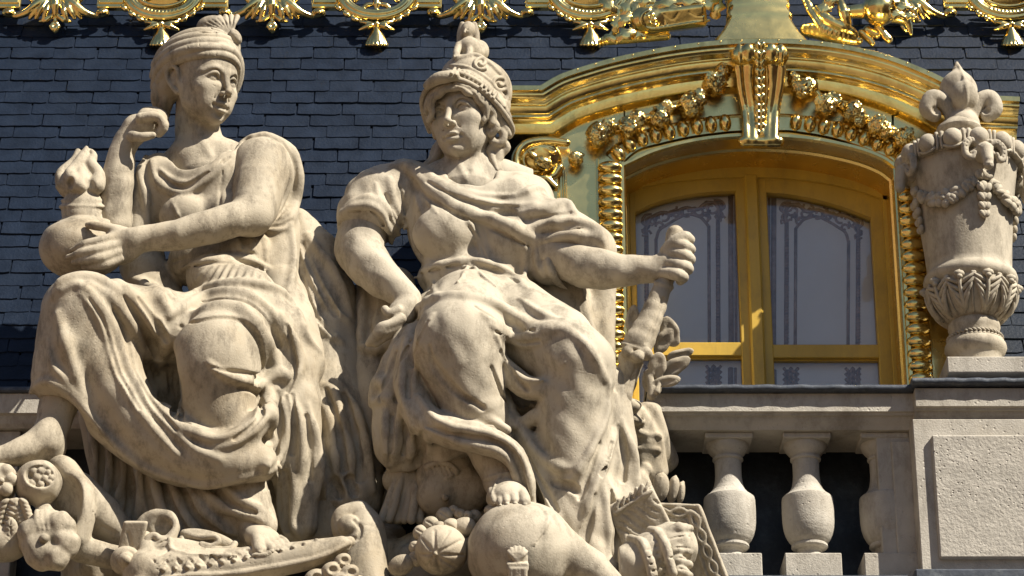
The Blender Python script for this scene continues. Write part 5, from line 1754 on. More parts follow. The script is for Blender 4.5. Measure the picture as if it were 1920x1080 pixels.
        Ck.fold(p, 0.2, 1.1)
    Ck.freeze()
    for p, k in (([(566, 455, 3), (592, 520, 5), (630, 590, 5)], 6), ([(565, 520, 3), (590, 590, 5), (625, 625, 4)], 6),
                 ([(612, 730, 3), (630, 790, 5), (645, 880, 6)], 6), ([(645, 740, 3), (665, 810, 5), (676, 900, 6)], 6),
                 ([(600, 800, 3), (612, 870, 6), (620, 930, 6)], 6),
                 ([(625, 905, 8), (635, 925, 9)], 4), ([(655, 900, 7), (662, 922, 8)], 4)):
        Ck.groove([(x, y, r * 1.4) for x, y, r in p], k=3, lift=-0.3)
    Ck.rough(1.2, 40, 11)
    out['cloak'] = Ck
    return out
# ------------------------------------------------------------------ seated woman in a helmet
def lock(V, pts, k=2.5):
    V.tube(pts, k=k, smooth=3)

def carve_statue2():
    out = {}
    c = T((868, 205, 20))
    B = Vol(c - np.array([135, 130, 150]), c + np.array([135, 190, 160]), 1.6)
    R2 = rotm(-22, 17, -11)
    place(B, (846, 206, 82), R2, 1.10)
    carve_face(B, 0.0)
    B.frame()
    B.tube([(884, 240, 5, 42), (884, 285, 0, 43), (882, 320, -2, 50), (880, 360, 0, 66)], k=12)
    B.tube([(770, 350, -10, 26), (830, 335, 0, 36), (940, 335, 0, 38), (1010, 350, -10, 28)], k=18)
    B.freeze()
    B.puff([(905, 255, 9), (892, 300, 9), (878, 335, 8)], 3.5)
    B.puff([(850, 275, 7), (862, 310, 7), (874, 335, 6)], 2.5)
    B.puff([(878, 335, 6), (880, 322, 6)], -3.0)
    B.rough(0.5, 60, 21)
    out['head'] = B
    # ---- hair
    c = T((880, 220, 10))
    H = Vol(c - np.array([120, 100, 120]), c + np.array([110, 160, 150]), 1.8)
    H.ell((888, 195, -6), (72, 66, 78), k=8)
    for pts in (
        [(846, 152, 104, 8), (866, 160, 102, 9), (888, 176, 92, 9), (902, 198, 80, 8), (912, 216, 72, 7), (904, 230, 70, 6)],
        [(858, 150, 100, 8), (884, 162, 96, 9), (906, 182, 84, 9), (918, 205, 72, 8), (926, 222, 62, 7), (918, 236, 58, 6)],
        [(872, 154, 90, 8), (904, 172, 84, 9), (924, 198, 70, 9), (936, 222, 56, 8), (948, 242, 46, 8), (954, 252, 40, 6)],
        [(842, 150, 104, 7), (826, 158, 100, 8), (814, 172, 90, 8), (808, 190, 80, 7), (806, 208, 70, 6), (812, 222, 62, 5)],
        [(850, 148, 104, 7), (834, 152, 104, 8), (818, 166, 96, 8), (806, 182, 84, 7)],
        [(848, 166, 106, 6), (834, 168, 108, 7), (824, 178, 102, 7), (814, 182, 100, 7), (808, 198, 90, 7), (810, 212, 84, 6), (804, 226, 74, 6)],
        [(842, 160, 108, 7), (826, 166, 106, 7), (818, 172, 100, 8), (804, 190, 86, 8), (800, 210, 74, 7)],
        [(852, 166, 107, 6), (866, 164, 108, 7), (876, 174, 104, 7), (890, 176, 100, 7), (898, 190, 92, 7), (910, 198, 86, 7), (912, 214, 80, 6), (906, 226, 78, 5)],
        [(856, 160, 108, 7), (872, 164, 106, 7), (884, 166, 102, 8), (902, 182, 92, 8), (916, 200, 80, 8), (926, 214, 70, 7), (922, 230, 68, 6)],
        [(806, 200, 60, 9), (804, 222, 50, 9), (814, 240, 40, 8), (818, 256, 30, 7)],
        [(915, 218, 66, 7), (930, 236, 60, 8), (920, 250, 54, 8), (910, 244, 54, 6)],
        [(930, 232, 50, 8), (944, 252, 46, 8), (938, 268, 42, 8), (924, 266, 44, 6)],
        [(918, 250, 44, 9), (926, 270, 38, 9), (918, 284, 32, 8), (930, 296, 30, 7)],
        [(940, 262, 36, 8), (950, 276, 30, 8), (940, 288, 26, 8)],
        [(928, 270, 30, 12), (934, 290, 26, 12), (930, 308, 26, 11), (940, 322, 30, 9), (938, 338, 36, 6), (940, 352, 42, 3)],
        [(920, 280, 32, 7), (924, 300, 34, 7), (932, 318, 36, 6)],
        [(850, 262, -40, 22), (826, 282, -46, 18), (815, 302, -40, 14), (800, 312, -30, 10)],
        [(836, 260, -30, 12), (822, 288, -24, 10), (812, 304, -16, 8), (796, 314, -6, 6)]):
        lock(H, pts)
    H.freeze()
    for pts in ([(850, 156, 1.4), (880, 168, 1.6), (905, 200, 1.5), (912, 222, 1.2)], [(866, 152, 1.4), (900, 172, 1.6), (924, 205, 1.5), (930, 225, 1.2)],
                [(838, 156, 1.3), (818, 172, 1.5), (810, 195, 1.3)], [(928, 285, 1.4), (932, 305, 1.5), (938, 325, 1.2)], [(880, 158, 1.4), (915, 182, 1.6), (940, 222, 1.5)]):
        H.groove(pts, k=1.5, lift=0.2)
    out['hair'] = H
    # ---- helmet with a small sphinx on top
    c = T((880, 140, 15))
    He = Vol(c - np.array([110, 138, 130]), c + np.array([105, 135, 158]), 1.75)
    He.ell((890, 160, 10), (70, 56, 78), R=rotm(roll=30, pitch=10), k=4)
    He.ell((905, 175, 0), (56, 60, 70), R=rotm(roll=30), k=10)
    # brim: a shell around the brow
    rim = [(806, 246, 30), (795, 215, 52), (792, 185, 78), (806, 162, 100), (838, 148, 114), (870, 152, 112), (905, 172, 98), (938, 203, 74), (960, 238, 44), (955, 256, 22), (940, 250, -10)]
    He.tube([(x, y, w, 5.5) for x, y, w in rim], k=3, smooth=4)
    He.tube([(x * 0.86 + 890 * 0.14 + 1, y * 0.84 + 150 * 0.16 - 4, w * 0.86, 9) for x, y, w in rim[1:-1]], k=8, smooth=4)
    He.tube([(x * 0.72 + 892 * 0.28, y * 0.68 + 150 * 0.32 - 6, w * 0.72 + 4, 13) for x, y, w in rim[1:-1]], k=10, smooth=4)
    He.tube([(802, 160, 106, 9), (820, 148, 118, 12), (838, 144, 122, 12), (852, 141, 120, 10)], k=4, smooth=3)   # rolled peak
    He.ell((853, 142, 124), (7, 7, 6), k=1.5)
    He.freeze()
    He.ridge([(838, 132, 4), (870, 140, 5), (905, 160, 5), (935, 190, 4)], k=2, lift=-0.2)
    He.ridge([(845, 122, 3), (880, 128, 4), (918, 152, 4), (946, 185, 4)], k=2, lift=-0.2)
    for i in range(11):
        t = i / 10.0
        He.ridge([(853 + 78 * t, 128 + 47 * t - 8 * math.sin(3 * t), 3.0), (847 + 78 * t, 138 + 47 * t - 8 * math.sin(3 * t), 3.0)], k=0.6, lift=0.5, smooth=0)
    for cx, cy, s in ((902, 118, 1.0), (938, 155, 1.15)):
        sp = [(cx + (15 - a * 0.95) * s * math.cos(a * 0.62 + 1), cy + (13 - a * 0.8) * s * math.sin(a * 0.62 + 1), 2.8) for a in range(14)]
        He.ridge([(x, y, 3.6) for x, y, r in sp], k=1.2, lift=0.45, smooth=2)
    He.ridge([(930, 130, 4), (944, 150, 5), (950, 180, 5), (946, 200, 3)], k=2, lift=-0.1)
    He.ridge([(858, 112, 5), (890, 104, 6), (915, 118, 6), (936, 138, 5)], k=3, lift=-0.1)
    # sphinx
    He.ell((888, 100, 20), (24, 16, 26), k=6)
    He.ell((880, 90, 34), (22, 22, 20), k=8)
    He.ell((898, 96, 8), (20, 22, 26), k=8)
    for s, x in ((-1, 856), (1, 880)):
        He.tube([(872 + s * 11, 84, 40, 8), (868 + s * 12, 98, 52, 7), (x, 105, 62, 6)], k=3, smooth=2)
        He.ell((x, 106, 66), (8, 5.5, 8), k=2)
        for j in (-1, 0, 1):
            He.ell((x + j * 4.5, 107, 73), (2.4, 3.5, 3.5), k=1)
    He.tube([(878, 74, 30, 9), (878, 64, 32, 8)], k=4)
    He.ell((878, 56, 34), (13, 17, 14), k=3)
    He.ell((875, 58, 40), (10, 13, 10), R=rotm(yaw=-20), k=3)
    for s in (-1, 1):
        He.tube([(878 + s * 11, 46, 30, 6), (878 + s * 15, 62, 28, 6.5), (878 + s * 16, 78, 28, 6)], k=3, smooth=2)
    He.tube([(872, 56, 50, 2.4), (871, 61, 53, 2.6)], k=1.5)
    for s in (-1, 1):
        He.ell((873 + s * 5, 55.5, 50), (3, 2, 2.5), k=1, mode='cut')
    He.ell((873, 66.5, 50), (3.6, 1.1, 2), k=0.8, mode='cut')
    out['helmet'] = He
    # ---- her right arm, hand on the hip
    A = vbox(615, 805, 320, 680, -70, 130, 2.1)
    A.tube([(695, 375, -8, 52), (682, 420, 0, 48), (676, 455, 10, 46), (676, 474, 16, 44), (694, 500, 34, 42), (722, 526, 52, 35), (748, 546, 66, 28), (764, 560, 74, 25), (767, 572, 76, 24)], k=10)
    A.ell((664, 470, 4), (34, 40, 34), k=14)
    A.ell((752, 588, 84), (25, 27, 22), R=rotm(roll=30), k=12)
    for pts in ([(752, 598, 106, 10), (732, 606, 114, 9), (716, 612, 114, 8.5), (706, 622, 106, 7)],
                [(746, 604, 104, 10), (724, 614, 110, 9), (708, 624, 110, 8.5), (698, 634, 102, 7)],
                [(742, 612, 100, 10), (720, 624, 106, 9), (702, 634, 104, 8), (692, 644, 96, 6.5)],
                [(740, 620, 94, 9), (720, 634, 98, 8), (704, 644, 96, 7)],
                [(748, 582, 102, 10), (730, 588, 104, 8), (722, 580, 102, 6.5)]):
        A.tube(pts, k=3.5, smooth=3)
    A.rough(0.9, 40, 23)
    out['arm_on_hip'] = A
    # ---- her left arm, stretched out, fist round the club
    L = vbox(1005, 1320, 420, 575, 5, 185, 2.0)
    L.tube([(1030, 470, 50, 40), (1062, 487, 66, 38), (1096, 500, 84, 40), (1128, 506, 98, 37), (1165, 508, 110, 31), (1200, 506, 118, 26), (1228, 505, 122, 24), (1250, 498, 124, 24)], k=10)
    L.ell((1258, 488, 116), (22, 36, 26), R=rotm(roll=14), k=12)
    for i, (x, y) in enumerate(((1281, 462), (1281, 480), (1276, 498), (1268, 515))):
        L.tube([(x - 34, y + 8 - i * 2, 118, 10), (x - 22, y - 4, 140, 10.5), (x + 2, y, 152, 11.5), (x + 14, y + 6, 138, 10), (x + 8, y + 12, 120, 8)], k=3, smooth=3)
    L.tube([(1252, 470, 138, 11), (1264, 452, 148, 11), (1282, 445, 148, 12), (1294, 450, 138, 9)], k=4, smooth=3)
    L.rough(0.9, 36, 24)
    out['arm_outstretched'] = L
    # ---- club with foliage
    C = vbox(1110, 1315, 415, 810, 60, 175, 2.1)
    C.tube([(1262, 440, 128, 13), (1266, 436, 128, 15), (1252, 520, 128, 14), (1246, 532, 128, 15)], k=3)
    C.ell((1244, 534, 128), (19, 7, 18), R=rotm(roll=18), k=2)
    C.tube([(1242, 540, 126, 17), (1214, 612, 124, 23), (1196, 645, 122, 28)], k=4)
    C.ell((1192, 652, 122), (31, 8, 28), R=rotm(roll=18), k=2)
    for x, y, w, r in ((1178, 660, 136, 13), (1196, 668, 144, 12), (1211, 664, 136, 12), (1172, 672, 122, 12)):
        C.ell((x, y, w), (r, r, r), k=2)
    C.tube([(1186, 670, 116, 22), (1172, 715, 108, 21), (1158, 745, 104, 26), (1150, 772, 100, 28)], k=5)
    C.freeze()
    C.groove([(1244, 560, 3), (1228, 605, 3.5), (1212, 642, 3)], k=3, lift=0.1)
    C.groove([(1192, 690, 2.5), (1180, 725, 3), (1172, 750, 2)], k=3, lift=0.1)
    def leaf(cx, cy, w, L_, W_, ang, yaw=0):
        R = rotm(yaw=yaw, roll=ang)
        C.ell((cx, cy, w), (W_, L_, 5.5), R=R, k=2)
        o = T((cx, cy, w))
        C.ell(o + R @ np.array([W_ * 0.1, 0, 8.0]), (W_ * 0.62, L_ * 0.8, 6), R=R, k=2, mode='cut', raw=True)
    for a in ((1232, 690, 128, 30, 17, 12, 0), (1262, 690, 118, 36, 15, 58, 0), (1256, 622, 104, 30, 17, -20, 0), (1244, 640, 100, 28, 14, 35, 0),
              (1186, 598, 96, 26, 13, 8, 0), (1250, 715, 128, 26, 11, 80, 0), (1222, 720, 110, 24, 16, -30, 0), (1275, 665, 96, 26, 10, 75, 0)):
        leaf(*a)
    C.tube([(1215, 700, 118, 8), (1224, 730, 122, 8), (1222, 742, 122, 9)], k=3)
    C.tube([(1236, 720, 128, 4), (1232, 735, 130, 5)], k=2)
    C.rough(0.8, 30, 25)
    out['club'] = C
    # ---- sandalled foot
    F = vbox(865, 1015, 800, 985, 95, 260, 1.8)
    F.tube([(905, 800, 142, 48), (922, 850, 140, 39), (938, 890, 144, 34), (948, 915, 158, 33)], k=12)
    F.ell((952, 932, 185), (38, 26, 40), R=rotm(roll=-4), k=12)
    for i, (x, y, r) in enumerate(((984, 944, 10.5), (966, 941, 8.5), (951, 942, 8), (938, 944, 7.5), (927, 941, 6.5))):
        F.tube([(x - 6, y - 22, 200 - i * 3, r), (x - 2, y - 9, 222 - i * 3, r), (x, y, 232 - i * 4, r)], k=2.5, smooth=2)
        F.ell((x, y + 3, 240 - i * 4), (r * 0.5, r * 0.35, r * 0.4), k=1)
    F.tube([(918, 957, 190, 9), (935, 962, 215, 9), (965, 960, 226, 9), (992, 952, 215, 8)], k=3, smooth=2)
    F.freeze()
    F.ridge([(908, 900, 3), (930, 892, 3.4), (950, 888, 3.4), (972, 895, 3)], k=1.2, lift=0.1)
    F.groove([(910, 905, 1.4), (932, 898, 1.6), (950, 894, 1.6), (970, 900, 1.4)], k=1.2, lift=0.2)
    F.ridge([(938, 890, 3), (930, 905, 2.6), (922, 925, 2.2)], k=1, lift=0.1)
    F.rough(0.8, 36, 26)
    out['foot'] = F
    # ---- robe
    Rb = vbox(630, 1215, 285, 1085, -80, 270, 2.4)
    Rb.ell((880, 425, 0), (118, 110, 74), k=10)
    Rb.ell((832, 440, 58), (58, 52, 36), k=20); Rb.ell((958, 456, 54), (50, 50, 34), k=20)
    Rb.ell((715, 375, -10), (66, 60, 60), R=rotm(roll=-30), k=16)                  # sleeve
    Rb.tube([(760, 345, -8, 48), (712, 372, -6, 58), (692, 405, 0, 62)], k=16)
    Rb.tube([(800, 350, -5, 40), (900, 350, 0, 46), (990, 375, -5, 50)], k=20)
    Rb.tube([(960, 390, 16, 58), (1030, 430, 34, 56), (1085, 455, 54, 50), (1108, 470, 62, 48)], k=16)   # mantle over the arm
    Rb.tube([(1010, 470, 36, 40), (1030, 505, 50, 30)], k=14)
    Rb.ell((895, 520, 10), (112, 54, 70), k=20)
    Rb.ell((905, 590, 30), (138, 66, 86), k=22)
    Rb.tube([(880, 590, 80, 84), (862, 640, 168, 80)], k=16)                         # near knee and shin
    Rb.ell((860, 656, 170), (81, 82, 70), k=12)
    Rb.tube([(868, 690, 168, 70), (890, 760, 150, 58), (910, 812, 132, 48)], k=12)
    Rb.tube([(960, 600, 60, 78), (1040, 650, 128, 76), (1082, 684, 164, 66)], k=18)  # far knee and shin
    Rb.tube([(1082, 692, 160, 66), (1076, 800, 136, 66), (1088, 900, 124, 60), (1100, 1000, 120, 60)], k=18)
    Rb.ell((965, 740, 40), (66, 110, 46), k=14)
    Rb.ell((1000, 650, 112), (58, 52, 50), k=16)
    Rb.tube([(912, 612, 150, 12), (938, 680, 150, 17), (982, 722, 164, 22), (1030, 724, 178, 22), (1066, 696, 190, 16)], k=7, smooth=4)   # swag between the knees
    Rb.tube([(915, 640, 130, 12), (930, 710, 128, 15), (950, 765, 130, 15), (966, 792, 136, 13)], k=6, smooth=3)
    Rb.tube([(1060, 730, 180, 12), (1020, 772, 160, 14), (984, 792, 142, 13)], k=5, smooth=3)
    Rb.tube([(966, 790, 126, 14), (1000, 850, 140, 18), (1045, 930, 150, 19), (1085, 1000, 156, 21), (1140, 1066, 156, 20)], k=8, smooth=4)
    Rb.tube([(1150, 715, 108, 26), (1160, 820, 100, 32), (1166, 920, 100, 32), (1168, 1040, 112, 32)], k=14)
    Rb.tube([(1040, 860, 90, 60), (1110, 980, 92, 62)], k=18)
    Rb.tube([(1030, 985, 130, 34), (1100, 1040, 140, 36)], k=14)
    Rb.tube([(776, 650, 76, 40), (745, 740, 72, 46), (750, 830, 74, 50)], k=16)
    Rb.tube([(800, 770, 90, 56), (840, 830, 90, 46)], k=16)
    Rb.tube([(775, 650, 120, 26), (768, 720, 138, 28), (795, 785, 158, 30), (850, 812, 178, 28), (915, 828, 192, 26), (962, 856, 190, 22), (986, 905, 178, 16), (998, 955, 168, 8)], k=9, smooth=4)   # drape across the shin
    Rb.tube([(790, 640, 140, 10), (802, 700, 150, 12), (842, 742, 176, 12), (900, 778, 180, 12), (950, 806, 172, 9)], k=5, smooth=4)
    Rb.ell((700, 470, 10), (48, 46, 60), R=rotm(roll=-30), k=6, mode='cut')          # hollow of the sleeve
    Rb.tube([(885, 285, 20, 52), (885, 330, 48, 44)], k=12, mode='cut')
    Rb.ell((928, 900, 130), (40, 62, 60), R=rotm(roll=-16), k=5, mode='cut')
    Rb.freeze()
    ridges = [
        # mantle from the left shoulder across the chest
        ([(738, 312, 9), (765, 312, 12), (800, 345, 13), (840, 378, 13), (890, 400, 14), (940, 418, 15), (985, 438, 14), (1010, 452, 10)], 6, 0.0),
        ([(760, 308, 7), (790, 318, 10), (830, 348, 11), (880, 372, 11), (940, 385, 11), (1000, 385, 9)], 5, 0.0),
        ([(795, 330, 6), (840, 352, 7), (900, 366, 7), (960, 366, 6)], 5, -0.2),
        ([(968, 366, 7), (1005, 352, 10), (1020, 358, 8)], 5, 0.0),
        ([(975, 400, 9), (1020, 392, 12), (1060, 380, 11), (1076, 398, 9)], 6, 0.0),
        ([(985, 430, 10), (1030, 420, 13), (1075, 415, 12), (1110, 425, 12), (1130, 450, 10), (1133, 470, 6)], 6, 0.0),
        ([(1008, 456, 10), (1035, 448, 12), (1075, 440, 12), (1110, 445, 8)], 6, 0.1),
        ([(1045, 465, 8), (1030, 490, 10), (1042, 525, 11), (1066, 544, 8)], 5, 0.2),
        ([(1010, 462, 7), (1005, 490, 8), (1020, 520, 8)], 5, -0.1),
        # sleeve
        ([(636, 430, 9), (640, 405, 10), (660, 390, 10), (690, 385, 10), (715, 400, 10), (728, 430, 10), (735, 458, 9)], 4, 0.1),
        ([(650, 386, 8), (685, 370, 9), (715, 382, 9), (738, 410, 9), (748, 440, 8)], 5, -0.2),
        ([(705, 345, 6), (712, 375, 7), (730, 405, 6)], 5, -0.3),
        ([(730, 335, 7), (738, 375, 8), (752, 410, 7), (758, 430, 5)], 5, -0.3),
        ([(765, 340, 7), (772, 375, 8), (768, 400, 6), (760, 425, 5)], 5, -0.3),
        ([(780, 360, 5), (785, 382, 5), (790, 400, 4)], 4, -0.3),
        # bodice
        ([(796, 362, 4), (808, 385, 5), (820, 400, 3)], 4, -0.3),
        ([(870, 400, 5), (885, 430, 6), (905, 465, 6), (918, 490, 5)], 5, -0.3),
        ([(898, 420, 4), (910, 450, 5), (918, 478, 4)], 5, -0.3),
        ([(772, 440, 6), (782, 470, 8), (800, 490, 8), (822, 498, 6)], 6, -0.3),
        ([(775, 522, 5), (800, 505, 7), (840, 494, 8), (885, 488, 8), (930, 498, 8), (965, 515, 8), (985, 540, 6)], 4, 0.0),
        ([(985, 460, 6), (986, 500, 8), (978, 535, 6)], 5, -0.2),
        ([(812, 530, 5), (816, 550, 6), (828, 560, 4)], 4, -0.3),
        # bow
        ([(878, 500, 4), (868, 518, 4), (858, 530, 3)], 1.5, 0.5), ([(888, 500, 4), (905, 518, 4), (928, 536, 3)], 1.5, 0.5), ([(876, 502, 6), (890, 502, 6)], 1.5, 0.5),
        ([(872, 500, 3), (862, 494, 3), (870, 488, 3), (882, 498, 3)], 1.0, 0.6), ([(886, 498, 3), (898, 490, 3), (904, 497, 3), (890, 504, 3)], 1.0, 0.6)]
    for p, k, lf in ridges:
        Rb.fold(p, lf + 0.1, 1.1) if k > 2 else Rb.ridge(p, k=k, lift=lf)
    Rb.freeze()
    for p, k in (([(775, 335, 2.5), (800, 368, 3.5), (850, 400, 3.5), (900, 420, 3.5), (950, 440, 3.5), (990, 462, 3)], 5),
                 ([(800, 340, 2), (850, 368, 2.5), (910, 385, 2.5), (970, 388, 2)], 4),
                 ([(985, 412, 2), (1030, 405, 2.5), (1070, 398, 2)], 4), ([(1010, 440, 2), (1050, 432, 3), (1090, 430, 2)], 4),
                 ([(655, 398, 2), (690, 394, 2.5), (712, 410, 2.5), (728, 445, 2)], 4),
                 ([(765, 430, 3), (766, 470, 4), (772, 510, 4)], 6),
                 ([(780, 516, 2), (830, 502, 2.5), (880, 497, 2.5), (930, 507, 2.5), (972, 530, 2.5)], 3),
                 ([(880, 425, 2), (898, 455, 2.5), (912, 485, 2)], 4), ([(722, 365, 2), (738, 400, 2.5), (750, 425, 2)], 4),
                 ([(750, 350, 2), (757, 390, 2.5), (762, 420, 2)], 4)):
        Rb.groove([(x, y, r * 1.3) for x, y, r in p], k=max(2, k * 0.6), lift=-0.3)
    ridges = [
        # rolled edge from the hand over the thigh
        ([(735, 650, 8), (755, 610, 10), (790, 575, 12), (830, 556, 12), (880, 556, 11), (930, 572, 11), (975, 600, 10)], 6, 0.0),
        ([(870, 558, 8), (920, 566, 10), (960, 590, 11), (1000, 612, 11), (1040, 610, 10), (1065, 600, 7)], 6, -0.1),
        ([(905, 590, 8), (940, 615, 11), (975, 632, 12), (1010, 628, 11), (1050, 610, 9)], 6, 0.0),
        ([(920, 610, 7), (950, 632, 8), (990, 646, 8), (1030, 634, 7)], 5, -0.1),
        ([(975, 560, 6), (1010, 585, 8), (1045, 600, 8), (1075, 610, 7), (1096, 622, 5)], 5, -0.2),
        ([(1000, 632, 9), (1050, 618, 11), (1090, 640, 11), (1118, 675, 10), (1135, 710, 8)], 6, -0.2),
        # near thigh, left side: long folds fanning down
        ([(812, 590, 5), (790, 630, 7), (778, 685, 8), (776, 730, 7)], 5, 0.0),
        ([(798, 582, 6), (770, 622, 8), (755, 682, 9), (754, 740, 9), (772, 795, 8)], 5, 0.0),
        ([(768, 612, 8), (742, 662, 10), (730, 720, 10), (736, 765, 7)], 5, 0.0),
        ([(742, 640, 9), (722, 680, 11), (704, 725, 11), (692, 762, 7)], 5, 0.0),
        ([(786, 745, 6), (815, 785, 8), (860, 803, 9), (912, 812, 9), (955, 832, 9), (985, 875, 8), (997, 930, 6)], 4, 0.0),
        ([(800, 805, 6), (850, 826, 8), (905, 838, 8), (948, 856, 8), (968, 900, 7), (976, 940, 5)], 4, 0.0),
        ([(750, 760, 8), (742, 820, 10), (735, 872, 8)], 5, 0.0), ([(722, 770, 8), (722, 820, 10), (726, 872, 8)], 5, 0.0), ([(775, 800, 7), (772, 840, 8), (768, 872, 7)], 5, 0),
        ([(806, 820, 7), (805, 845, 8), (800, 868, 6)], 5, 0.0),
        ([(726, 884, 8), (770, 876, 9), (820, 864, 9), (866, 848, 7)], 4, 0.0),
        ([(700, 720, 9), (715, 715, 11), (732, 728, 8)], 5, 0), ([(700, 755, 9), (718, 748, 10), (735, 752, 7)], 5, 0),
        # swag between the knees
        ([(930, 630, 5), (956, 690, 7), (990, 712, 8), (1030, 708, 7), (1058, 680, 5)], 5, 0.0),
        ([(958, 762, 6), (985, 768, 8), (1012, 758, 6)], 3, 0.1), ([(956, 778, 6), (962, 797, 7), (974, 800, 5)], 3, 0.1),
        # long folds of the far leg
        ([(975, 802, 7), (1000, 842, 9), (1038, 872, 10), (1072, 880, 7)], 5, 0.0),
        ([(1005, 890, 7), (1030, 942, 9), (1052, 980, 8)], 5, 0.0),
        ([(1142, 720, 6), (1138, 775, 8), (1114, 832, 9), (1085, 882, 9), (1068, 902, 6)], 5, 0.0),
        ([(1152, 740, 7), (1154, 800, 9), (1137, 860, 10), (1112, 922, 10), (1094, 985, 8)], 5, 0.0),
        ([(1165, 790, 7), (1186, 840, 9), (1194, 890, 9), (1194, 925, 7)], 4, 0.0),
        ([(1130, 905, 6), (1139, 965, 8), (1143, 1035, 8)], 5, 0.0),
        ([(1137, 900, 7), (1162, 960, 9), (1178, 1020, 9), (1180, 1060, 8)], 4, 0.0),
        ([(1020, 990, 7), (1060, 1012, 9), (1100, 1050, 9), (1150, 1078, 7)], 5, 0.0)]
    Rb.freeze()
    for p, k, lf in ridges:
        Rb.fold(p, lf + 0.1, 1.15)
    Rb.freeze()
    for p, k in (([(802, 602, 2.5), (784, 642, 3.5), (768, 700, 4), (766, 745, 3)], 4), ([(770, 640, 3), (744, 700, 4), (742, 750, 4)], 4), ([(745, 660, 3), (722, 720, 4), (712, 750, 4)], 4),
                 ([(806, 650, 3), (814, 690, 5), (850, 728, 5), (905, 765, 4)], 6),
                 ([(800, 800, 2), (860, 816, 3), (920, 826, 3.5), (962, 850, 4), (982, 900, 4), (990, 945, 3)], 3),
                 ([(890, 575, 2), (930, 598, 3), (965, 618, 3.5), (1000, 620, 3)], 4), ([(930, 622, 2), (970, 642, 3), (1010, 640, 3)], 3),
                 ([(940, 660, 3), (962, 700, 4), (990, 730, 4)], 5), ([(922, 690, 4), (938, 730, 6), (952, 760, 5)], 4),
                 
                 ([(1040, 905, 4), (1070, 912, 7), (1085, 925, 5)], 6), ([(990, 858, 3), (1015, 905, 4), (1044, 958, 4)], 4),
                 ([(1125, 832, 3), (1105, 882, 4), (1088, 935, 4)], 5), ([(1148, 830, 3), (1130, 890, 4)], 4), ([(1160, 800, 3), (1170, 850, 6), (1168, 900, 5)], 5),
                 ([(1146, 920, 3), (1156, 985, 6), (1160, 1045, 5)], 4), ([(1118, 930, 3), (1102, 990, 7), (1096, 1015, 6)], 6),
                 ([(1080, 1010, 3), (1110, 1044, 4), (1140, 1066, 3)], 4), ([(735, 780, 3), (733, 830, 4), (730, 870, 3)], 4), ([(760, 800, 3), (756, 850, 4)], 4), ([(790, 810, 3), (788, 850, 4)], 4)):
        Rb.groove([(x, y, r * 1.3) for x, y, r in p], k=max(2, k * 0.6), lift=-0.3)
    # soft hollows
    Rb.puff([(1020, 690, 26), (1040, 700, 26)], -7); Rb.puff([(820, 690, 22), (835, 730, 22)], -6)
    Rb.puff([(1040, 800, 30), (1050, 850, 30)], 4)
    Rb.rough(1.0, 46, 29)
    out['robe'] = Rb
    # ---- cloak behind her: left fall and the back of the seat on the right
    Ck = vbox(640, 795, 480, 900, -105, 60, 3.0)
    Ck.tube([(705, 520, -60, 34), (694, 600, -50, 40), (690, 660, -30, 36), (700, 740, -10, 40), (705, 820, -10, 36)], k=14)
    Ck.tube([(740, 540, -40, 40), (745, 640, -10, 44)], k=14)
    Ck.freeze()
    for p, k in (([(684, 530, 8), (678, 600, 10), (676, 645, 9)], 6), ([(712, 560, 8), (706, 610, 9), (708, 650, 7)], 6), ([(676, 650, 10), (700, 655, 12), (720, 645, 9)], 6),
                 ([(690, 700, 12), (712, 690, 12)], 6)):
        Ck.fold(p, 0.2, 1.1)
    Ck.rough(1.0, 40, 30)
    out['cloak'] = Ck
    Se = vbox(980, 1165, 460, 745, -85, 70, 3.0)
    Se.tube([(1128, 500, -34, 27), (1128, 600, -34, 27), (1126, 700, -34, 27)], k=4)
    Se.tube([(1040, 500, -20, 50), (1060, 600, -14, 56), (1070, 680, 0, 50)], k=18)
    Se.freeze()
    Se.ridge([(1010, 530, 7), (1040, 580, 8), (1075, 600, 8)], k=7, lift=-0.2); Se.ridge([(1078, 520, 8), (1098, 590, 9), (1120, 660, 9)], k=7, lift=-0.1)
    Se.groove([(1100, 540, 4), (1112, 620, 4), (1125, 680, 3)], k=5, lift=0.1)
    Se.rough(1.0, 34, 31)
    out['seat'] = Se
    return out
# ------------------------------------------------------------------ carved attributes round the feet of the statues
def thing(name, V, label, cat, m='statue', group=None):
    return finish(carved(name, V, M[m], None, -0.6), label, cat, group)

# left pile
V = vbox(-30, 125, 855, 965, 130, 300, 1.7)
V.ell((72, 905, 205), (41, 40, 40), k=3); V.tube([(78, 940, 200, 14), (80, 955, 196, 11)], k=8)
V.ell((76, 890, 242), (27, 22, 20), k=3, mode='cut')
for x, y, r in ((62, 884, 8), (78, 884, 8), (90, 886, 6), (70, 897, 8), (84, 898, 7), (96, 896, 6), (60, 907, 8), (77, 909, 7), (92, 905, 6), (84, 876, 6), (66, 873, 7)):
    V.ell((x, y, 228), (r, r, r), k=1)
V.rough(0.7, 40, 61)
thing('pomegranate', V, 'round carved stone pomegranate split open to show its seeds, under the bare foot', 'fruit', group='carved fruit')
V = vbox(-60, 50, 850, 960, 130, 290, 1.8)
V.ell((0, 905, 200), (30, 38, 34), k=3)
for a in range(6):
    V.ell((2 + 20 * math.cos(a * 1.05), 900 + 20 * math.sin(a * 1.05), 226), (12, 12, 10), k=3)
V.ell((2, 900, 246), (9, 9, 14), k=3, mode='cut'); V.ell((3, 901, 236), (5, 5, 5), k=1)
V.rough(0.7, 40, 62)
thing('stone_rosette', V, 'carved stone blossom half cut off by the left edge of the picture', 'flower')
V = vbox(20, 160, 940, 1080, 120, 310, 1.8)
V.ell((90, 1010, 205), (50, 50, 46), k=3)
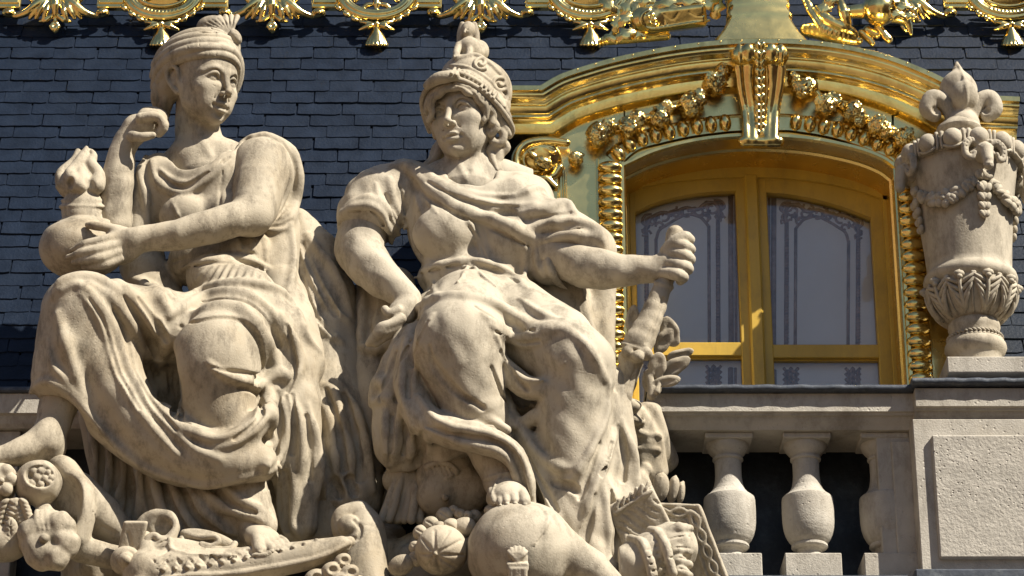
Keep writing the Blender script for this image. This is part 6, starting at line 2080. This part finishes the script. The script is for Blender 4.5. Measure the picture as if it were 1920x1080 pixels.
for x, y, r in ((60, 1000, 26), (112, 990, 28), (122, 1020, 26), (78, 1040, 28), (104, 1045, 24), (66, 1025, 24)):
    V.ell((x, y, 232), (r, r, 22), k=5)
V.ell((83, 1008, 262), (13, 13, 14), k=5, mode='cut'); V.ell((83, 1010, 252), (7, 7, 9), k=2)
for i in range(3):
    V.tube([(70 + 8 * i, 960, 226, 5), (68 + 10 * i, 975, 244, 7), (74 + 8 * i, 992, 250, 4)], k=2, smooth=2)
V.tube([(80, 955, 196, 14), (86, 968, 205, 18)], k=6)
V.rough(1.0, 30, 63)
thing('stone_gourd', V, 'lumpy ribbed stone gourd below the pomegranate', 'fruit', group='carved fruit')
V = vbox(-60, 75, 930, 1050, 150, 300, 1.7)
for (xa, ya, xb_, yb) in ((18, 942, 2, 1000), (36, 940, 50, 985)):
    for j in range(7):
        t = j / 6.0; x, y = xa + (xb_ - xa) * t, ya + (yb - ya) * t
        for s in (-1, 1):
            V.ell((x + s * 9, y, 224 - 3 * j), (10, 5.5, 9), R=rotm(roll=s * 32), k=1)
V.ell((20, 1000, 215), (13, 26, 9), R=rotm(roll=6), k=2)
V.ell((0, 1020, 190), (50, 34, 34), k=4)
V.freeze()
V.groove([(20, 976, 1.2), (20, 1024, 1.2)], k=1, lift=0.2)
for j in range(4):
    for s in (-1, 1):
        V.groove([(20, 990 + 9 * j, 1), (20 + s * 9, 984 + 9 * j, 1)], k=1, lift=0.2, smooth=0)
thing('wheat_ears', V, 'carved stone wheat ears and leaf beside the gourd at the left edge', 'wheat')
V = vbox(85, 280, 855, 1090, 60, 300, 2.4)
V.tube([(100, 868, 170, 18), (125, 880, 182, 20), (148, 920, 190, 22), (156, 965, 192, 22), (148, 1010, 192, 20)], k=4, smooth=4)     # flaring rim
V.tube([(140, 930, 150, 44), (185, 965, 140, 38), (225, 1000, 130, 30), (250, 1020, 126, 26)], k=8)
V.tube([(150, 1030, 176, 24), (200, 1042, 170, 22), (250, 1052, 166, 20)], k=8)
V.ell((118, 940, 214), (34, 62, 40), k=5, mode='cut')
V.freeze()
V.groove([(175, 935, 1.6), (172, 960, 1.8), (190, 985, 1.8), (220, 1000, 1.6)], k=2, lift=0.1)
V.groove([(180, 1000, 1.6), (190, 988, 1.6), (215, 1002, 1.6)], k=2, lift=0.1)
V.rough(0.9, 46, 64)
thing('cornucopia', V, 'stone horn of plenty with a thick curved rim behind the fruit', 'cornucopia')
V = vbox(205, 300, 985, 1090, 110, 300, 1.8)
V.blk((246, 1020, 205), (20, 44, 10), R=rotm(roll=12), rnd=4, k=3)
V.ell((236, 1052, 212), (27, 26, 16), k=4); V.ell((236, 1050, 226), (14, 13, 8), k=2); V.ell((236, 1050, 234), (8, 8, 6), k=1.5)
V.freeze(); V.groove([(240, 1000, 2.4), (246, 1024, 2.4)], k=2, lift=0.1, smooth=0); V.groove([(216, 1050, 1.2), (236, 1030, 1.2), (256, 1050, 1.2), (236, 1070, 1.2), (216, 1050, 1.2)], k=1, lift=0.1)
thing('sword_belt', V, 'carved stone sword belt with a round boss beside the horn of plenty', 'belt')
V = vbox(245, 345, 940, 1040, 110, 300, 1.8)                                                                                     # crumpled cloth end
V.tube([(262, 990, 180, 12), (285, 966, 190, 10), (318, 968, 196, 9), (328, 985, 200, 8), (318, 1010, 204, 9), (300, 1012, 208, 8), (288, 1004, 210, 7), (276, 1014, 210, 8), (280, 1030, 208, 8)], k=4, smooth=4)
V.ell((296, 990, 178), (38, 26, 18), k=6); V.ell((300, 986, 206), (20, 12, 14), k=6, mode='cut')
V.rough(0.8, 30, 65)
thing('cloth_end', V, 'crumpled end of carved stone cloth lying above the patterned cloth', 'cloth')
V = vbox(250, 690, 975, 1110, 60, 330, 2.2)                                                                                      # saddle cloth with lattice border
V.tube([(275, 1075, 205, 40), (400, 1068, 205, 34), (500, 1055, 200, 30), (580, 1040, 196, 25), (640, 1022, 192, 16), (656, 1015, 190, 9)], k=6)
V.tube([(270, 1010, 196, 14), (278, 1040, 210, 16), (270, 1085, 224, 18), (258, 1100, 226, 18)], k=5, smooth=3)
V.tube([(310, 1030, 196, 24), (420, 1044, 192, 18), (470, 1046, 186, 14)], k=10)
V.freeze()
V.ridge([(262, 1100, 5), (330, 1082, 6), (430, 1076, 6), (520, 1062, 6), (600, 1044, 5), (655, 1018, 4)], k=2, lift=0)
V.ridge([(318, 1010, 4), (330, 1036, 4), (420, 1042, 4), (500, 1040, 4)], k=2, lift=0)
lat = [(295 + 22 * i, 1062 - 1.6 * i - 0.18 * i * i) for i in range(14)]
for i, (x, y) in enumerate(lat):
    hh = 15 - 0.75 * i
    V.groove([(x - 8, y - hh * 0.8, 2.6), (x + 8, y + hh * 0.8, 2.6)], k=1.5, lift=0.0, smooth=0)
    V.groove([(x + 12, y - hh * 0.8, 2.6), (x - 2, y + hh * 0.5, 2.2)], k=1.5, lift=0.0, smooth=0)
    V.ridge([(x + 12, y + hh * 0.4, 3.4), (x + 13, y + hh * 0.4, 3.4)], k=1, lift=0.2, smooth=0)
for j in range(5):
    V.groove([(296 + 3 * j, 1020 + 10 * j, 2), (314 + 2 * j, 1012 + 10 * j, 2)], k=1.2, lift=0, smooth=0)
V.rough(0.8, 40, 66)
thing('patterned_cloth', V, 'long carved stone cloth with a lattice border under the front foot', 'cloth')
V = vbox(335, 450, 985, 1045, 120, 300, 1.7)                                                                                     # ribbon loops
V.tube([(345, 1000, 196, 5), (375, 1008, 204, 5), (402, 1006, 208, 5), (410, 1016, 208, 5), (396, 1024, 208, 5), (378, 1020, 208, 5), (386, 1028, 208, 5), (430, 1030, 206, 6), (440, 1020, 200, 6)], k=2, smooth=4)
V.tube([(340, 1010, 198, 5), (350, 1030, 206, 5), (366, 1030, 208, 4)], k=2, smooth=3)
V.ell((390, 1012, 190), (50, 16, 12), R=rotm(roll=14), k=4)
thing('carved_ribbon', V, 'looped stone ribbon between the crumpled cloth and the front foot', 'ribbon')
V = vbox(600, 745, 930, 1110, 0, 240, 2.2)                                                                                       # scroll
V.tube([(690, 1110, 110, 44), (682, 1050, 108, 42), (684, 1000, 106, 36), (680, 972, 106, 26), (662, 962, 108, 22), (642, 974, 112, 20), (640, 992, 114, 18), (656, 1000, 116, 16)], k=3, smooth=4)
V.ell((655, 985, 130), (20, 19, 18), k=2)
V.freeze(); V.groove([(664, 976, 3), (676, 990, 4), (672, 1008, 4), (655, 1012, 3)], k=3, lift=0)
V.rough(1.0, 40, 67)
thing('stone_scroll', V, 'large rolled stone volute between the two statues', 'volute')
V = vbox(560, 720, 1020, 1110, 80, 300, 2.0)
for x, y, w, r in ((590, 1085, 210, 20), (620, 1070, 214, 18), (642, 1052, 210, 16), (655, 1075, 214, 18), (636, 1090, 220, 18), (668, 1095, 200, 18)):
    V.ell((x, y, w), (r, r * 0.8, r), R=rotm(roll=-30), k=2); V.ell((x + 5, y - 2, w + r * 0.9), (r * 0.5, r * 0.4, r * 0.4), k=2, mode='cut')
thing('stone_shells', V, 'cluster of small curled stone shells at the bottom edge by the volute', 'shells')

# pile between and below the second statue
V = vbox(870, 1160, 925, 1110, 40, 330, 2.8)
V.ell((978, 1036, 180), (95, 90, 90), k=4)
V.tube([(1060, 1040, 190, 40), (1110, 1070, 190, 34), (1140, 1095, 190, 28)], k=10)
V.tube([(1060, 1010, 200, 12), (1085, 1020, 210, 12), (1120, 1060, 212, 10)], k=6)
V.freeze()
V.ridge([(1010, 948, 3), (1026, 965, 3), (1024, 985, 3), (1000, 1022, 2)], k=2, lift=0.1)
V.groove([(1012, 950, 1.4), (1032, 966, 1.6), (1028, 990, 1.6), (1000, 1026, 1.4)], k=1.5, lift=0.1)
V.rough(0.9, 60, 68)
thing('stone_helmet', V, 'big round stone helmet under the sandalled foot', 'helmet', 'pale_statue')
V = vbox(940, 1010, 1015, 1100, 200, 340, 1.6)
for i in range(6):
    a = -1.15 + i * 0.46
    V.tube([(970, 1055, 282, 3), (970 + 12 * math.sin(a), 1043 - 6 * math.cos(a), 286, 4), (970 + 18 * math.sin(a), 1040 - 14 * math.cos(a), 282, 3.6)], k=1.5, smooth=2)
V.ell((970, 1048, 274), (18, 20, 8), k=3)
V.blk((970, 1062, 276), (19, 7, 10), rnd=3, k=2); V.blk((971, 1082, 272), (16, 18, 9), rnd=4, k=2)
V.freeze(); V.groove([(962, 1070, 1.2), (963, 1095, 1.2)], k=1, lift=0.1, smooth=0); V.groove([(978, 1070, 1.2), (979, 1095, 1.2)], k=1, lift=0.1, smooth=0)
thing('shell_badge', V, 'small fluted shell badge on the front of the stone helmet', 'badge', 'pale_statue')
V = vbox(780, 885, 990, 1100, 80, 300, 1.7)
V.ell((828, 1032, 178), (46, 44, 42), k=3)
V.freeze()
for i in range(9):
    a = i * 0.698 + 0.2
    V.groove([(817 + 4 * math.cos(a), 1038 + 4 * math.sin(a), 1.4), (822 + 24 * math.cos(a), 1036 + 24 * math.sin(a), 2.2), (828 + 43 * math.cos(a), 1032 + 41 * math.sin(a), 1.8)], k=2.5, lift=0.0)
V.ridge([(816, 1038, 4), (817, 1039, 4)], k=1, lift=0.3, smooth=0); V.ell((816, 1038, 226), (2, 2, 5), k=0.5, mode='cut')
V.rough(0.6, 40, 69)
thing('stone_pumpkin', V, 'ribbed stone pumpkin left of the stone helmet', 'pumpkin', group='carved fruit')
fruits = [(790, 1000, 160, 15, 'plum'), (779, 1026, 160, 12, 'plum'), (780, 1048, 164, 14, 'plum'), (752, 1060, 164, 18, 'pear'), (808, 984, 160, 15, 'plum'), (834, 968, 150, 16, 'plum'), (850, 958, 150, 10, 'berry'), (862, 964, 158, 10, 'berry'), (876, 968, 156, 10, 'berry'), (890, 968, 140, 12, 'berry'), (846, 990, 172, 17, 'plum'), (868, 990, 170, 18, 'pear'), (824, 992, 172, 14, 'plum')]
for i, (x, y, w, r, kd) in enumerate(fruits):
    V = vbox(x - r * 2, x + r * 2, y - r * 2, y + r * 2, w - r * 1.8, w + r * 1.8, 1.6)
    V.ell((x, y, w), (r * (1.3 if kd == 'pear' else 1), r, r), R=rotm(roll=-25), k=2)
    if kd == 'plum':
        V.freeze(); V.groove([(x - r * 0.6, y - r * 0.5, 1.2), (x + r * 0.2, y, 1.6), (x + r * 0.5, y + r * 0.6, 1.2)], k=1.5, lift=0.1)
    if kd == 'berry':
        V.ell((x - 2, y + 1, w + r), (3.5, 3.5, 4), k=1, mode='cut')
    thing('stone_' + kd, V, ['small round stone fruit at the upper left of the pumpkin', 'small round stone fruit left of the pumpkin, second from the bottom', 'small round stone fruit at the lower left of the pumpkin', 'long stone fruit lying lowest on the left of the pumpkin', 'grooved stone fruit above the left side of the pumpkin',
                             'grooved stone fruit just below the topmost berries', 'topmost left of the drilled stone berries', 'second of the drilled stone berries from the left', 'third of the drilled stone berries from the left', 'rightmost stone berry, against the helmet', 'grooved stone fruit right above the pumpkin', 'long stone fruit between the berries and the helmet', 'grooved stone fruit touching the top of the pumpkin'][i], 'fruit', group='carved fruit')
V = vbox(690, 920, 830, 1110, -60, 140, 2.4)                                                                                     # cuirass
V.ell((845, 915, 50), (66, 80, 56), k=8); V.ell((820, 930, 84), (36, 34, 24), k=14); V.ell((886, 920, 80), (36, 34, 24), k=14)
V.ell((836, 934, 110), (6, 6, 6), k=2)
V.freeze()
V.ridge([(800, 876, 6), (830, 868, 7), (856, 884, 6), (838, 896, 4)], k=3, lift=0)
for i in range(5):
    V.groove([(806 + i * 9, 872, 1.5), (816 + i * 9, 892, 1.5)], k=1.5, lift=0, smooth=0)
V.rough(0.8, 40, 71)
thing('stone_cuirass', V, 'shaded stone breastplate behind the ankle of the helmeted statue', 'armour')
V = vbox(690, 800, 860, 1010, -40, 140, 1.9)
for i in range(6):
    xa, xb_ = 748 + i * 9, 716 + i * 14
    V.tube([(xa, 880, 56 + 8 * math.sin(i), 6), ((xa + xb_) / 2, 930, 68 + 8 * math.sin(i * 2), 8), (xb_, 975, 72 + 8 * math.sin(i * 2), 8)], k=2)
V.ell((755, 900, 44), (36, 30, 24), k=6)
V.rough(0.8, 30, 72)
thing('leather_flaps', V, 'hanging stone armour flaps in shade left of the breastplate', 'armour')

# right pile
V = vbox(1160, 1400, 925, 1110, 20, 260, 2.0)                                                                                    # octagonal shield
R = rotm(yaw=-6, pitch=4, roll=0)
V.blk((1245, 1062, 96), (140, 124, 12), R=R, rnd=4, k=3)
V.half((1338, 1012, 96), (0.933, -0.36, 0.0), k=3); V.half((1280, 942, 96), (0.03, -1.0, 0.0), k=3)
V.freeze()
V.ridge([(1225, 946, 4), (1309, 949, 4), (1334, 1012, 4), (1362, 1085, 4)], k=1.5, lift=0.1, smooth=0)
V.ridge([(1215, 974, 3.4), (1286, 976, 3.4), (1304, 1022, 3.4), (1328, 1088, 3.4)], k=1.2, lift=0.1, smooth=0)
for ph in (0, math.pi):
    pts = []
    for j in range(34):
        t = j / 33.0
        if t < 0.34: cx, cy, nx, ny = 1222 + 74 * t / 0.34, 961, 0, 1
        else: cx, cy, nx, ny = 1300 + 46 * (t - 0.34) / 0.66, 966 + 122 * (t - 0.34) / 0.66, -0.93, 0.36
        q = 7.5 * math.sin(t * 20 + ph)
        pts.append((cx + nx * q, cy + ny * q, 4.0))
    V.ridge(pts, k=0.8, lift=0.3, smooth=2)
for x, y in ((1252, 990), (1268, 1008), (1280, 1034), (1292, 1062)):
    V.ridge([(x - 10, y, 2.4), (x - 2, y + 11, 2.4), (x + 6, y + 13, 2.4), (x + 10, y + 26, 2.4)], k=1.0, lift=0.3)
V.rough(0.6, 40, 73)
thing('stone_shield', V, 'angular stone shield with a braided border leaning on the balustrade', 'shield', 'pale_statue')
V = vbox(1140, 1260, 895, 1040, 60, 260, 1.8)
V.blk((1196, 968, 150), (46, 40, 16), R=rotm(roll=-26), rnd=4, k=3)
V.freeze()
V.ridge([(1154, 962, 3.4), (1188, 940, 3.8), (1222, 920, 3.2)], k=1.2, lift=0.3)
for j in range(6):
    V.ridge([(1156 + 11 * j, 952 - 7 * j, 3), (1160 + 11 * j, 938 - 7 * j, 3.2)], k=1.0, lift=0.4, smooth=0)
    for q in range(5):
        V.groove([(1168 + 13 * j - 5 * q, 964 - 7 * j + 13 * q, 1.9), (1180 + 13 * j - 5 * q, 968 - 7 * j + 13 * q, 2.1)], k=1.0, lift=0, smooth=0)
V.rough(1.0, 30, 74)
thing('stone_quiver', V, 'scaly carved stone quiver lying against the hem of the robe', 'quiver', 'pale_statue')
V = vbox(1165, 1320, 970, 1110, 80, 280, 1.8)
V.tube([(1186, 1066, 168, 44), (1230, 1042, 166, 46), (1262, 1026, 164, 44)], k=4)
for x, y in ((1206, 1050), (1240, 1034)):
    V.tube([(x - 22, y - 40, 182, 8), (x - 2, y - 30, 206, 9), (x + 12, y + 2, 218, 9), (x + 20, y + 40, 212, 9)], k=1.5, smooth=3)
for i in range(5):
    V.tube([(1248, 1002 + 18 * i, 190 + 6 * math.sin(i), 10), (1272, 992 + 20 * i, 196, 13), (1292, 992 + 22 * i, 188, 7)], k=2, smooth=2)
V.freeze()
for i in range(7):
    V.groove([(1206 + 3.5 * i, 1006 + 13 * i, 2.0), (1224 + 3.5 * i, 998 + 13 * i, 3.0)], k=1.2, lift=-0.2, smooth=0)
for i in range(5):
    V.groove([(1256, 1010 + 18 * i, 1.4), (1276, 1006 + 20 * i, 2.2), (1294, 1006 + 22 * i, 1.6)], k=1.2, lift=-0.1)
V.rough(1.0, 28, 75)
thing('stone_fasces', V, 'bundle of carved stone rods held by two bands in front of the shield', 'bundle', 'pale_statue')
for i, (x, y, w, L, W_, a) in enumerate(((1238, 914, 60, 27, 16, 8), (1262, 918, 50, 25, 11, 10), (1276, 924, 44, 20, 8, 6))):
    V = vbox(x - 40, x + 40, y - 45, y + 45, w - 30, w + 40, 1.7)
    V.ell((x, y, w), (W_, L, 12), R=rotm(roll=a), k=2); V.tube([(x + 2, y - L * 0.6, w + 2, W_ * 0.5), (x + 5, y - L, w, 2.5)], k=6)
    V.freeze(); V.ridge([(x + 2, y - L * 0.7, 1.6), (x, y + L * 0.6, 1.8)], k=2, lift=0)
    thing('stone_petal', V, ('largest upright stone petal above the shield', 'middle upright stone petal above the shield', 'smallest upright stone petal, nearest the balustrade')[i], 'petal', group='upright petals above the shield')
V = vbox(1120, 1270, 735, 960, -150, 90, 2.3)                                                                                    # broken capital under the club
V.tube([(1165, 770, 30, 26), (1200, 790, 10, 24), (1215, 830, -10, 32), (1210, 880, -30, 40)], k=10)
V.tube([(1218, 775, 0, 24), (1228, 820, -20, 26), (1240, 860, -60, 30)], k=8)
V.ell((1180, 760, 50), (26, 14, 20), k=5); V.tube([(1188, 905, 10, 12), (1210, 880, 6, 12)], k=3)
V.ell((1195, 925, 0), (30, 40, 30), k=8)
V.freeze()
V.ridge([(1160, 775, 5), (1185, 785, 7), (1205, 790, 6)], k=4, lift=0); V.groove([(1205, 770, 2), (1202, 800, 2.5), (1210, 830, 2)], k=2, lift=0); V.ridge([(1200, 812, 5), (1235, 818, 6)], k=4, lift=0); V.ridge([(1195, 840, 5), (1235, 845, 6)], k=4, lift=0)
V.rough(1.6, 30, 76)
thing('stone_bracket', V, 'rough carved stone bracket at the left end of the balustrade rail', 'bracket')
# rough rock core the figures sit on
V = vbox(120, 1190, 700, 1120, -190, 110, 6.5)
for x, y, w, r in ((200, 1000, 20, 90), (330, 960, -10, 110), (470, 930, -30, 120), (600, 980, -40, 90), (700, 960, -80, 60), (700, 1060, -40, 80), (850, 880, -60, 90), (1000, 900, -40, 110), (1100, 960, -20, 90), (950, 1050, 0, 100), (620, 760, -100, 70), (780, 780, -60, 70), (1040, 760, -60, 80), (500, 760, -60, 90), (330, 790, -30, 80), (200, 1080, 60, 80), (800, 1090, 0, 90), (740, 860, -110, 60)):
    V.ell((x, y, w), (r, r, min(r, 70)), k=14)
V.rough(5, 70, 77); V.rough(2.5, 28, 78)
thing('rock_seat', V, 'rough stone rock core between and beneath the two statues', 'rock')
# ------------------------------------------------------------------ set the two carved figures up
def figure(name, loc, label, parts):
    r = root(name, U(loc), label, 'statue', 'limestone figures seated on the balustrade')
    for pname, vols, m, lab in parts:
        o = carved(pname, vols, M[m], r, -0.6)
        if lab: o['label'] = lab
    return r
s1 = carve_statue1()
figure('seated_statue', P(390, 1085, 80), 'limestone statue of a seated woman in a turban holding a flaming vessel', [
    ('head', s1['head'], 'statue', None), ('arm', s1['arm_raised'], 'statue', 'raised arm with a loose fist'), ('arm', s1['arm_across'], 'statue', 'arm reaching across to the vessel'),
    ('foot', s1['foot_raised'], 'statue', None), ('foot', s1['foot_front'], 'statue', None),
    ('turban', s1['turban'], 'statue', None), ('vessel', s1['vessel'], 'statue', 'round vessel with carved flames'),
    ('robe', s1['robe'], 'statue', None), ('underskirt', s1['underskirt'], 'statue', None), ('cloak', s1['cloak'], 'statue', None)])
del s1
s2 = carve_statue2()
figure('seated_statue', P(930, 1085, 80), 'limestone statue of a seated woman in a crested helmet gripping a club', [
    ('head', s2['head'], 'pale_statue', None), ('arm', s2['arm_on_hip'], 'pale_statue', 'arm with the hand on the hip'), ('arm', s2['arm_outstretched'], 'pale_statue', 'outstretched arm with a fist'), ('foot', s2['foot'], 'pale_statue', None),
    ('hair', s2['hair'], 'statue', None), ('helmet', s2['helmet'], 'statue', 'helmet with a small sphinx on top'), ('club', s2['club'], 'statue', 'club wound with leaves'),
    ('robe', s2['robe'], 'pale_statue', None), ('cloak', s2['cloak'], 'statue', None), ('seat', s2['seat'], 'statue', None)])
del s2
